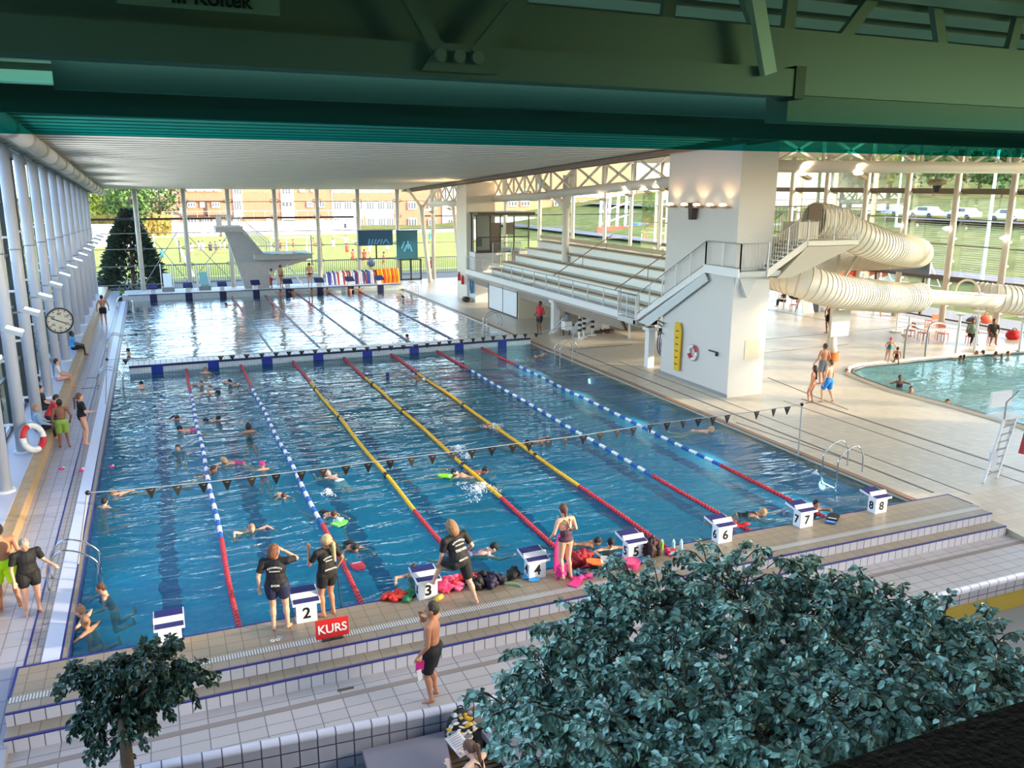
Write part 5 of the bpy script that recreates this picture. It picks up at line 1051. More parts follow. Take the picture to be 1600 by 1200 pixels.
# lifeguard chair
pl_ = at(1536, 755, z=0)
t = thing('lifeguard_chair', 'white ladder-backed lifeguard chair at the right photo edge', 'chair', (pl_.x, pl_.y, 0))
A = V((0, 0, 0)); Bq = at(1555, 748, z=0)-V((pl_.x, pl_.y, 0)); up = at(1577, 663, y=pl_.y+.4)-V((pl_.x, pl_.y, 0)); dlt = Bq-A
dlt = V((.75, .15, 0)); Tt = V((1.0, .35, 1.75))
for s in (A, dlt): MB().bar(s, s+Tt, .06, .1).build('rail', WHITE, t)
for k in range(1, 8): MB().bar(A+Tt*(k/8), dlt+Tt*(k/8), .05, .03).build('rung', GREYM, t)
MB().bar(Tt+V((.1, .1, -.1)), Tt+V((.1, .1, -.1))+V((.6, .5, -1.62)), .06, .08).build('rear_leg', WHITE, t); MB().bar(Tt+dlt+V((0, .1, -.1)), Tt+dlt+V((.5, .6, -1.62)), .06, .08).build('rear_leg', WHITE, t)
MB().box(Tt+V((.5, .35, 0)), (.9, .6, .05)).build('seat', WHITE, t); MB().box(Tt+V((.75, .75, .4)), (.9, .06, .5)).build('backrest', WHITE, t)
MB().tube([Tt, Tt+V((0, 0, .55)), Tt+V((.9, .3, .75))], .025, 6).build('armrest', GREYM, t); MB().box(A+Tt*.32+V((.12, .0, .1)), (.3, .05, .45)).build('clipboard_box', mat('box grey', (196, 200, 206), .5), t)
t = thing('rescue_float', 'red rescue float hanging on the lifeguard chair', 'float', V((pl_.x, pl_.y, 0))+Tt+V((.95, -.1, -1.15))); MB().prism([(-.08, 0, 0), (.25, 0, -.05), (.2, 0, 1.0), (.12, 0, 1.05)], (0, .12, 0)).build('float_body', mat('float crimson', (170, 20, 34), .5), t); MB().tube([(.15, .05, 1.0), (.1, .05, 1.2)], .02, 6).build('strap', DARK, t)
# litter of gear on the platform
def clump(name, lab, cat, px, py, cols, s=.3, h=.14, n=5, seed=1, parts=('cloth',)):
    random.seed(seed); p = at(px, py, z=PZ); t = thing(name, lab, cat, p)
    for i in range(n):
        mb = MB(); c = (random.uniform(-s, s)*.6, random.uniform(-s, s)*.45, h*.5); r = (s*random.uniform(.35, .6), s*random.uniform(.3, .5), h*random.uniform(.5, .8))
        R = Matrix.Rotation(random.uniform(0, 3), 3, 'Z')@Matrix.Rotation(random.uniform(-.2, .2), 3, 'X'); mb.ell(c, r, 26, 16, R=R); q0 = random.uniform(0, 50)
        def wob(x, y, z):
            n_ = mnoise.noise(V((x*9+q0, y*9, z*9)))+.6*mnoise.noise(V((x*22, y*22+q0, z*22))); d_ = (V((x, y, z))-V(c)); d_ = d_*(1+.65*n_); return (c[0]+d_.x, c[1]+d_.y, max(.004, c[2]+d_.z*.85))
        mb.v = [wob(*q_) for q_ in mb.v]
        cc = cols[i % len(cols)]; mb.build(parts[i % len(parts)], mat('%s %d %d %d' % (parts[i % len(parts)], *cc), cc, .7), t, True)
    return t
def flipper(name, lab, px, py, c, rz, m2=None):
    p = at(px, py, z=PZ); t = thing(name, lab, 'flipper', p, rz)
    MB().prism([(-.09, 0, .03), (-.12, .34, .015), (.12, .34, .015), (.09, 0, .03)], (0, 0, .02)).build('blade', mat('flipper %d %d %d' % c, c, .5), t); MB().ell((0, -.08, .05), (.06, .12, .05)).build('foot_pocket', mat('flipper %d %d %d' % c, c), t)
def kick(name, lab, px, py, c, rz, tilt=0, cat='kickboard', L=.4, zz=.02):
    p = at(px, py, z=PZ+zz); t = thing(name, lab, cat, p, rz)
    MB().prism([(-.14, 0, 0), (.14, 0, 0), (.15, L*.7, tilt*.7), (.08, L, tilt), (-.08, L, tilt), (-.15, L*.7, tilt*.7)], (0, 0, .035)).build('board', mat('board %d %d %d' % c, c, .5), t); MB().prism([(-.1, .03, .036), (.1, .03, .036), (.1, .07, .036+tilt*.15), (-.1, .07, .036+tilt*.15)], (0, 0, .004)).build('stripe', WHITE, t)
clump('towel_pile', 'red towel heap left of block three', 'towel', 612, 938, [(220, 60, 40), (200, 44, 34)], .32, .12, 4, 2)
clump('green_towel', 'dark green towel beside the red heap left of block three', 'towel', 641, 934, [(30, 110, 70)], .3, .08, 3, 3)
p = at(654, 915, z=PZ+.02); t = thing('drink_bottle', 'lime green bottle leaning on block three', 'bottle', p); MB().cyl((0, 0, 0), (0, 0, .26), .07, 12).build('body', GREEN, t); MB().cyl((0, 0, .26), (0, 0, .32), .035, 10).build('cap', BLACK, t)
p = at(685, 935, z=PZ+.04); t = thing('pull_buoy', 'small yellow float lying right of block three', 'float', p, .6); MB().cyl((-.12, 0, 0), (.12, 0, 0), .05, 12).build('body', mat('soft yellow', (226, 190, 80), .6), t); MB().cyl((.1, 0, 0), (.14, 0, 0), .03, 10).build('end_plug', WHITE, t)
clump('swim_bag', 'pink and red bags between block three and the trainer', 'bag', 706, 918, [(230, 90, 130), (190, 30, 40), (220, 60, 110)], .34, .2, 5, 5, ('fabric',))
clump('swim_bag', 'red crumpled bag right of the standing trainer', 'bag', 742, 912, [(210, 60, 50), (190, 40, 40)], .25, .22, 3, 6, ('fabric',))
clump('mesh_bag', 'black mesh bag right of the trainer leg', 'bag', 752, 915, [(22, 22, 26), (30, 30, 36)], .3, .24, 4, 7, ('fabric',))
clump('mesh_bag', 'dark purple sack next to the black mesh bag', 'bag', 778, 914, [(34, 30, 60), (28, 26, 50)], .3, .26, 4, 8, ('fabric',))
clump('mesh_bag', 'small black bag left of block four', 'bag', 802, 900, [(16, 16, 18)], .3, .16, 3, 9, ('fabric',))
p = at(800, 913, z=PZ+.03); t = thing('snorkel', 'pale green snorkel tube beside the purple sack', 'snorkel', p, -.6); MB().tube([(-.18, 0, 0), (0, .03, .02), (.16, 0, 0), (.22, -.05, 0)], .02, 8).build('tube', mat('snorkel green', (120, 190, 150), .4), t); MB().ell((-.18, 0, 0), .03).build('mouthpiece', BLACK, t)
flipper('flipper', 'sky blue swim fin leaning on block four', 826, 895, (60, 160, 220), 2.6)
flipper('flipper', 'second sky blue swim fin just behind the first', 831, 899, (50, 150, 214), 2.9)
clump('pink_towel', 'bright pink towel hanging low beside the girl at block four', 'towel', 876, 903, [(230, 40, 130), (240, 60, 150)], .18, .3, 4, 10)
clump('swim_bag', 'dark red bag behind the legs of the girl', 'bag', 905, 882, [(150, 24, 40), (130, 20, 36)], .36, .26, 4, 11, ('fabric',))
flipper('flipper', 'pink swim fin right of the dark red bag', 925, 884, (236, 80, 140), 1.3)
flipper('flipper', 'hot pink swim fin at the feet of the girl', 905, 908, (240, 60, 140), 2.2); flipper('flipper', 'hot pink swim fin right of the girl feet', 916, 903, (240, 70, 150), 1.2)
clump('teal_bag', 'teal bag at the feet of the girl', 'bag', 906, 900, [(60, 120, 140), (40, 60, 90)], .25, .14, 3, 12, ('fabric',))
clump('mesh_bag', 'black bag under the orange kickboard', 'bag', 943, 885, [(18, 18, 20), (26, 26, 28)], .36, .2, 4, 13, ('fabric',))
kick('kickboard', 'orange kickboard on top of the black bag', 944, 880, (236, 120, 50), 1.2, .04, zz=.2); kick('kickboard', 'grey kickboard leaning beside the orange one', 966, 882, (150, 150, 156), 1.0, .12, zz=.1)
flipper('flipper', 'lime green fin in front of the orange kickboard', 940, 879, (110, 210, 60), 2.0)
p = at(986, 882, z=PZ+.08); t = thing('plastic_tub', 'pink plastic tub in front of block five', 'tub', (p.x, p.y, PZ)); MB().cyl((0, 0, 0), (0, 0, .16), .17, 18, r2=.2).build('tub', mat('tub pink', (220, 70, 120), .45), t); MB().torus((0, 0, .16), .2, .014).build('rim', PINK, t)
kick('kickboard', 'blue kickboard lying right of block five', 1012, 878, (70, 130, 180), .5)
clump('sports_bag', 'round dark maroon sports bag right of block five', 'bag', 1022, 870, [(40, 22, 28), (56, 30, 34)], .34, .4, 5, 14, ('fabric',))
clump('pink_pouch', 'small pink pouch right of the maroon bag', 'pouch', 1040, 868, [(230, 60, 110)], .16, .12, 3, 15); clump('pink_pouch', 'coral pouch farther right on the platform', 'pouch', 1056, 866, [(226, 70, 90)], .16, .12, 3, 16)
for i, (px, c) in enumerate(((1034, (150, 210, 80)), (1052, (160, 220, 230)), (1064, (190, 225, 235)))): p = at(px, 858, z=PZ); t = thing('drink_bottle', '%s drink bottle standing on the platform right of block five' % ('green', 'pale blue', 'clear')[i], 'bottle', p); MB().cyl((0, 0, 0), (0, 0, .2), .04, 10).build('body', mat('bottle %d' % px, c, .2), t); MB().cyl((0, 0, .2), (0, 0, .25), .02, 8).build('cap', WHITE, t)
kick('kickboard', 'blue flat float lying right of block seven', 1297, 818, (30, 110, 180), -.9, 0, L=.5); kick('kickboard', 'dark float lying on the blue float by block seven', 1300, 813, (30, 32, 40), -.9, .03, L=.4, zz=.06)
flipper('flipper', 'red fin tucked behind block six', 1161, 822, (200, 30, 40), 1.4)
p = at(430, 1000, z=PZ+.02); t = thing('goggles', 'pale swim goggles lying behind the two coaches', 'goggles', p); MB().torus((-.05, 0, 0), .035, .01).build('lens_rim', WHITE, t); MB().torus((.05, 0, 0), .035, .01).build('lens_rim', WHITE, t); MB().tube([(.09, 0, 0), (.14, .06, 0), (.05, .12, 0)], .006, 5).build('strap', WHITE, t)
for i, (px, py) in enumerate(((96, 732), (127, 734), (174, 729))): p = at(px, py, z=.03 if i < 2 else -.04); t = thing('sinking_ring', 'tiny pink dive toy %s' % ('on the left deck', 'beside the left gutter', 'floating by the left pool edge')[i], 'toy', p); MB().torus((0, 0, 0), .06, .025, n=12, k=6).build('ring', PINK, t); MB().ell((.05, .03, .02), .035).build('float_bead', WHITE, t)
# drains on the left deck
struct(MB().span((-1.2, 25.6, 0), (-.76, 25.75, .008)).build('trim_31', M_SLOT)); struct(MB().span((-1.3, 23.5, 0), (-.76, 23.65, .008)).build('trim_32', M_SLOT))
# tables, chairs and sun gear by the right glass
CH = mat('chair orange', (220, 110, 70), .5)
def chair(lab, loc, rz, m, group='orange chairs by the right glass'):
    t = thing('cafe_chair', lab, 'chair', loc, rz, group)
    MB().box((0, 0, .45), (.45, .45, .04)).build('seat', m, t); MB().box((0, -.21, .75), (.45, .03, .3)).build('backrest', m, t)
    for sx in (-.2, .2):
        for sy in (-.2, .2): MB().bar((sx, sy, 0), (sx, sy, .45), .03).build('leg', m, t)
    return t
cpos = [(1442, 532, 0), (1472, 533, 2.8), (1452, 512, .3), (1463, 515, 3), (1240, 486, .5), (1222, 470, 2.), (1420, 528, 1.2)]
c0 = None; labs = ['orange chair left of the white table by the glass', 'orange chair right of the white table by the glass', 'orange chair behind the white table', 'orange chair at the back rail by the glass', 'orange chair nearest the tower among the far tables', 'orange chair farther back among the far tables', 'orange chair half turned left of the table group']
for (px, py, r), l in zip(cpos, labs):
    p = at(px, py, z=0)
    if c0 is None: c0 = chair(l, p, r, CH)
    else: dup(c0, p, r, l)
for i, (px, py, w) in enumerate(((1456, 534, 1.6), (1230, 482, 1.4), (1207, 465, 1.4))):
    p = at(px, py, z=0); t = thing('white_table', 'white table %s' % ('between the orange chairs by the glass', 'near the tower among the far chairs', 'farthest back behind the tower')[i], 'table', p); MB().box((0, 0, .73), (w, .8, .04)).build('tabletop', WHITE, t)
    for sx in (-.6, .6):
        for sy in (-.3, .3): MB().bar((sx, sy, 0), (sx, sy, .72), .04).build('leg', STEEL, t)
random.seed(21)
for i, (px, py, c, l) in enumerate(((1540, 505, (230, 80, 40), 'orange jacket heap behind the seated pair'), (1520, 508, (30, 26, 26), 'black bag heap behind the seated pair'), (1583, 530, (210, 30, 34), 'red bag on the floor near the right glass'), (1243, 462, (40, 30, 28), 'dark bag on the far table'), (1250, 458, (226, 140, 40), 'yellow orange bag on the far table'), (1290, 468, (200, 50, 60), 'red bag on the far bins'))):
    p = at(px, py, z=0); 
    if i in (3, 4, 5): p = at(px, py, y=26); 
    t = thing('beach_bag', l, 'bag', (p.x, p.y, max(0, p.z-.2))); MB().ell((0, 0, .25), (.5, .4, .3)).build('body', mat('bag %d %d %d' % c, c, .7), t, True); MB().torus((0, 0, .45), .2, .03, ax=(0, 1, 0), n=14).build('handle', DARK, t)
p = at(1265, 490, z=0); t = thing('sandwich_board', 'white board leaning on grey bins behind the mast', 'board', p); MB().prism([(-.5, 0, 0), (.4, 0, 0), (.1, .3, 1.8), (-.8, .3, 1.8)], (.0, .06, 0)).build('panel', WHITE, t); MB().bar((-.4, .3, 1.7), (-.4, 1.0, 0), .06).build('stay', GREYM, t)
p = at(1282, 488, z=0); t = thing('bin_row', 'grey upright bin right of the leaning white board', 'bin', p); MB().span((-.2, 0, 0), (1.3, .6, 1.25)).build('body', mat('bin grey', (120, 126, 134), .5), t); MB().span((-.25, -.05, 1.25), (1.35, .65, 1.33)).build('lid', DARK, t)
for i, (px, py) in enumerate(((1400, 519), (1418, 524))): p = at(px, py, z=0); t = thing('parasol_base', 'white pole on round foot near the tables, %s one' % ('left', 'right')[i], 'stand', p); MB().cyl((0, 0, 0), (0, 0, .08), .35, 16).build('foot', WHITE, t); MB().cyl((0, 0, 0), (0, 0, 1.9 if i == 0 else 1.1), .04, 8).build('pole', WHITE, t)
# ================= people =================
SKIN = {'fair': mat('skin fair', (214, 162, 134), .55), 'tan': mat('skin tan', (182, 124, 92), .55), 'brown': mat('skin brown', (128, 82, 60), .55), 'pale': mat('skin pale', (226, 184, 162), .55)}
def cl(c, pat=None):
    n = 'cloth %d %d %d' % tuple(c)
    return mat(n, c, .75)
def ik(a, target, l1, l2, pole):
    a = V(a); t = V(target); d = t-a; L = min(d.length, (l1+l2)*.995); d.normalize(); t = a+d*L
    x = (l1*l1-l2*l2+L*L)/(2*L); h = max(0, l1*l1-x*x)**.5; p = V(pole); p = (p-d*p.dot(d)); p = p.normalized() if p.length > 1e-4 else V((0, 0, 1))
    return a+d*x+p*h, t
def person(lab, loc, rz=0, H=1.72, skin='tan', spine=(0, 0, 1), front=(0, 1, 0), head=(0, 0), arms=None, legs=None, hair=None, clothes=(), hip=None, vox=.016, build=1., group=None, face=False, child=False, bust=False, nofeet=False, hands=True, name='person', cap=None, goggles=False, legpole=None, elbow=None):
    """spine/front: body frame; arms: [left, right] wrist offsets from shoulder; legs: [left, right] ankle offsets from hip, in (right, front, up-spine) units of H"""
    H = H*1.06
    t = thing(name, lab, 'person', loc, rz, group)
    s = V(spine).normalized(); f = V(front); f = (f-s*f.dot(s)).normalized(); r = f.cross(s)
    hs = 1.25 if child else 1.12
    HP = V(hip)*H if hip is not None else V((0, 0, .52*H))
    def b(o, q): return o+(r*q[0]+f*q[1]+s*q[2])*H
    w = build
    waist = b(HP, (0, 0, .1)); chest = b(HP, (0, .005, .2)); neck = b(HP, (0, 0, .305))
    hyaw, hpit = head
    hd = (s*math.cos(hpit)+f*math.sin(hpit)); hf = (f*math.cos(hpit)-s*math.sin(hpit)); hr = r
    hf2 = hf*math.cos(hyaw)+hr*math.sin(hyaw); hr2 = hr*math.cos(hyaw)-hf*math.sin(hyaw)
    hc = neck+hd*(.09*H); HR = Matrix((hr2, hf2, hd)).transposed(); BR_ = Matrix((r, f, s)).transposed()
    def tors(mb, k=0., lo=0., hi=1.):
        mb.ell(b(HP, (0, -.004, .01)), ((.092*w+k)*H, (.066*w+k)*H, (.07+k)*H), 12, 8, R=BR_) if lo < .2 else None
        mb.ell(waist, ((.076*w+k)*H, (.055*w+k)*H, (.10)*H), 12, 8, R=BR_)
        mb.ell(chest, ((.094*w+k)*H, (.064*w+k)*H, (.115+k)*H), 12, 8, R=BR_) if hi > .4 else None
        if hi > .8: mb.cap(b(HP, (-.095, 0, .275)), b(HP, (.095, 0, .275)), (.034+k)*H, (.034+k)*H, 10)
    mb = MB(); tors(mb)
    mb.cap(neck-s*.03*H, neck+hd*.06*H, .034*H, .03*H, 10)
    q = hs*H; mb.ell(hc, (.044*q, .052*q, .066*q), 12, 10, R=HR); mb.ell(hc-hd*.03*q+hf2*.012*q, (.034*q, .040*q, .04*q), 10, 8, R=HR)
    mb.ell(hc+hf2*.053*q-hd*.008*q, (.008*q, .013*q, .015*q), 8, 6, R=HR)
    for sg in (-1, 1): mb.ell(hc+hr2*(.045*q*sg)-hd*.004*q, (.007*q, .014*q, .018*q), 8, 6, R=HR)
    arms = arms or [(-.03, .03, -.31), (.03, .03, -.31)]; AR = []
    for i, sg in enumerate((-1, 1)):
        sh = b(HP, (.112*sg*w, 0, .272)); tg = b(sh, arms[i]); pole = (r*sg*.6-f-s*.3) if elbow is None else (r*elbow[i][0]+f*elbow[i][1]+s*elbow[i][2])
        el, wr = ik(sh, tg, .165*H, .15*H, pole); AR.append((sh, el, wr))
        mb.cap(sh, el, .030*H*w, .023*H, 10); mb.cap(el, wr, .0235*H, .0155*H, 10)
        hd_ = (wr-el).normalized(); side = hd_.cross(s if abs(hd_.dot(s)) < .9 else f).normalized(); up = side.cross(hd_)
        if hands:
            pc = wr+hd_*.028*H; mb.ell(pc, (.022*H, .010*H, .032*H), 8, 6, R=Matrix((side, up, hd_)).transposed())
            for k in range(4):
                o = pc+side*((k-1.5)*.0115*H)+hd_*.022*H; L = (.036, .042, .039, .031)[k]*H; e1 = o+hd_*L*.55-up*.004*H; mb.cap(o, e1, .0062*H, .0058*H, 6); mb.cap(e1, e1+hd_*L*.4-up*.014*H, .0058*H, .005*H, 6)
            o = pc-side*.018*H-hd_*.012*H; mb.cap(o, o-side*.016*H+hd_*.026*H, .0075*H, .006*H, 6)
    legs = legs or [(-.01, 0, -.48), (.01, 0, -.48)]; LG = []
    for i, sg in enumerate((-1, 1)):
        hp = b(HP, (.052*sg*w, 0, 0)); tg = b(hp, legs[i]); pole = f if legpole is None else (r*legpole[i][0]+f*legpole[i][1]+s*legpole[i][2])
        kn, an = ik(hp, tg, .248*H, .24*H, pole); LG.append((hp, kn, an))
        mb.cap(hp, kn, .056*H*w, .034*H, 12); mb.cap(kn, an, .033*H, .020*H, 10); mb.ell(kn.lerp(an, .3)-f*.008*H, (.032*H*w, .032*H*w, .07*H), 8, 6, R=Matrix(fr(an-kn)).transposed())
        if not nofeet:
            sp = (an-kn).normalized(); fd = (f-sp*f.dot(sp)); fd = fd.normalized() if fd.length > .2 else s
            if spine[2] < .5 and hip is not None and abs(s.z) < .6: fd = (sp*.9-f*.3).normalized()   # pointed toes while swimming
            fd = (fd+r*(.22*sg)).normalized(); mb.cap(an+sp*.012*H-fd*.012*H, an+fd*.085*H+sp*.024*H, .021*H, .015*H, 8)
    remeshed('body', mb, vox, SKIN[skin], t)
    # clothes
    for c in clothes:
        kind, colr = c[0], c[1]; m = cl(colr); k = .008; mb = MB(); nm = kind
        if kind in ('tshirt', 'long_shirt', 'vest'):
            tors(mb, k); mb.ell(b(HP, (0, -.002, .05)), ((.1*w+k)*H, (.074*w+k)*H, .085*H), 14, 8, R=BR_); mb.ell(waist, ((.09*w+k)*H, (.066*w+k)*H, .1*H), 12, 8, R=BR_)
            for (sh, el, wr) in AR: mb.ell(sh, (.041*H*w,)*3, 10, 8)
            for (sh, el, wr) in AR:
                if kind == 'tshirt': mb.tube([sh-(el-sh)*.05, sh.lerp(el, .72)], [.036*H*w, .034*H*w], 12)
                if kind == 'long_shirt': mb.cap(sh, el, .036*H*w, .029*H, 10); mb.cap(el, el.lerp(wr, .92), .029*H, .021*H, 10)
        if kind in ('shorts', 'briefs', 'trousers', 'long_shorts', 'tights'):
            mb.ell(b(HP, (0, -.004, .01)), ((.092*w+k)*H, (.066*w+k)*H, (.062)*H), 12, 8, R=BR_); L = dict(shorts=.62, briefs=.1, trousers=1., long_shorts=.86, tights=1.)[kind]; e = .010 if kind in ('shorts', 'long_shorts') else .004
            if kind == 'shorts' or kind == 'long_shorts': mb.ell(b(HP, (0, 0, .05)), ((.085*w+k)*H, (.062*w+k)*H, .03*H), 12, 6, R=BR_)
            for (hp, kn, an) in LG:
                if L < .2: mb.ell(hp+s*.012*H, ((.06*w)*H, (.062*w)*H, .042*H), 12, 8, R=BR_)
                if L > .2: mb.ell(hp, ((.0585*w+e)*H,)*3, 12, 8); mb.tube([hp, hp.lerp(kn, .3), hp.lerp(kn, L)], [(.058*w+e)*H, (.055*w+e)*H, (.042+e*1.4)*H], 12)
                if kind in ('trousers', 'tights'): mb.cap(hp.lerp(kn, .9), kn, (.036+e)*H, (.036+e)*H, 10); mb.tube([kn, kn.lerp(an, .92)], [(.036+e)*H, (.023+e)*H], 10)
        if kind == 'swimsuit':
            mb.ell(b(HP, (0, -.004, .02)), ((.1*w+.004)*H, (.07*w+.004)*H, (.055)*H), 14, 8, R=BR_); mb.ell(waist, ((.082*w+.004)*H, (.061*w+.005)*H, (.09)*H), 12, 8, R=BR_); mb.ell(b(HP, (0, .02, .18)), ((.085*w+.004)*H, (.055*w+.006)*H, (.07)*H), 12, 8, R=BR_)
            for u_ in (-1, 1): mb.ell(b(HP, (.05*u_, 0, .018)), ((.061*w)*H, (.063*w)*H, .042*H), 10, 8, R=BR_)
            mb.ell(b(HP, (0, 0, -.03)), (.03*H, (.06*w)*H, .035*H), 8, 6, R=BR_)
            for u_ in (-1, 1): mb.tube([b(HP, (.05*u_, .07, .22)), b(HP, (.06*u_, .03, .31)), b(HP, (.03*u_, -.06, .27)), b(HP, (0, -.073, .2)), b(HP, (-.06*u_, -.062, .13))], .009*H, 6)
        if kind == 'bikini':
            mb.ell(b(HP, (0, -.004, .005)), ((.092*w+.004)*H, (.066*w+.005)*H, (.045)*H), 12, 8, R=BR_); o = remeshed('bikini_briefs', mb, vox, m, t, 1); mb = MB(); mb.ell(b(HP, (0, .0, .2)), ((.094*w+.004)*H, (.066*w+.005)*H, (.026)*H), 12, 8, R=BR_); nm = 'bikini_top'
        remeshed(nm, mb, vox if vox < .03 else vox*.9, m, t, 2)
    if cap is not None:
        mb = MB(); mb.ell(hc+hd*.014*q-hf2*.004*q, (.049*q, .056*q, .06*q), 14, 10, R=HR); mb.build('swim_cap', cl(cap), t, True)
    elif hair:
        m = mat('hair %d %d %d' % tuple(hair[1]), hair[1], .5, noise=.45, nscale=38, bump=.8, bscale=70); mb = MB(); mb.ell(hc+hd*.012*q-hf2*.012*q, (.050*q, .055*q, .064*q), 12, 9, R=HR)
        if hair[0] in ('bob', 'long', 'loose'): mb.cap(hc-hf2*.02*q, hc-hf2*.03*q-hd*(.022 if hair[0] == 'bob' else .045)*q, .056*q, .055*q, 12)
        if hair[0] == 'long': mb.cap(hc-hf2*.04*q-hd*.06*q, hc-hf2*.06*q-s*.24*q, .034*q, .02*q, 10)
        if hair[0] == 'ponytail': a = hc-hf2*.055*q+hd*.01*q; mb.cap(a, a-hf2*.03*q-hd*.03*q, .018*q, .02*q, 8); mb.cap(a-hf2*.03*q-hd*.02*q, a-hf2*.04*q-s*.2*q, .022*q, .012*q, 8)
        if hair[0] == 'bun': mb.ell(hc-hf2*.03*q+hd*.06*q, .026*q)
        if hair[0] == 'braid': a = hc-hf2*.05*q; mb.cap(a, a-s*.17*q, .02*q, .012*q, 8)
        remeshed('hair', mb, min(vox, .014), m, t, 1)
    if face:
        for sg in (-1, 1): MB().ell(hc+hf2*.048*q+hr2*(.017*q*sg)+hd*.006*q, (.0062*q, .004*q, .004*q), 8, 6, R=HR).build('eye', BLACK, t)
        MB().ell(hc+hf2*.049*q-hd*.03*q, (.014*q, .005*q, .004*q), 8, 6, R=HR).build('mouth', mat('lips', (170, 90, 84), .5), t)
    if goggles:
        for sg in (-1, 1): MB().ell(hc+hf2*.048*q+hr2*(.018*q*sg)+hd*.006*q, (.013*q, .009*q, .010*q), 8, 6, R=HR).build('goggle_lens', BLACK, t)
    t['_hc'] = 0; del t['_hc']
    return t, dict(hc=hc, s=s, f=f, r=r, b=lambda q: b(HP, q), AR=AR, LG=LG)
def shirt_print(t, I, H, lines):
    if len(lines) > 1:      # arched word over a straight small line
        tx, sz, z, dy = lines[0]; lines = lines[1:]; n_ = len(tx); r, f, s = I['r'], I['f'], I['s']
        me_all = []
        for i_, ch in enumerate(tx):
            a = (i_-(n_-1)/2)*.19; R0 = .062*1.9
            pt = I['b']((R0*math.sin(a)*1.05, -(dy+.018-.012*abs(math.sin(a))), z-R0*(1-math.cos(a)))); M = Matrix.Translation(pt)@Matrix((r, s, -f)).transposed().to_4x4()@Matrix.Rotation(-a, 4, 'Z')
            text('lettering', ch, sz*.72, mat('print white', (226, 226, 222), .7), t, M, ext=.002, bold=True)
    """white lettering on the back of a shirt; lines: (text, size, height on spine)"""
    r, f, s = I['r'], I['f'], I['s']
    for (tx, sz, z, dy) in lines:
        p = I['b']((0, -(dy+.016), z)); M = Matrix.Translation(p)@Matrix((r, s, -f)).transposed().to_4x4()
        text('lettering', tx, sz*.85, mat('print white', (226, 226, 222), .7), t, M, ext=.002, bold=True)
# --- coaches and others on the starting platform
X_ = lambda px, py, z=PZ: at(px, py, z=z)
p = X_(437, 984); t, I = person('adult in black shirt and navy shorts beside block two, hand raised to face', p, -.25, 1.72, 'fair', arms=[(-.05, .0, -.29), (-.045, .15, .045)], elbow=[(-.5, -1, 0), (1, .0, -.7)], legs=[(-.0, -.0, -.48), (.03, .02, -.48)], hair=('bob', (112, 66, 40)), clothes=[('tshirt', (18, 18, 24)), ('shorts', (26, 32, 66))], vox=.0105, head=(.6, -.05), build=1.12)
shirt_print(t, I, 1.72, [('CHAMMER', .075, .235, .066), ('SVOMMING', .045, .193, .072), ('SVOM', .07, .04, .09)])
p = X_(514, 962); t, I = person('blonde ponytailed adult in black shirt right of block two with a pole', p, .35, 1.68, 'tan', arms=[(-.01, .15, -.02), (.05, .06, -.27)], elbow=[(-.4, .2, -1), (1, -.5, 0)], hair=('ponytail', (214, 184, 130)), clothes=[('tshirt', (20, 20, 22)), ('shorts', (14, 14, 18))], vox=.0105, head=(-.5, -.12), build=1.02)
shirt_print(t, I, 1.68, [('CHAMMER', .07, .225, .066), ('SVOMMING', .045, .185, .070), ('INSTRUKTOR', .05, .085, .08)])
p2 = X_(534, 950); t = thing('teaching_pole', 'long thin dark pole held by the blonde coach near block two', 'pole', p2); q = at(523, 872, y=p2.y+.1); MB().tube([(0, 0, 0), q-p2], .012, 8).build('shaft', BLACK, t); MB().cyl((0, 0, 0), (0, 0, .06), .018, 8).build('rubber_tip', DARK, t)
p = X_(722, 946); t, I = person('coach in black with one foot up on block three', p, .25, 1.8, 'fair', spine=(-.12, .16, 1), hip=(-.03, .0, .52), arms=[(-.03, .16, -.26), (.03, .1, -.24)], legs=[(-.14, .30, -.22), (.04, -.02, -.49)], hair=('loose', (150, 112, 74)), clothes=[('tshirt', (20, 20, 22)), ('long_shorts', (16, 16, 20))], vox=.0105, head=(0, .25), build=1.1)
shirt_print(t, I, 1.8, [('CHAMMER', .075, .255, .062), ('SVOMMING', .045, .21, .070), ('TRENER', .085, .155, .076), ('DEAKTIV', .06, .05, .09)])
p = X_(883, 903); t, I = person('girl in patterned swimsuit standing at block four looking down', p, .1, 1.62, 'fair', spine=(0, .08, 1), arms=[(-.04, .12, -.24), (.02, .16, -.2)], head=(0, .5), hair=('braid', (92, 58, 44)), clothes=[('swimsuit', (74, 44, 66))], vox=.0105, build=.98)
t = thing('pink_swimsuit', 'bright pink garment hanging from the hands of the girl', 'towel', X_(872, 893)); m_ = MB().prism([(-.08, 0, 0), (.1, 0, -.02), (.12, 0, .75), (.02, 0, .85), (-.06, 0, .6)], (0, .08, 0)); m_.build('fabric', PINK, t); MB().tube([(.02, .04, .8), (.08, .04, .95)], .02, 6).build('strap', PINK, t)
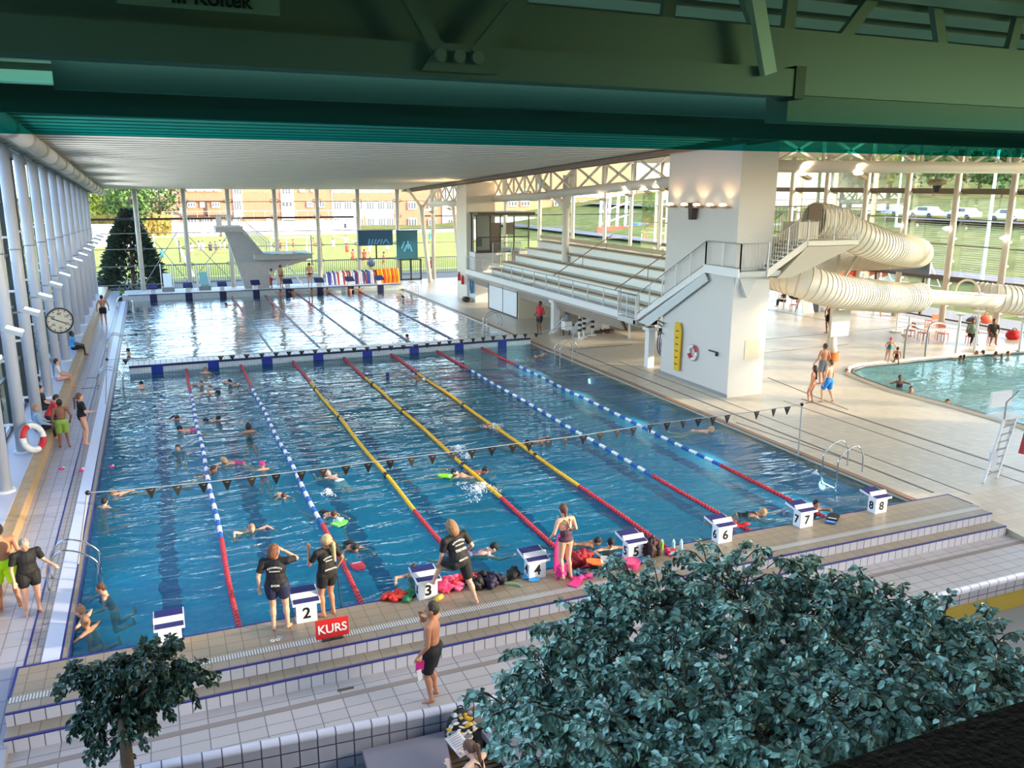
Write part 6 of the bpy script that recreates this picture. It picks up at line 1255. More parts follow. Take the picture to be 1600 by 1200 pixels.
# man on the terrace
p = at(678, 1092, z=ZF); t, I = person('shirtless man in black shorts on the terrace holding pink fins', p, .95, 1.8, 'tan', arms=[(-.01, .09, -.28), (-.08, .13, .04)], elbow=[(-.4, -1, 0), (.6, .6, -1)], hair=('short', (36, 26, 22)), clothes=[('long_shorts', (20, 20, 24))], vox=.0105, head=(-.3, .05), build=1.12)
w_ = at(655, 1052, y=p.y-.25); t = thing('swim_fins', 'pink and white goggles bundle hanging from the man hand', 'swim gear', w_); MB().prism([(-.05, 0, 0), (.08, 0, .05), (.1, .0, .2), (-.04, 0, .22)], (0, .06, 0)).build('fin_blade', mat('magenta', (190, 40, 120), .5), t); MB().prism([(-.02, -.03, -.14), (.05, -.03, -.1), (.03, -.03, .08), (-.05, -.03, .06)], (0, .03, 0)).build('strap', WHITE, t)
t = thing('wristband', 'yellow wristband on the wrist of the terrace man', 'wristband', at(655, 1031, y=p.y-.22)); MB().torus((0, 0, 0), .035, .01, n=16, k=6).build('band', mat('wrist yellow', (220, 170, 40), .5), t); MB().box((0, -.04, 0), (.03, .01, .03)).build('clasp', mat('wrist orange', (220, 120, 30), .5), t)
# --- left deck
L_ = lambda px, py: at(px, py, z=0)
person('shirtless man in neon yellow shorts at the far left photo edge', L_(14, 952), .15, 1.8, 'tan', arms=[(-.03, .02, -.3), (.04, -.02, -.3)], hair=('short', (24, 18, 16)), clothes=[('long_shorts', (196, 250, 0))], legs=[(-.01, .02, -.48), (.05, -.04, -.47)], vox=.0125, build=1.15)
person('grey haired woman in black shirt holding the near left ladder', L_(52, 957), -2.75, 1.56, 'fair', arms=[(-.13, .1, -.2), (.04, .06, -.3)], elbow=[(-.3, -.5, -1), (.8, -1, 0)], hair=('short', (150, 140, 132)), clothes=[('tshirt', (14, 14, 16)), ('shorts', (16, 16, 18))], vox=.0125, face=True, build=1.18, head=(-.3, .25))
person('coach in black top with tied hair standing by the left gutter', L_(133, 694), -1.2, 1.7, 'fair', arms=[(.0, .14, -.2), (.0, .16, -.16)], hair=('ponytail', (110, 72, 52)), clothes=[('tshirt', (20, 20, 22)), ('briefs', (226, 130, 110))], vox=.014)
person('boy in green patterned shorts walking on the left deck', L_(101, 700), .2, 1.6, 'brown', arms=[(-.04, .02, -.3), (.05, .06, -.26)], legs=[(-.01, .04, -.48), (.03, -.05, -.46)], hair=('short', (26, 20, 18)), clothes=[('long_shorts', (130, 160, 60))], vox=.014)
person('shirtless man in black shorts walking away on the far left deck', L_(163, 507), 0, 1.75, 'tan', arms=[(-.06, .02, -.28), (.07, .03, -.27)], hair=('short', (30, 24, 22)), clothes=[('shorts', (16, 16, 20))], vox=.02)
def seated(lab, px, py, z, rz, **k):
    p = at(px, py, z=z); k.setdefault('arms', [(.0, .2, -.2), (.0, .2, -.2)])
    return person(lab, (p.x, p.y, z), rz, hip=(0, 0, .05), legs=[(0, .26, -.2), (0, .27, -.21)], **k)
seated('person in blue shirt and dark trousers sitting on the left ledge', 115, 546, .4, -1.45, H=1.7, skin='brown', hair=('short', (26, 22, 22)), clothes=[('tshirt', (70, 160, 210)), ('trousers', (26, 26, 34))], vox=.018)
seated('person in white top sitting on the left ledge near the coach', 92, 594, .4, -1.45, H=1.7, skin='fair', hair=('short', (60, 44, 38)), clothes=[('tshirt', (216, 206, 200)), ('shorts', (200, 150, 140))], vox=.018)
seated('person in pale striped shirt and black trousers on the left ledge', 60, 673, .4, -1.4, H=1.7, skin='fair', hair=('short', (170, 140, 116)), clothes=[('long_shirt', (160, 186, 214)), ('trousers', (22, 22, 26))], vox=.014)
seated('person in red and white jacket leaning on the left ledge', 76, 655, .4, -1.3, H=1.68, skin='fair', hair=('short', (36, 30, 30)), clothes=[('long_shirt', (206, 44, 40)), ('trousers', (24, 24, 28))], vox=.016, spine=(0, .5, 1))
seated('person in black shirt on the ledge behind the striped shirt person', 67, 640, .4, -1.4, H=1.7, skin='fair', hair=('short', (30, 26, 26)), clothes=[('tshirt', (24, 26, 30)), ('trousers', (30, 32, 40))], vox=.018)
# --- right side
person('person in red shirt and black shorts standing under the bleachers', at(843, 522, z=0), 1.9, 1.85, 'brown', hair=('short', (24, 20, 20)), clothes=[('tshirt', (200, 36, 56)), ('shorts', (26, 28, 36))], vox=.02, arms=[(.0, .1, -.2), (-.02, .1, -.2)])
person('girl with long dark hair striding on the right deck', at(1268, 630, z=0), .5, 1.5, 'tan', hair=('long', (52, 36, 30)), clothes=[('bikini', (196, 120, 100))], vox=.016, legs=[(-.16, .0, -.44), (.05, .02, -.47)])
person('boy in bright blue shorts walking on the right deck', at(1292, 630, z=0), .2, 1.72, 'fair', hair=('short', (96, 62, 40)), clothes=[('long_shorts', (20, 130, 214))], vox=.016, legs=[(-.06, .05, -.46), (.1, -.04, -.46)], head=(-.4, 0))
person('slim youth in grey shorts walking beside the orange skirt', at(1284, 600, z=0), .0, 1.75, 'tan', hair=('short', (60, 44, 34)), clothes=[('long_shorts', (104, 110, 116))], vox=.018, arms=[(-.08, .08, -.27), (.02, 0, -.3)])
person('man in black swim shorts hands on hips beyond the tower', at(1294, 520, z=0), .1, 1.8, 'brown', hair=('short', (20, 18, 18)), clothes=[('shorts', (20, 18, 22))], vox=.022, arms=[(-.07, .0, -.22), (.07, .0, -.22)], elbow=[(-1, -.4, 0), (1, -.4, 0)], build=1.15)
person('small child with pink cap and teal swimsuit at the pool rim', at(1387, 566, z=0), -.8, 1.2, 'fair', cap=(230, 80, 120), clothes=[('swimsuit', (30, 110, 130))], vox=.018, child=True, spine=(.1, .25, 1), arms=[(-.0, .2, -.2), (.1, .25, -.1)])
person('small child in dark red swimsuit crouching at the pool rim', at(1400, 567, z=0), -.9, 1.15, 'tan', hair=('short', (60, 30, 26)), clothes=[('swimsuit', (60, 24, 34))], vox=.018, child=True, spine=(0, .5, 1), hip=(0, 0, .2), legs=[(-.08, .08, -.2), (.08, .08, -.2)], arms=[(0, .2, -.2), (0, .2, -.2)])
def chairsit(lab, px, py, rz, **k):
    p = at(px, py, z=0); c = dup(c0, (p.x, p.y, 0), rz, 'orange chair under ' + lab.split(' sitting')[0]); return person(lab, (p.x, p.y, 0), rz, hip=(0, 0, .3), legs=[(-.02, .26, -.24), (.02, .2, -.25)], arms=[(0, .2, -.18), (0, .2, -.18)], **k)
chairsit('person in green shirt and black trousers sitting by the right glass', 1516, 538, 2.6, H=1.75, skin='brown', hair=('short', (26, 22, 22)), clothes=[('tshirt', (120, 142, 120)), ('trousers', (22, 22, 24))], vox=.022)
chairsit('person in dark top sitting cross legged by the red bag', 1549, 538, 2.4, H=1.75, skin='brown', hair=('short', (26, 20, 20)), clothes=[('tshirt', (60, 52, 44)), ('long_shorts', (70, 66, 50))], vox=.022)
p = at(1242, 462, y=26); seated('person in dark clothes reclining at the far table by the tower', 1225, 472, .45, 1.2, H=1.7, skin='tan', hair=('short', (24, 20, 20)), clothes=[('tshirt', (30, 26, 28)), ('trousers', (26, 24, 26))], vox=.03)
for i, (px, py, c) in enumerate(((1365, 490, (190, 70, 60)), (1376, 496, (230, 90, 110)))): person('small %s child figure near the far glass doors' % ('red clad', 'pink clad')[i], at(px, py, z=0), .5, 1.1, 'tan', hair=('short', (70, 50, 40)), clothes=[('tshirt', c)], vox=.03, hands=False)
# far deck people
F_ = lambda px, py: V((at(px, py, z=.42).x, at(px, py, z=.42).y, .42))
for (px, py, rz, H, cl_, l, sk) in ((427, 452, 1.0, 1.5, [('tshirt', (214, 200, 196)), ('shorts', (196, 40, 50))], 'child in white shirt and red shorts on the far deck', 'brown'), (443, 452, -1.0, 1.75, [('briefs', (120, 60, 50))], 'bare chested person standing beside the child on the far deck', 'tan'), (485, 448, 0, 1.85, [('briefs', (110, 40, 40))], 'person in red swim briefs standing before the field fence', 'fair')):
    q = F_(px, py); q.y = 53.85; person(l, q, rz, H, sk, hair=('short', (50, 36, 30)), clothes=cl_, vox=.03, hands=False)
# people sitting on the far edge, seen as small figures with feet down
for i, (px, py) in enumerate(((437, 455), (458, 455), (486, 453), (510, 452), (543, 449), (556, 448))):
    q = at(px, py-4, z=.45); person('swimmer holding on to the far pool wall, %s from the left' % ordn[i].replace('nearest', 'first'), (q.x, 52.75, .08), 0, 1.35, 'tan', hip=(0, 0, -.22), legs=[(0, -.1, -.3), (0, -.12, -.3)], legpole=[(0, 1, 0), (0, 1, 0)], arms=[(-.05, .18, .06), (.05, .18, .06)], hair=('short', (60, 40, 34)), clothes=[('briefs', (40, 30, 60))], vox=.035, hands=False, group='swimmers along the far wall')
person('toddler in pink outfit with a grey balloon behind the far fence', at(579, 425, z=GZ+.05), 0, 1.5, 'fair', clothes=[('long_shirt', (236, 100, 130)), ('trousers', (240, 120, 140))], hair=('short', (90, 90, 92)), vox=.04, hands=False)
# --- swimmers
def sw(lab, px, py, kind, rz=0, H=1.55, skin='fair', z=None, **k):
    p = at(px, py, z=ZW); loc = (p.x, p.y, ZW)
    k.setdefault('vox', .018); k.setdefault('hands', p.y < 12)
    if kind == 'up':      # upright, head and shoulders out
        return person(lab, loc, rz, H, skin, spine=(0, .35, 1), hip=(0, -.08, -.26), arms=k.pop('arms', [(-.12, .2, -.06), (.12, .2, -.06)]), legs=[(-.05, -.16, -.24), (.05, -.2, -.2)], legpole=[(0, 1, 0), (0, 1, 0)], **k)
    if kind == 'prone':   # kicking or gliding on the front
        return person(lab, loc, rz, H, skin, spine=(0, 1, .12), front=(0, .12, -1), hip=(0, -.3, -.05), arms=k.pop('arms', [(-.06, .03, .27), (.06, .03, .27)]), elbow=k.pop('elbow', [(-1, .3, 0), (1, .3, 0)]), legs=k.pop('legs', [(-.03, .0, -.47), (.04, .05, -.46)]), head=k.pop('head', (0, -.55)), **k)
    if kind == 'breast': return person(lab, loc, rz, H, skin, spine=(0, 1, .35), front=(0, .35, -1), hip=(0, -.28, -.12), arms=k.pop('arms', [(-.2, .05, .1), (.2, .05, .1)]), legs=[(-.1, .0, -.42), (.1, .03, -.42)], head=(0, -.8), **k)
    if kind == 'crawl': return person(lab, loc, rz, H, skin, spine=(0, 1, .05), front=(0, .05, -1), hip=(0, -.3, -.04), arms=k.pop('arms', [(-.06, .05, .29), (.13, -.17, .06)]), elbow=[(-1, .3, 0), (.6, -1, -.2)], legs=[(-.03, .0, -.47), (.04, .05, -.46)], head=(0, -.2), **k)
    if kind == 'back': return person(lab, loc, rz, H, skin, spine=(0, 1, .12), front=(0, -.12, 1), hip=(0, -.3, -.06), arms=k.pop('arms', [(-.12, .0, -.27), (.12, .0, -.27)]), legs=[(-.03, .0, -.47), (.04, .03, -.46)], head=(0, .25), **k)
dk = (26, 22, 24); br_ = (84, 56, 40); bl_ = (190, 150, 104)
PIx = math.pi
sw('swimmer near the bulkhead between its first and second blue marks', 321, 583, 'up', 0, hair=('short', (150, 120, 100)))
sw('swimmer with reddish head just right of the first lane rope end', 316, 602, 'breast', 2.6, hair=('short', (130, 80, 60)))
sw('dark haired swimmer in lane two turning near the bulkhead', 361, 600, 'breast', 2.2, hair=('short', dk), clothes=[('swimsuit', dk)])
sw('swimmer with dark head and bare arm just right of the first rope', 334, 614, 'crawl', -1.9, hair=('short', dk))
sw('dark headed swimmer low in the water of lane one', 221, 603, 'prone', 0, hair=('short', dk))
sw('swimmer mostly submerged at left of the first rope', 276, 655, 'prone', 3.3, hair=('short', br_), clothes=[('swimsuit', (50, 50, 80))])
sw('swimmer in black and white suit between the first two ropes', 337, 657, 'prone', 4.0, hair=('short', dk), clothes=[('swimsuit', (30, 30, 40))])
sw('dark haired swimmer in pink suit moving right beside the first rope', 287, 673, 'prone', 1.3, hair=('short', dk), clothes=[('swimsuit', (220, 80, 120))])
sw('upright swimmer with large dark hair in lane two', 389, 675, 'up', .1, H=1.6, skin='tan', hair=('bob', dk), clothes=[('swimsuit', dk)])
sw('child seen from behind holding a white board in lane one', 279, 706, 'up', 3.0, H=1.3, child=True, hair=('short', br_), clothes=[('tshirt', (90, 110, 120))])
sw('swimmer kicking with a magenta board in lane two', 356, 723, 'prone', 1.2, hair=('short', bl_), clothes=[('swimsuit', (190, 60, 120))])
sw('brown haired swimmer crossing under the first rope by the flags', 331, 738, 'breast', 4.2, skin='tan', hair=('short', br_))
sw('child with pink cap and red swimsuit near the second rope', 411, 734, 'up', .1, H=1.3, child=True, cap=(240, 60, 130), clothes=[('swimsuit', (214, 50, 70))])
sw('small child swimming with arms trailing left of the second rope', 442, 777, 'prone', 3.3, H=1.25, child=True, hair=('short', br_))
sw('swimmer diving with white striped shorts right of second rope', 516, 744, 'prone', .4, hair=None, clothes=[('shorts', (214, 216, 216))], z=-.1)
sw('swimmer in dark suit on the back with a green board', 518, 806, 'prone', 3.5, H=1.5, hair=('short', br_), clothes=[('swimsuit', dk)])
kickt = lambda n, l, px, py, c, rz: None
def fboard(lab, px, py, c, rz):
    p = at(px, py, z=ZW+.03); t = thing('kickboard', lab, 'kickboard', p, rz); MB().prism([(-.15, 0, 0), (.15, 0, 0), (.15, .28, 0), (.08, .42, 0), (-.08, .42, 0), (-.15, .28, 0)], (0, 0, .035)).build('board', mat('board %d %d %d' % c, c, .5), t); MB().span((-.1, .04, .035), (.1, .07, .04)).build('stripe', WHITE, t)
fboard('green kickboard floating in front of the swimmer in lane three', 522, 822, (110, 220, 90), -1.0)
sw('swimmer gliding face down with arms spread in front of the coaches', 392, 830, 'breast', 3.4, H=1.5, hair=('short', (180, 130, 100)), arms=[(-.22, .04, .16), (.2, .04, .12)])
sw('swimmer in black suit pushing a red board beside the second rope', 553, 858, 'prone', 3.2, H=1.6, skin='tan', hair=('short', dk), clothes=[('swimsuit', (20, 20, 26))], vox=.013, arms=[(-.1, .03, .26), (.1, .03, .26)])
fboard('red kickboard held by the swimmer beside the second rope', 556, 880, (190, 50, 76), 3.2+math.pi*0)
sw('dark haired child by the left pool edge near the flag pole', 162, 793, 'up', -.6, H=1.3, child=True, hair=('short', dk), arms=[(-.1, .2, -.02), (.1, .2, -.02)])
sw('submerged swimmer just right of the left flag pole', 183, 772, 'prone', 2.0, H=1.4, hair=('short', (120, 100, 90)))
sw('boy holding the near left ladder from the water', 165, 930, 'up', 1.6, H=1.5, hair=('short', br_), vox=.013)
sw('swimmer with tied hair resting arms on the near left corner edge', 133, 968, 'up', 1.2, H=1.55, hair=('bun', (150, 110, 84)), vox=.012, arms=[(-.16, .16, .03), (.14, .18, .03)])
sw('second swimmer at the near left corner with shoulders bare', 140, 986, 'up', 1.0, H=1.45, skin='tan', hair=('short', (150, 112, 80)), vox=.012, arms=[(-.16, .16, .03), (.14, .18, .03)])
sw('swimmer with blue cap near the end of the fourth rope', 605, 587, 'prone', 3.0, cap=(40, 70, 160))
sw('white capped swimmer with dark goggles near the fifth rope end', 658, 593, 'crawl', 3.9, cap=(226, 226, 230), skin='tan')
sw('swimmer in checked shorts splashing left of the fifth rope', 772, 668, 'crawl', -2.4, skin='tan', clothes=[('shorts', (120, 110, 110))], hair=None)
sw('crawl swimmer with bent arm raised right of the fifth rope', 848, 690, 'crawl', -1.9, H=1.75, skin='tan', hair=('short', dk), arms=[(-.06, .05, .29), (.16, -.2, .07)], clothes=[('briefs', dk)])
sw('swimmer with patterned shorts just right of the fourth rope', 752, 738, 'prone', -2.2, skin='tan', clothes=[('shorts', (110, 90, 90))], hair=('short', dk))
sw('navy capped swimmer stretching to a green board by fourth rope', 716, 742, 'prone', .75, H=1.6, cap=(26, 36, 80), vox=.014)
fboard('lime green board at the fingertips of the navy capped swimmer', 705, 745, (130, 214, 50), .9)
sw('swimmer in black cap and goggles gliding toward the near wall', 765, 862, 'prone', -1.75, H=1.65, skin='pale', cap=(20, 20, 24), goggles=True, vox=.011, clothes=[('swimsuit', (120, 110, 140))], head=(0, -.8), arms=[(-.1, .05, .27), (.07, .03, .28)])
sw('boy with goggles and brown hair holding on beside block three', 652, 898, 'up', -.5, H=1.45, child=True, hair=('short', br_), vox=.012, arms=[(-.2, .14, .02), (.1, .2, .02)], rz_=0) if False else sw('brown haired boy holding on to the wall behind block three', 647, 899, 'up', 2.8, H=1.45, child=True, hair=('short', br_), vox=.012, arms=[(-.1, .22, .1), (.14, .2, .08)])
sw('black capped swimmer with dark goggles holding the wall near block five', 952, 857, 'up', 3.0, H=1.55, cap=(22, 24, 34), goggles=True, vox=.012, arms=[(-.12, .2, .08), (.12, .2, .08)])
sw('swimmer floating on the front behind block five left', 926, 850, 'prone', -2.0, H=1.5, skin='tan', hair=('short', dk), z=0)
sw('swimmer in black suit turning under water at block six', 1184, 805, 'prone', -2.1, H=1.6, clothes=[('swimsuit', dk)], hair=('short', bl_), vox=.014)
sw('dark haired boy resting at the wall behind block seven', 1272, 796, 'up', 2.9, H=1.5, skin='tan', hair=('short', dk), arms=[(-.1, .2, .08), (.12, .22, .08)])
sw('pale swimmer under the surface near the right end of the flags', 1105, 674, 'prone', -2.2, H=1.6, hair=('short', bl_))
sw('pale floating swimmer close to the right end of the bulkhead', 845, 556, 'breast', -2.6, H=1.6, hair=('short', (120, 120, 130)))
sw('swimmer hanging on the left ladder beyond the bulkhead', 203, 553, 'up', 1.4, H=1.5, hair=('short', dk))
sw('lone swimmer in the far water near the left', 356, 477, 'prone', 1.2, H=1.5, hair=('short', dk), vox=.03)
sw('lone swimmer just beyond the middle of the bulkhead', 638, 530, 'up', 1.0, H=1.5, hair=('short', dk), vox=.025)
sw('lone swimmer in the blue patch at the far right water', 631, 468, 'up', 1.0, H=1.6, hair=('short', dk), vox=.03)
for (px, py, l, sk, hr, rz, c) in ((1322, 585, 'swimmer with red hair leaning on the leisure pool corner', 'tan', (120, 60, 36), 2.0, None), (1405, 604, 'woman in dark swimsuit upright at the leisure pool edge', 'brown', (30, 24, 24), 2.6, (70, 24, 36)), (1423, 613, 'dark haired child beside the woman at the leisure pool edge', 'tan', (24, 20, 20), 2.4, None), (1480, 634, 'swimmer with arms on the edge nearest the lifeguard chair', 'tan', (30, 26, 24), 2.3, None),
    (1500, 563, 'pair swimmer, left head near the far leisure pool rim', 'brown', (26, 22, 22), 1.0, None), (1506, 562, 'pair swimmer, right head near the far leisure pool rim', 'brown', (26, 22, 22), -1.0, None), (1525, 556, 'red haired swimmer at the far rim under the slide poles', 'tan', (110, 60, 40), 1.0, None), (1535, 555, 'swimmer in purple top at the far rim of the leisure pool', 'tan', (50, 34, 34), .5, (120, 40, 90)), (1555, 557, 'brown haired swimmer at the far rim, third group', 'tan', (80, 50, 40), 0, None), (1565, 561, 'black haired swimmer low at the far rim', 'brown', (20, 18, 18), 2.0, None), (1575, 557, 'tan swimmer at the right end of the far rim group', 'tan', (60, 40, 34), 3.0, None)):
    up = 1.0 if 'upright' in l else 0; p = at(px, py, z=-.07)
    person(l, (p.x, p.y, -.07+.25*up), rz, 1.5, sk, hip=(0, 0, -.30), arms=[(-.1, .2, .0), (.1, .2, .0)], hair=('short', hr), clothes=[('swimsuit', c)] if c else (), vox=.02, hands=False, legs=[(-.03, 0, -.15), (.03, 0, -.15)], nofeet=True)
# splashes
FO = mat('foam', (236, 242, 246), .6)
random.seed(9)
for i, (px, py, s) in enumerate(((772, 668, .55), (716, 703, .45), (745, 768, .75), (756, 762, .4), (512, 772, .3), (530, 816, .25), (1275, 741, .12), (730, 716, .3))):  # the smallest is foam drawn for the glow of an underwater lamp
    p = at(px, py, z=ZW); mb = MB()
    for k in range(int(420*s)+20): a = random.uniform(0, 6.28); q = s*random.random()**.8*(.6+.4*math.sin(3*a+i)); mb.ell((p.x+q*math.cos(a), p.y+q*math.sin(a)*1.3, ZW+random.uniform(0, .2)*(1-q/s*.7)**2), (random.uniform(.006, .022), random.uniform(.006, .03), random.uniform(.004, .012)), 5, 4)
    tag(mb.build('splash', FO), 'white splash %s' % ('at the fifth rope swimmer', 'left above the fourth rope near flags', 'behind the navy capped swimmer at the fourth rope', 'on the fourth rope end', 'above the green kickboard', 'beside the green kickboard', 'standing in for a lamp glow near the right flag pole', 'over the shorts swimmer near the flags')[i], 'splash', kind='stuff')
# --- players on the sports field
random.seed(31)
fp = [(300, 402, 'w'), (312, 398, 'w'), (318, 398, 'w'), (330, 400, 'd'), (338, 399, 'd'), (345, 396, 'w'), (352, 396, 'w'), (316, 374, 'w'), (346, 376, 'd'), (255, 412, 't'), (437, 396, 'r'), (448, 396, 'r'), (459, 395, 'r'), (491, 392, 'r'), (521, 393, 'w'), (541, 387, 'w'), (543, 402, 'r'), (552, 414, 'r'), (570, 414, 'r'), (567, 392, 'w'), (606, 398, 'w'), (578, 402, 'w'), (600, 419, 'r'), (425, 376, 'w'), (520, 362, 'w'), (540, 362, 'd'), (672, 380, 't'), (675, 430, 'r')]
cc = {'w': (226, 222, 216), 'd': (60, 60, 70), 'r': (206, 80, 64), 't': (60, 150, 160)}
protos = {}
def fpl(i): return 'field player in %s, %s' 
cnt = {}
for i, (px, py, c) in enumerate(sorted(fp)):
    cnt[c] = cnt.get(c, 0)+1; od = (ordn+['fifteenth', 'sixteenth'])[cnt[c]-1].replace('nearest', 'first')
    lab = 'player in %s on the field outside, %s such from the left' % ({'w': 'white', 'd': 'dark clothes', 'r': 'red', 't': 'teal'}[c], od)
    p = at(px, py, z=GZ+.05)
    if c not in protos:
        t, _ = person(lab, p, 0, 1.7, 'tan', hair=('short', (70, 50, 40)), clothes=[('tshirt', cc[c]), ('shorts', cc[c])], legs=[(-.05, .06, -.46), (.05, -.08, -.45)], vox=.05, hands=False, group='players on the sports field'); protos[c] = t
    else: dup(protos[c], p, random.uniform(0, 6.2), lab)
t = thing('balloon_cap', 'grey round balloon above the pink toddler', 'balloon', at(580, 410, y=66)); MB().ell((0, 0, 0), .45).build('envelope', mat('balloon grey', (110, 112, 118), .4), t); MB().tube([(0, 0, -.45), (0, 0, -1.4)], .02, 5).build('string', DARK, t)
# ================= plants =================
def leafmat(name, c1, c2, rough=.32):
    m = bpy.data.materials.new(name); m.use_nodes = True; n = m.node_tree; p = n.nodes['Principled BSDF']; p.inputs['Roughness'].default_value = rough
    g = n.nodes.new('ShaderNodeNewGeometry'); r = n.nodes.new('ShaderNodeValToRGB'); r.color_ramp.elements[0].color = srgb(c1)+(1,); r.color_ramp.elements[1].color = srgb(c2)+(1,)
    n.links.new(g.outputs['Random Per Island'], r.inputs['Fac']); n.links.new(r.outputs['Color'], p.inputs['Base Color']); m.diffuse_color = srgb(c1)+(1,); return m
LFM = leafmat('ficus leaves', (54, 92, 80), (178, 218, 204)); LFM2 = leafmat('dark ficus leaves', (26, 46, 34), (64, 96, 76), .35)
def leaf(vs, fs, p, d, n, L, w):
    s = d.cross(n).normalized(); b = len(vs); n = s.cross(d).normalized()
    vs += [p, p+d*L*.28-s*w+n*w*.3, p+d*L*.66-s*w*.85+n*w*.22, p+d*L-n*L*.12, p+d*L*.66+s*w*.85+n*w*.22, p+d*L*.28+s*w+n*w*.3]
    fs += [(b, b+1, b+2, b+3), (b, b+3, b+4, b+5)]
def ficus(name, lab, base, trunk, blobs, n, L, m, seed, twigs=60):
    random.seed(seed); t = thing(name, lab, 'plant', base); O = V(base)
    tr = MB(); 
    for (pts, r0) in trunk: tr.tube(smooth_path([V(p)-O for p in pts], 6), [r0*(1-.6*i/(6*(len(pts)-1))) for i in range(6*(len(pts)-1)+1)], 8)
    tr.build('trunk', BARK, t, True)
    tot = sum(b[1][0]*b[1][1] for b in blobs); vs = []; fs = []; tw = MB()
    for (c, r) in blobs:
        c = V(c)-O; k = int(n*r[0]*r[1]/tot)
        nb = max(6, k//26)
        for j in range(nb):      # sprays: a twig with leaves along it
            a = random.uniform(0, 6.28); cz = random.uniform(-.75, 1); q = (1-cz*cz)**.5; u = V((q*math.cos(a), q*math.sin(a), cz)); kk = random.uniform(.12, .95)
            p0 = c+V((u.x*r[0], u.y*r[1], u.z*r[2]))*kk; dirn = (V((u.x, u.y, u.z*.5))+V((random.uniform(-.5, .5), random.uniform(-.5, .5), random.uniform(-.3, .5)))).normalized(); Lw = random.uniform(.22, .42)*max(.5, min(1, r[0]))
            pts = [p0+dirn*Lw*s-V((0, 0, 1))*Lw*.55*s*s for s in (0, .25, .5, .75, 1)]
            tw.tube([p0-dirn*.1-V((0, 0, .05))]+pts, [.006, .006, .005, .004, .003, .002], 4)
            for i in range(26):
                s = i/26+random.uniform(-.02, .02); s = max(0, min(.999, s)); ii = int(s*4); p = pts[ii].lerp(pts[ii+1], s*4-ii)
                d = (dirn*.6+V((random.uniform(-1, 1), random.uniform(-1, 1), random.uniform(-1.7, .0)))).normalized(); nn = V((random.uniform(-.6, .6), random.uniform(-.9, .3), 1)).normalized()
                leaf(vs, fs, p+d*.015, d, nn, L*random.uniform(.7, 1.15), L*.31)
    tw.build('twigs', mat('twig brown', (70, 54, 42), .8), t); MB().add(vs, fs).build('foliage', m, t)
    return t
def bl(px, py, d, rx, ry, rz_): return (dist(px, py, d), (rx, ry, rz_))
B1 = [bl(1150, 925, 7.2, .62, .6, .42), bl(1010, 940, 7.2, .6, .6, .38), bl(930, 985, 7.0, .45, .5, .32), bl(1270, 930, 7.2, .55, .6, .40), bl(860, 1040, 6.6, .42, .45, .32), bl(820, 1110, 6.4, .36, .45, .3), bl(1050, 1040, 6.4, .7, .6, .45), bl(930, 1110, 6.0, .55, .6, .42), bl(1200, 1040, 6.3, .7, .6, .45), bl(1060, 1140, 5.6, .6, .6, .42), bl(860, 1190, 5.6, .4, .5, .3), bl(990, 1200, 5.2, .5, .5, .35), bl(1160, 1150, 5.2, .5, .6, .4), bl(1120, 1230, 4.9, .5, .5, .35)]
ficus('weeping_fig', 'large weeping fig with blue green leaves in front of the steps', (at(1080, 1050, z=-1.1).x-1.0, -8.6, -1.1), [([(at(1080, 1050, z=-1.1).x-1.0, -8.6, -1.1), dist(1080, 1260, 7.0), dist(1090, 1100, 6.6), dist(1040, 1000, 6.8)], .09), ([dist(1090, 1120, 6.6), dist(1160, 1020, 6.8), dist(1180, 930, 7)], .05), ([dist(1085, 1130, 6.5), dist(960, 1060, 6.6), dist(900, 1020, 6.8)], .045), ([dist(1085, 1110, 6.4), dist(1000, 1120, 6.0), dist(880, 1140, 6.0)], .04)], B1, 29000, .064, LFM, 41)
B2 = [bl(1350, 960, 7.0, .5, .5, .35), bl(1440, 985, 6.6, .5, .5, .32), bl(1510, 1000, 6.4, .38, .5, .26), bl(1340, 1050, 6.0, .6, .55, .4), bl(1460, 1060, 5.8, .55, .5, .34), bl(1560, 1050, 5.8, .35, .4, .26), bl(1290, 1130, 5.1, .42, .45, .32), bl(1400, 1110, 5.0, .45, .45, .3), bl(1240, 1200, 4.7, .3, .4, .25), bl(1600, 1090, 5.2, .3, .4, .22), bl(1510, 1110, 4.9, .35, .4, .22)]
ficus('weeping_fig', 'second weeping fig partly behind the black sill at lower right', (dist(1400, 1060, 6).x, dist(1400, 1060, 6).y+.6, -1.1), [([(dist(1400, 1060, 6).x, dist(1400, 1060, 6).y+.6, -1.1), dist(1400, 1250, 6.2), dist(1395, 1080, 5.9), dist(1360, 1000, 6.4)], .08), ([dist(1395, 1090, 5.9), dist(1470, 1040, 6.0), dist(1520, 1010, 6.2)], .04)], B2, 17500, .06, LFM, 42)
B3 = [bl(240, 1032, 8.6, .30, .3, .22), bl(180, 1052, 8.6, .26, .28, .18), bl(130, 1062, 8.6, .22, .25, .13), bl(285, 1056, 8.6, .20, .25, .14), bl(190, 1095, 8.6, .26, .26, .18), bl(155, 1110, 8.6, .18, .2, .2), bl(205, 1120, 8.5, .18, .2, .18), bl(165, 1150, 8.5, .12, .15, .14), bl(230, 1085, 8.6, .2, .2, .12)]
pb = dist(200, 1200, 8.4)
ficus('fig_tree', 'small dark leaved fig tree at the lower left in front of steps', (pb.x, pb.y, -1.1), [([(pb.x, pb.y, -1.1), pb, dist(196, 1120, 8.5), dist(215, 1060, 8.6)], .075), ([dist(198, 1110, 8.5), dist(160, 1080, 8.6), dist(120, 1065, 8.6)], .025), ([dist(200, 1105, 8.5), dist(250, 1060, 8.6)], .03)], B3, 7000, .07, LFM2, 43)
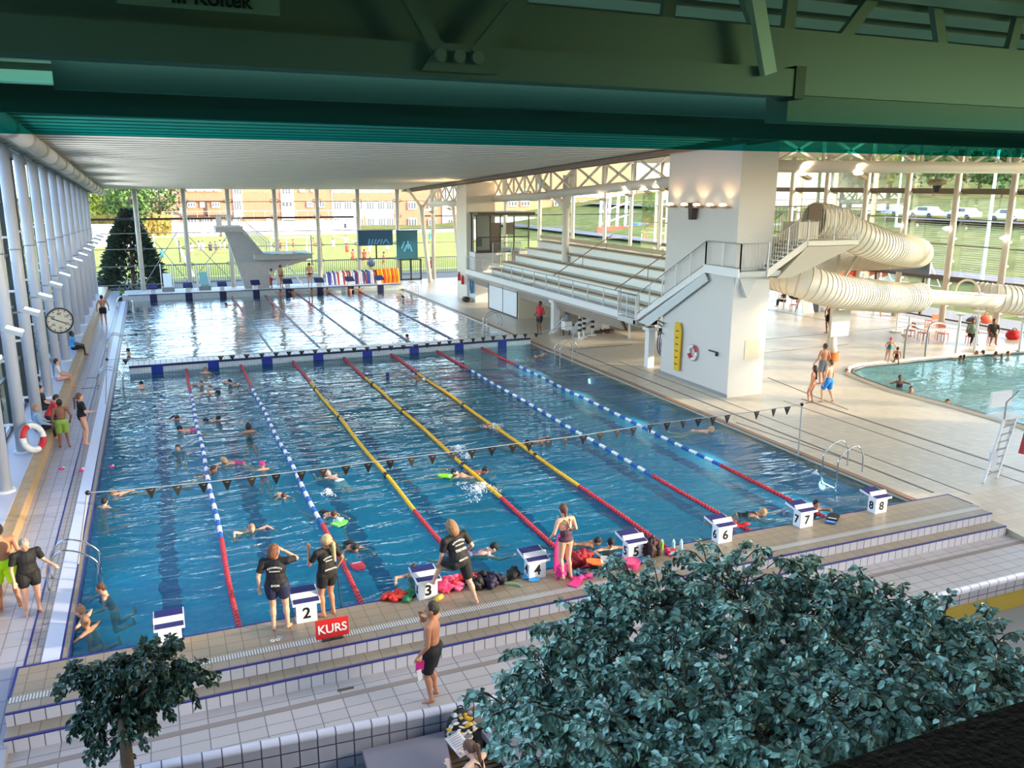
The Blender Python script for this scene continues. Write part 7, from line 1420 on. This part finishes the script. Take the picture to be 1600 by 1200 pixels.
# ================= lower hall: loungers, slatted deck, reader =================
ZL = -1.1
t = thing('slatted_deck', 'brown slatted wooden seating deck under the terrace wall', 'deck', (3.2, -3.7, ZL)); m_ = MB()
for i in range(14): m_.span((-1.5, -.12*i-.1, .1), (9, -.12*i-.02, .14))
m_.build('slats', mat('deck brown', (96, 78, 62), .6, noise=.15, nscale=5), t); MB().span((-1.5, -1.7, 0), (9, -.05, .1)).build('under_frame', mat('deck dark', (40, 34, 30), .8), t)
LG_ = mat('lounge pad grey', (120, 116, 128), .6)
def pad(lab, q, m):
    P = [at(a, b, z=ZL+.42) for a, b in q]; t = thing('lounge_bed', lab, 'lounger', (P[0].x, P[0].y, ZL)); O = V((P[0].x, P[0].y, ZL))
    MB().prism([p-O for p in P], (0, 0, -.12)).build('mattress', m, t)
    c = sum(P, V((0, 0, 0)))/len(P)
    for p in P: r = p.lerp(c, .08)-O; MB().bar((r.x, r.y, .14), (r.x, r.y, .3), .06).build('leg', DARK, t)
pad('wide grey lounge bed left of the reading woman', [(566, 1172), (694, 1142), (720, 1260), (600, 1290)], LG_)
pad('grey lounge bed partly under the fig leaves', [(752, 1141), (800, 1118), (870, 1150), (850, 1230), (796, 1200)], LG_)
p = at(715, 1158, z=ZL+.14)
t = thing('backpack', 'black yellow and white patterned backpack against the terrace wall', 'bag', (p.x, p.y-.15, p.z)); MB().ell((0, 0, .36), (.26, .17, .38), 16, 12).build('body', mat('backpack black', (24, 24, 26), .7), t, True)
random.seed(6)
for i in range(64):
    a = random.uniform(-1.2, 1.2)-math.pi/2; cz = random.uniform(-.8, .85); q = (1-cz*cz)**.5; u = V((.265*q*math.cos(a), .175*q*math.sin(a), .36+.385*cz)); c = [(220, 170, 40), (220, 220, 214), (226, 226, 220), (140, 144, 150)][i % 4]
    MB().ell(u, (random.uniform(.03, .08), .02, random.uniform(.015, .045)), 8, 6, R=Matrix.Rotation(random.uniform(-.6, .6), 3, 'Y')).build('patch', mat('patch %d %d %d' % c, c, .7), t)
MB().torus((0, 0, .75), .05, .012, ax=(0, 1, 0), n=12).build('handle', BLACK, t)
p = at(752, 1252, z=ZL+.2)
t, I = person('woman with ponytail in black top reading on the lower deck', (p.x, p.y, ZL), .5, 1.68, 'pale', hip=(0, 0, .22), spine=(0, .25, 1), legs=[(-.03, .34, -.12), (.03, .34, -.12)], arms=[(-.03, .2, .0), (-.02, .2, .0)], elbow=[(-1, -.2, -.7), (1, -.2, -.7)], hair=('ponytail', (110, 78, 58)), clothes=[('swimsuit', (20, 20, 24)), ('trousers', (26, 26, 30))], vox=.0105, head=(-.2, .5))
sh = at(718, 1163, z=ZL+.75); t = thing('newspaper', 'white printed newspaper held open by the reading woman', 'newspaper', sh, .35); MB().box((0, 0, 0), (.3, .42, .012), R=Matrix.Rotation(.35, 3, 'X')).build('sheet', mat('paper', (206, 206, 214), .7), t)
m_ = MB()
for k in range(9): m_.box((-.02, .16-.04*k, .03+.0*k+.0146*(4-k)), (.22, .012, .004), R=Matrix.Rotation(.35, 3, 'X'))
m_.build('text_lines', mat('print grey', (130, 130, 140), .8), t)
p = at(203, 1196, z=2.2) if False else dist(203, 1200, 8.9)
for i, (px, py, c, l) in enumerate(((203, 1186, (96, 70, 54), 'person with brown bun below the small fig tree at the bottom edge'), (308, 1183, (18, 16, 18), 'person with black topknot at the bottom edge right of the fig tree'))):
    q = at(px, py, z=.16); q.y -= .55; person(l, (q.x, q.y, ZL), .3, 1.6, 'fair', hip=(0, 0, .24), legs=[(-.03, .34, -.16), (.03, .34, -.16)], hair=('bun', c), clothes=[('tshirt', (40, 40, 46)), ('trousers', (30, 30, 36))], vox=.014)
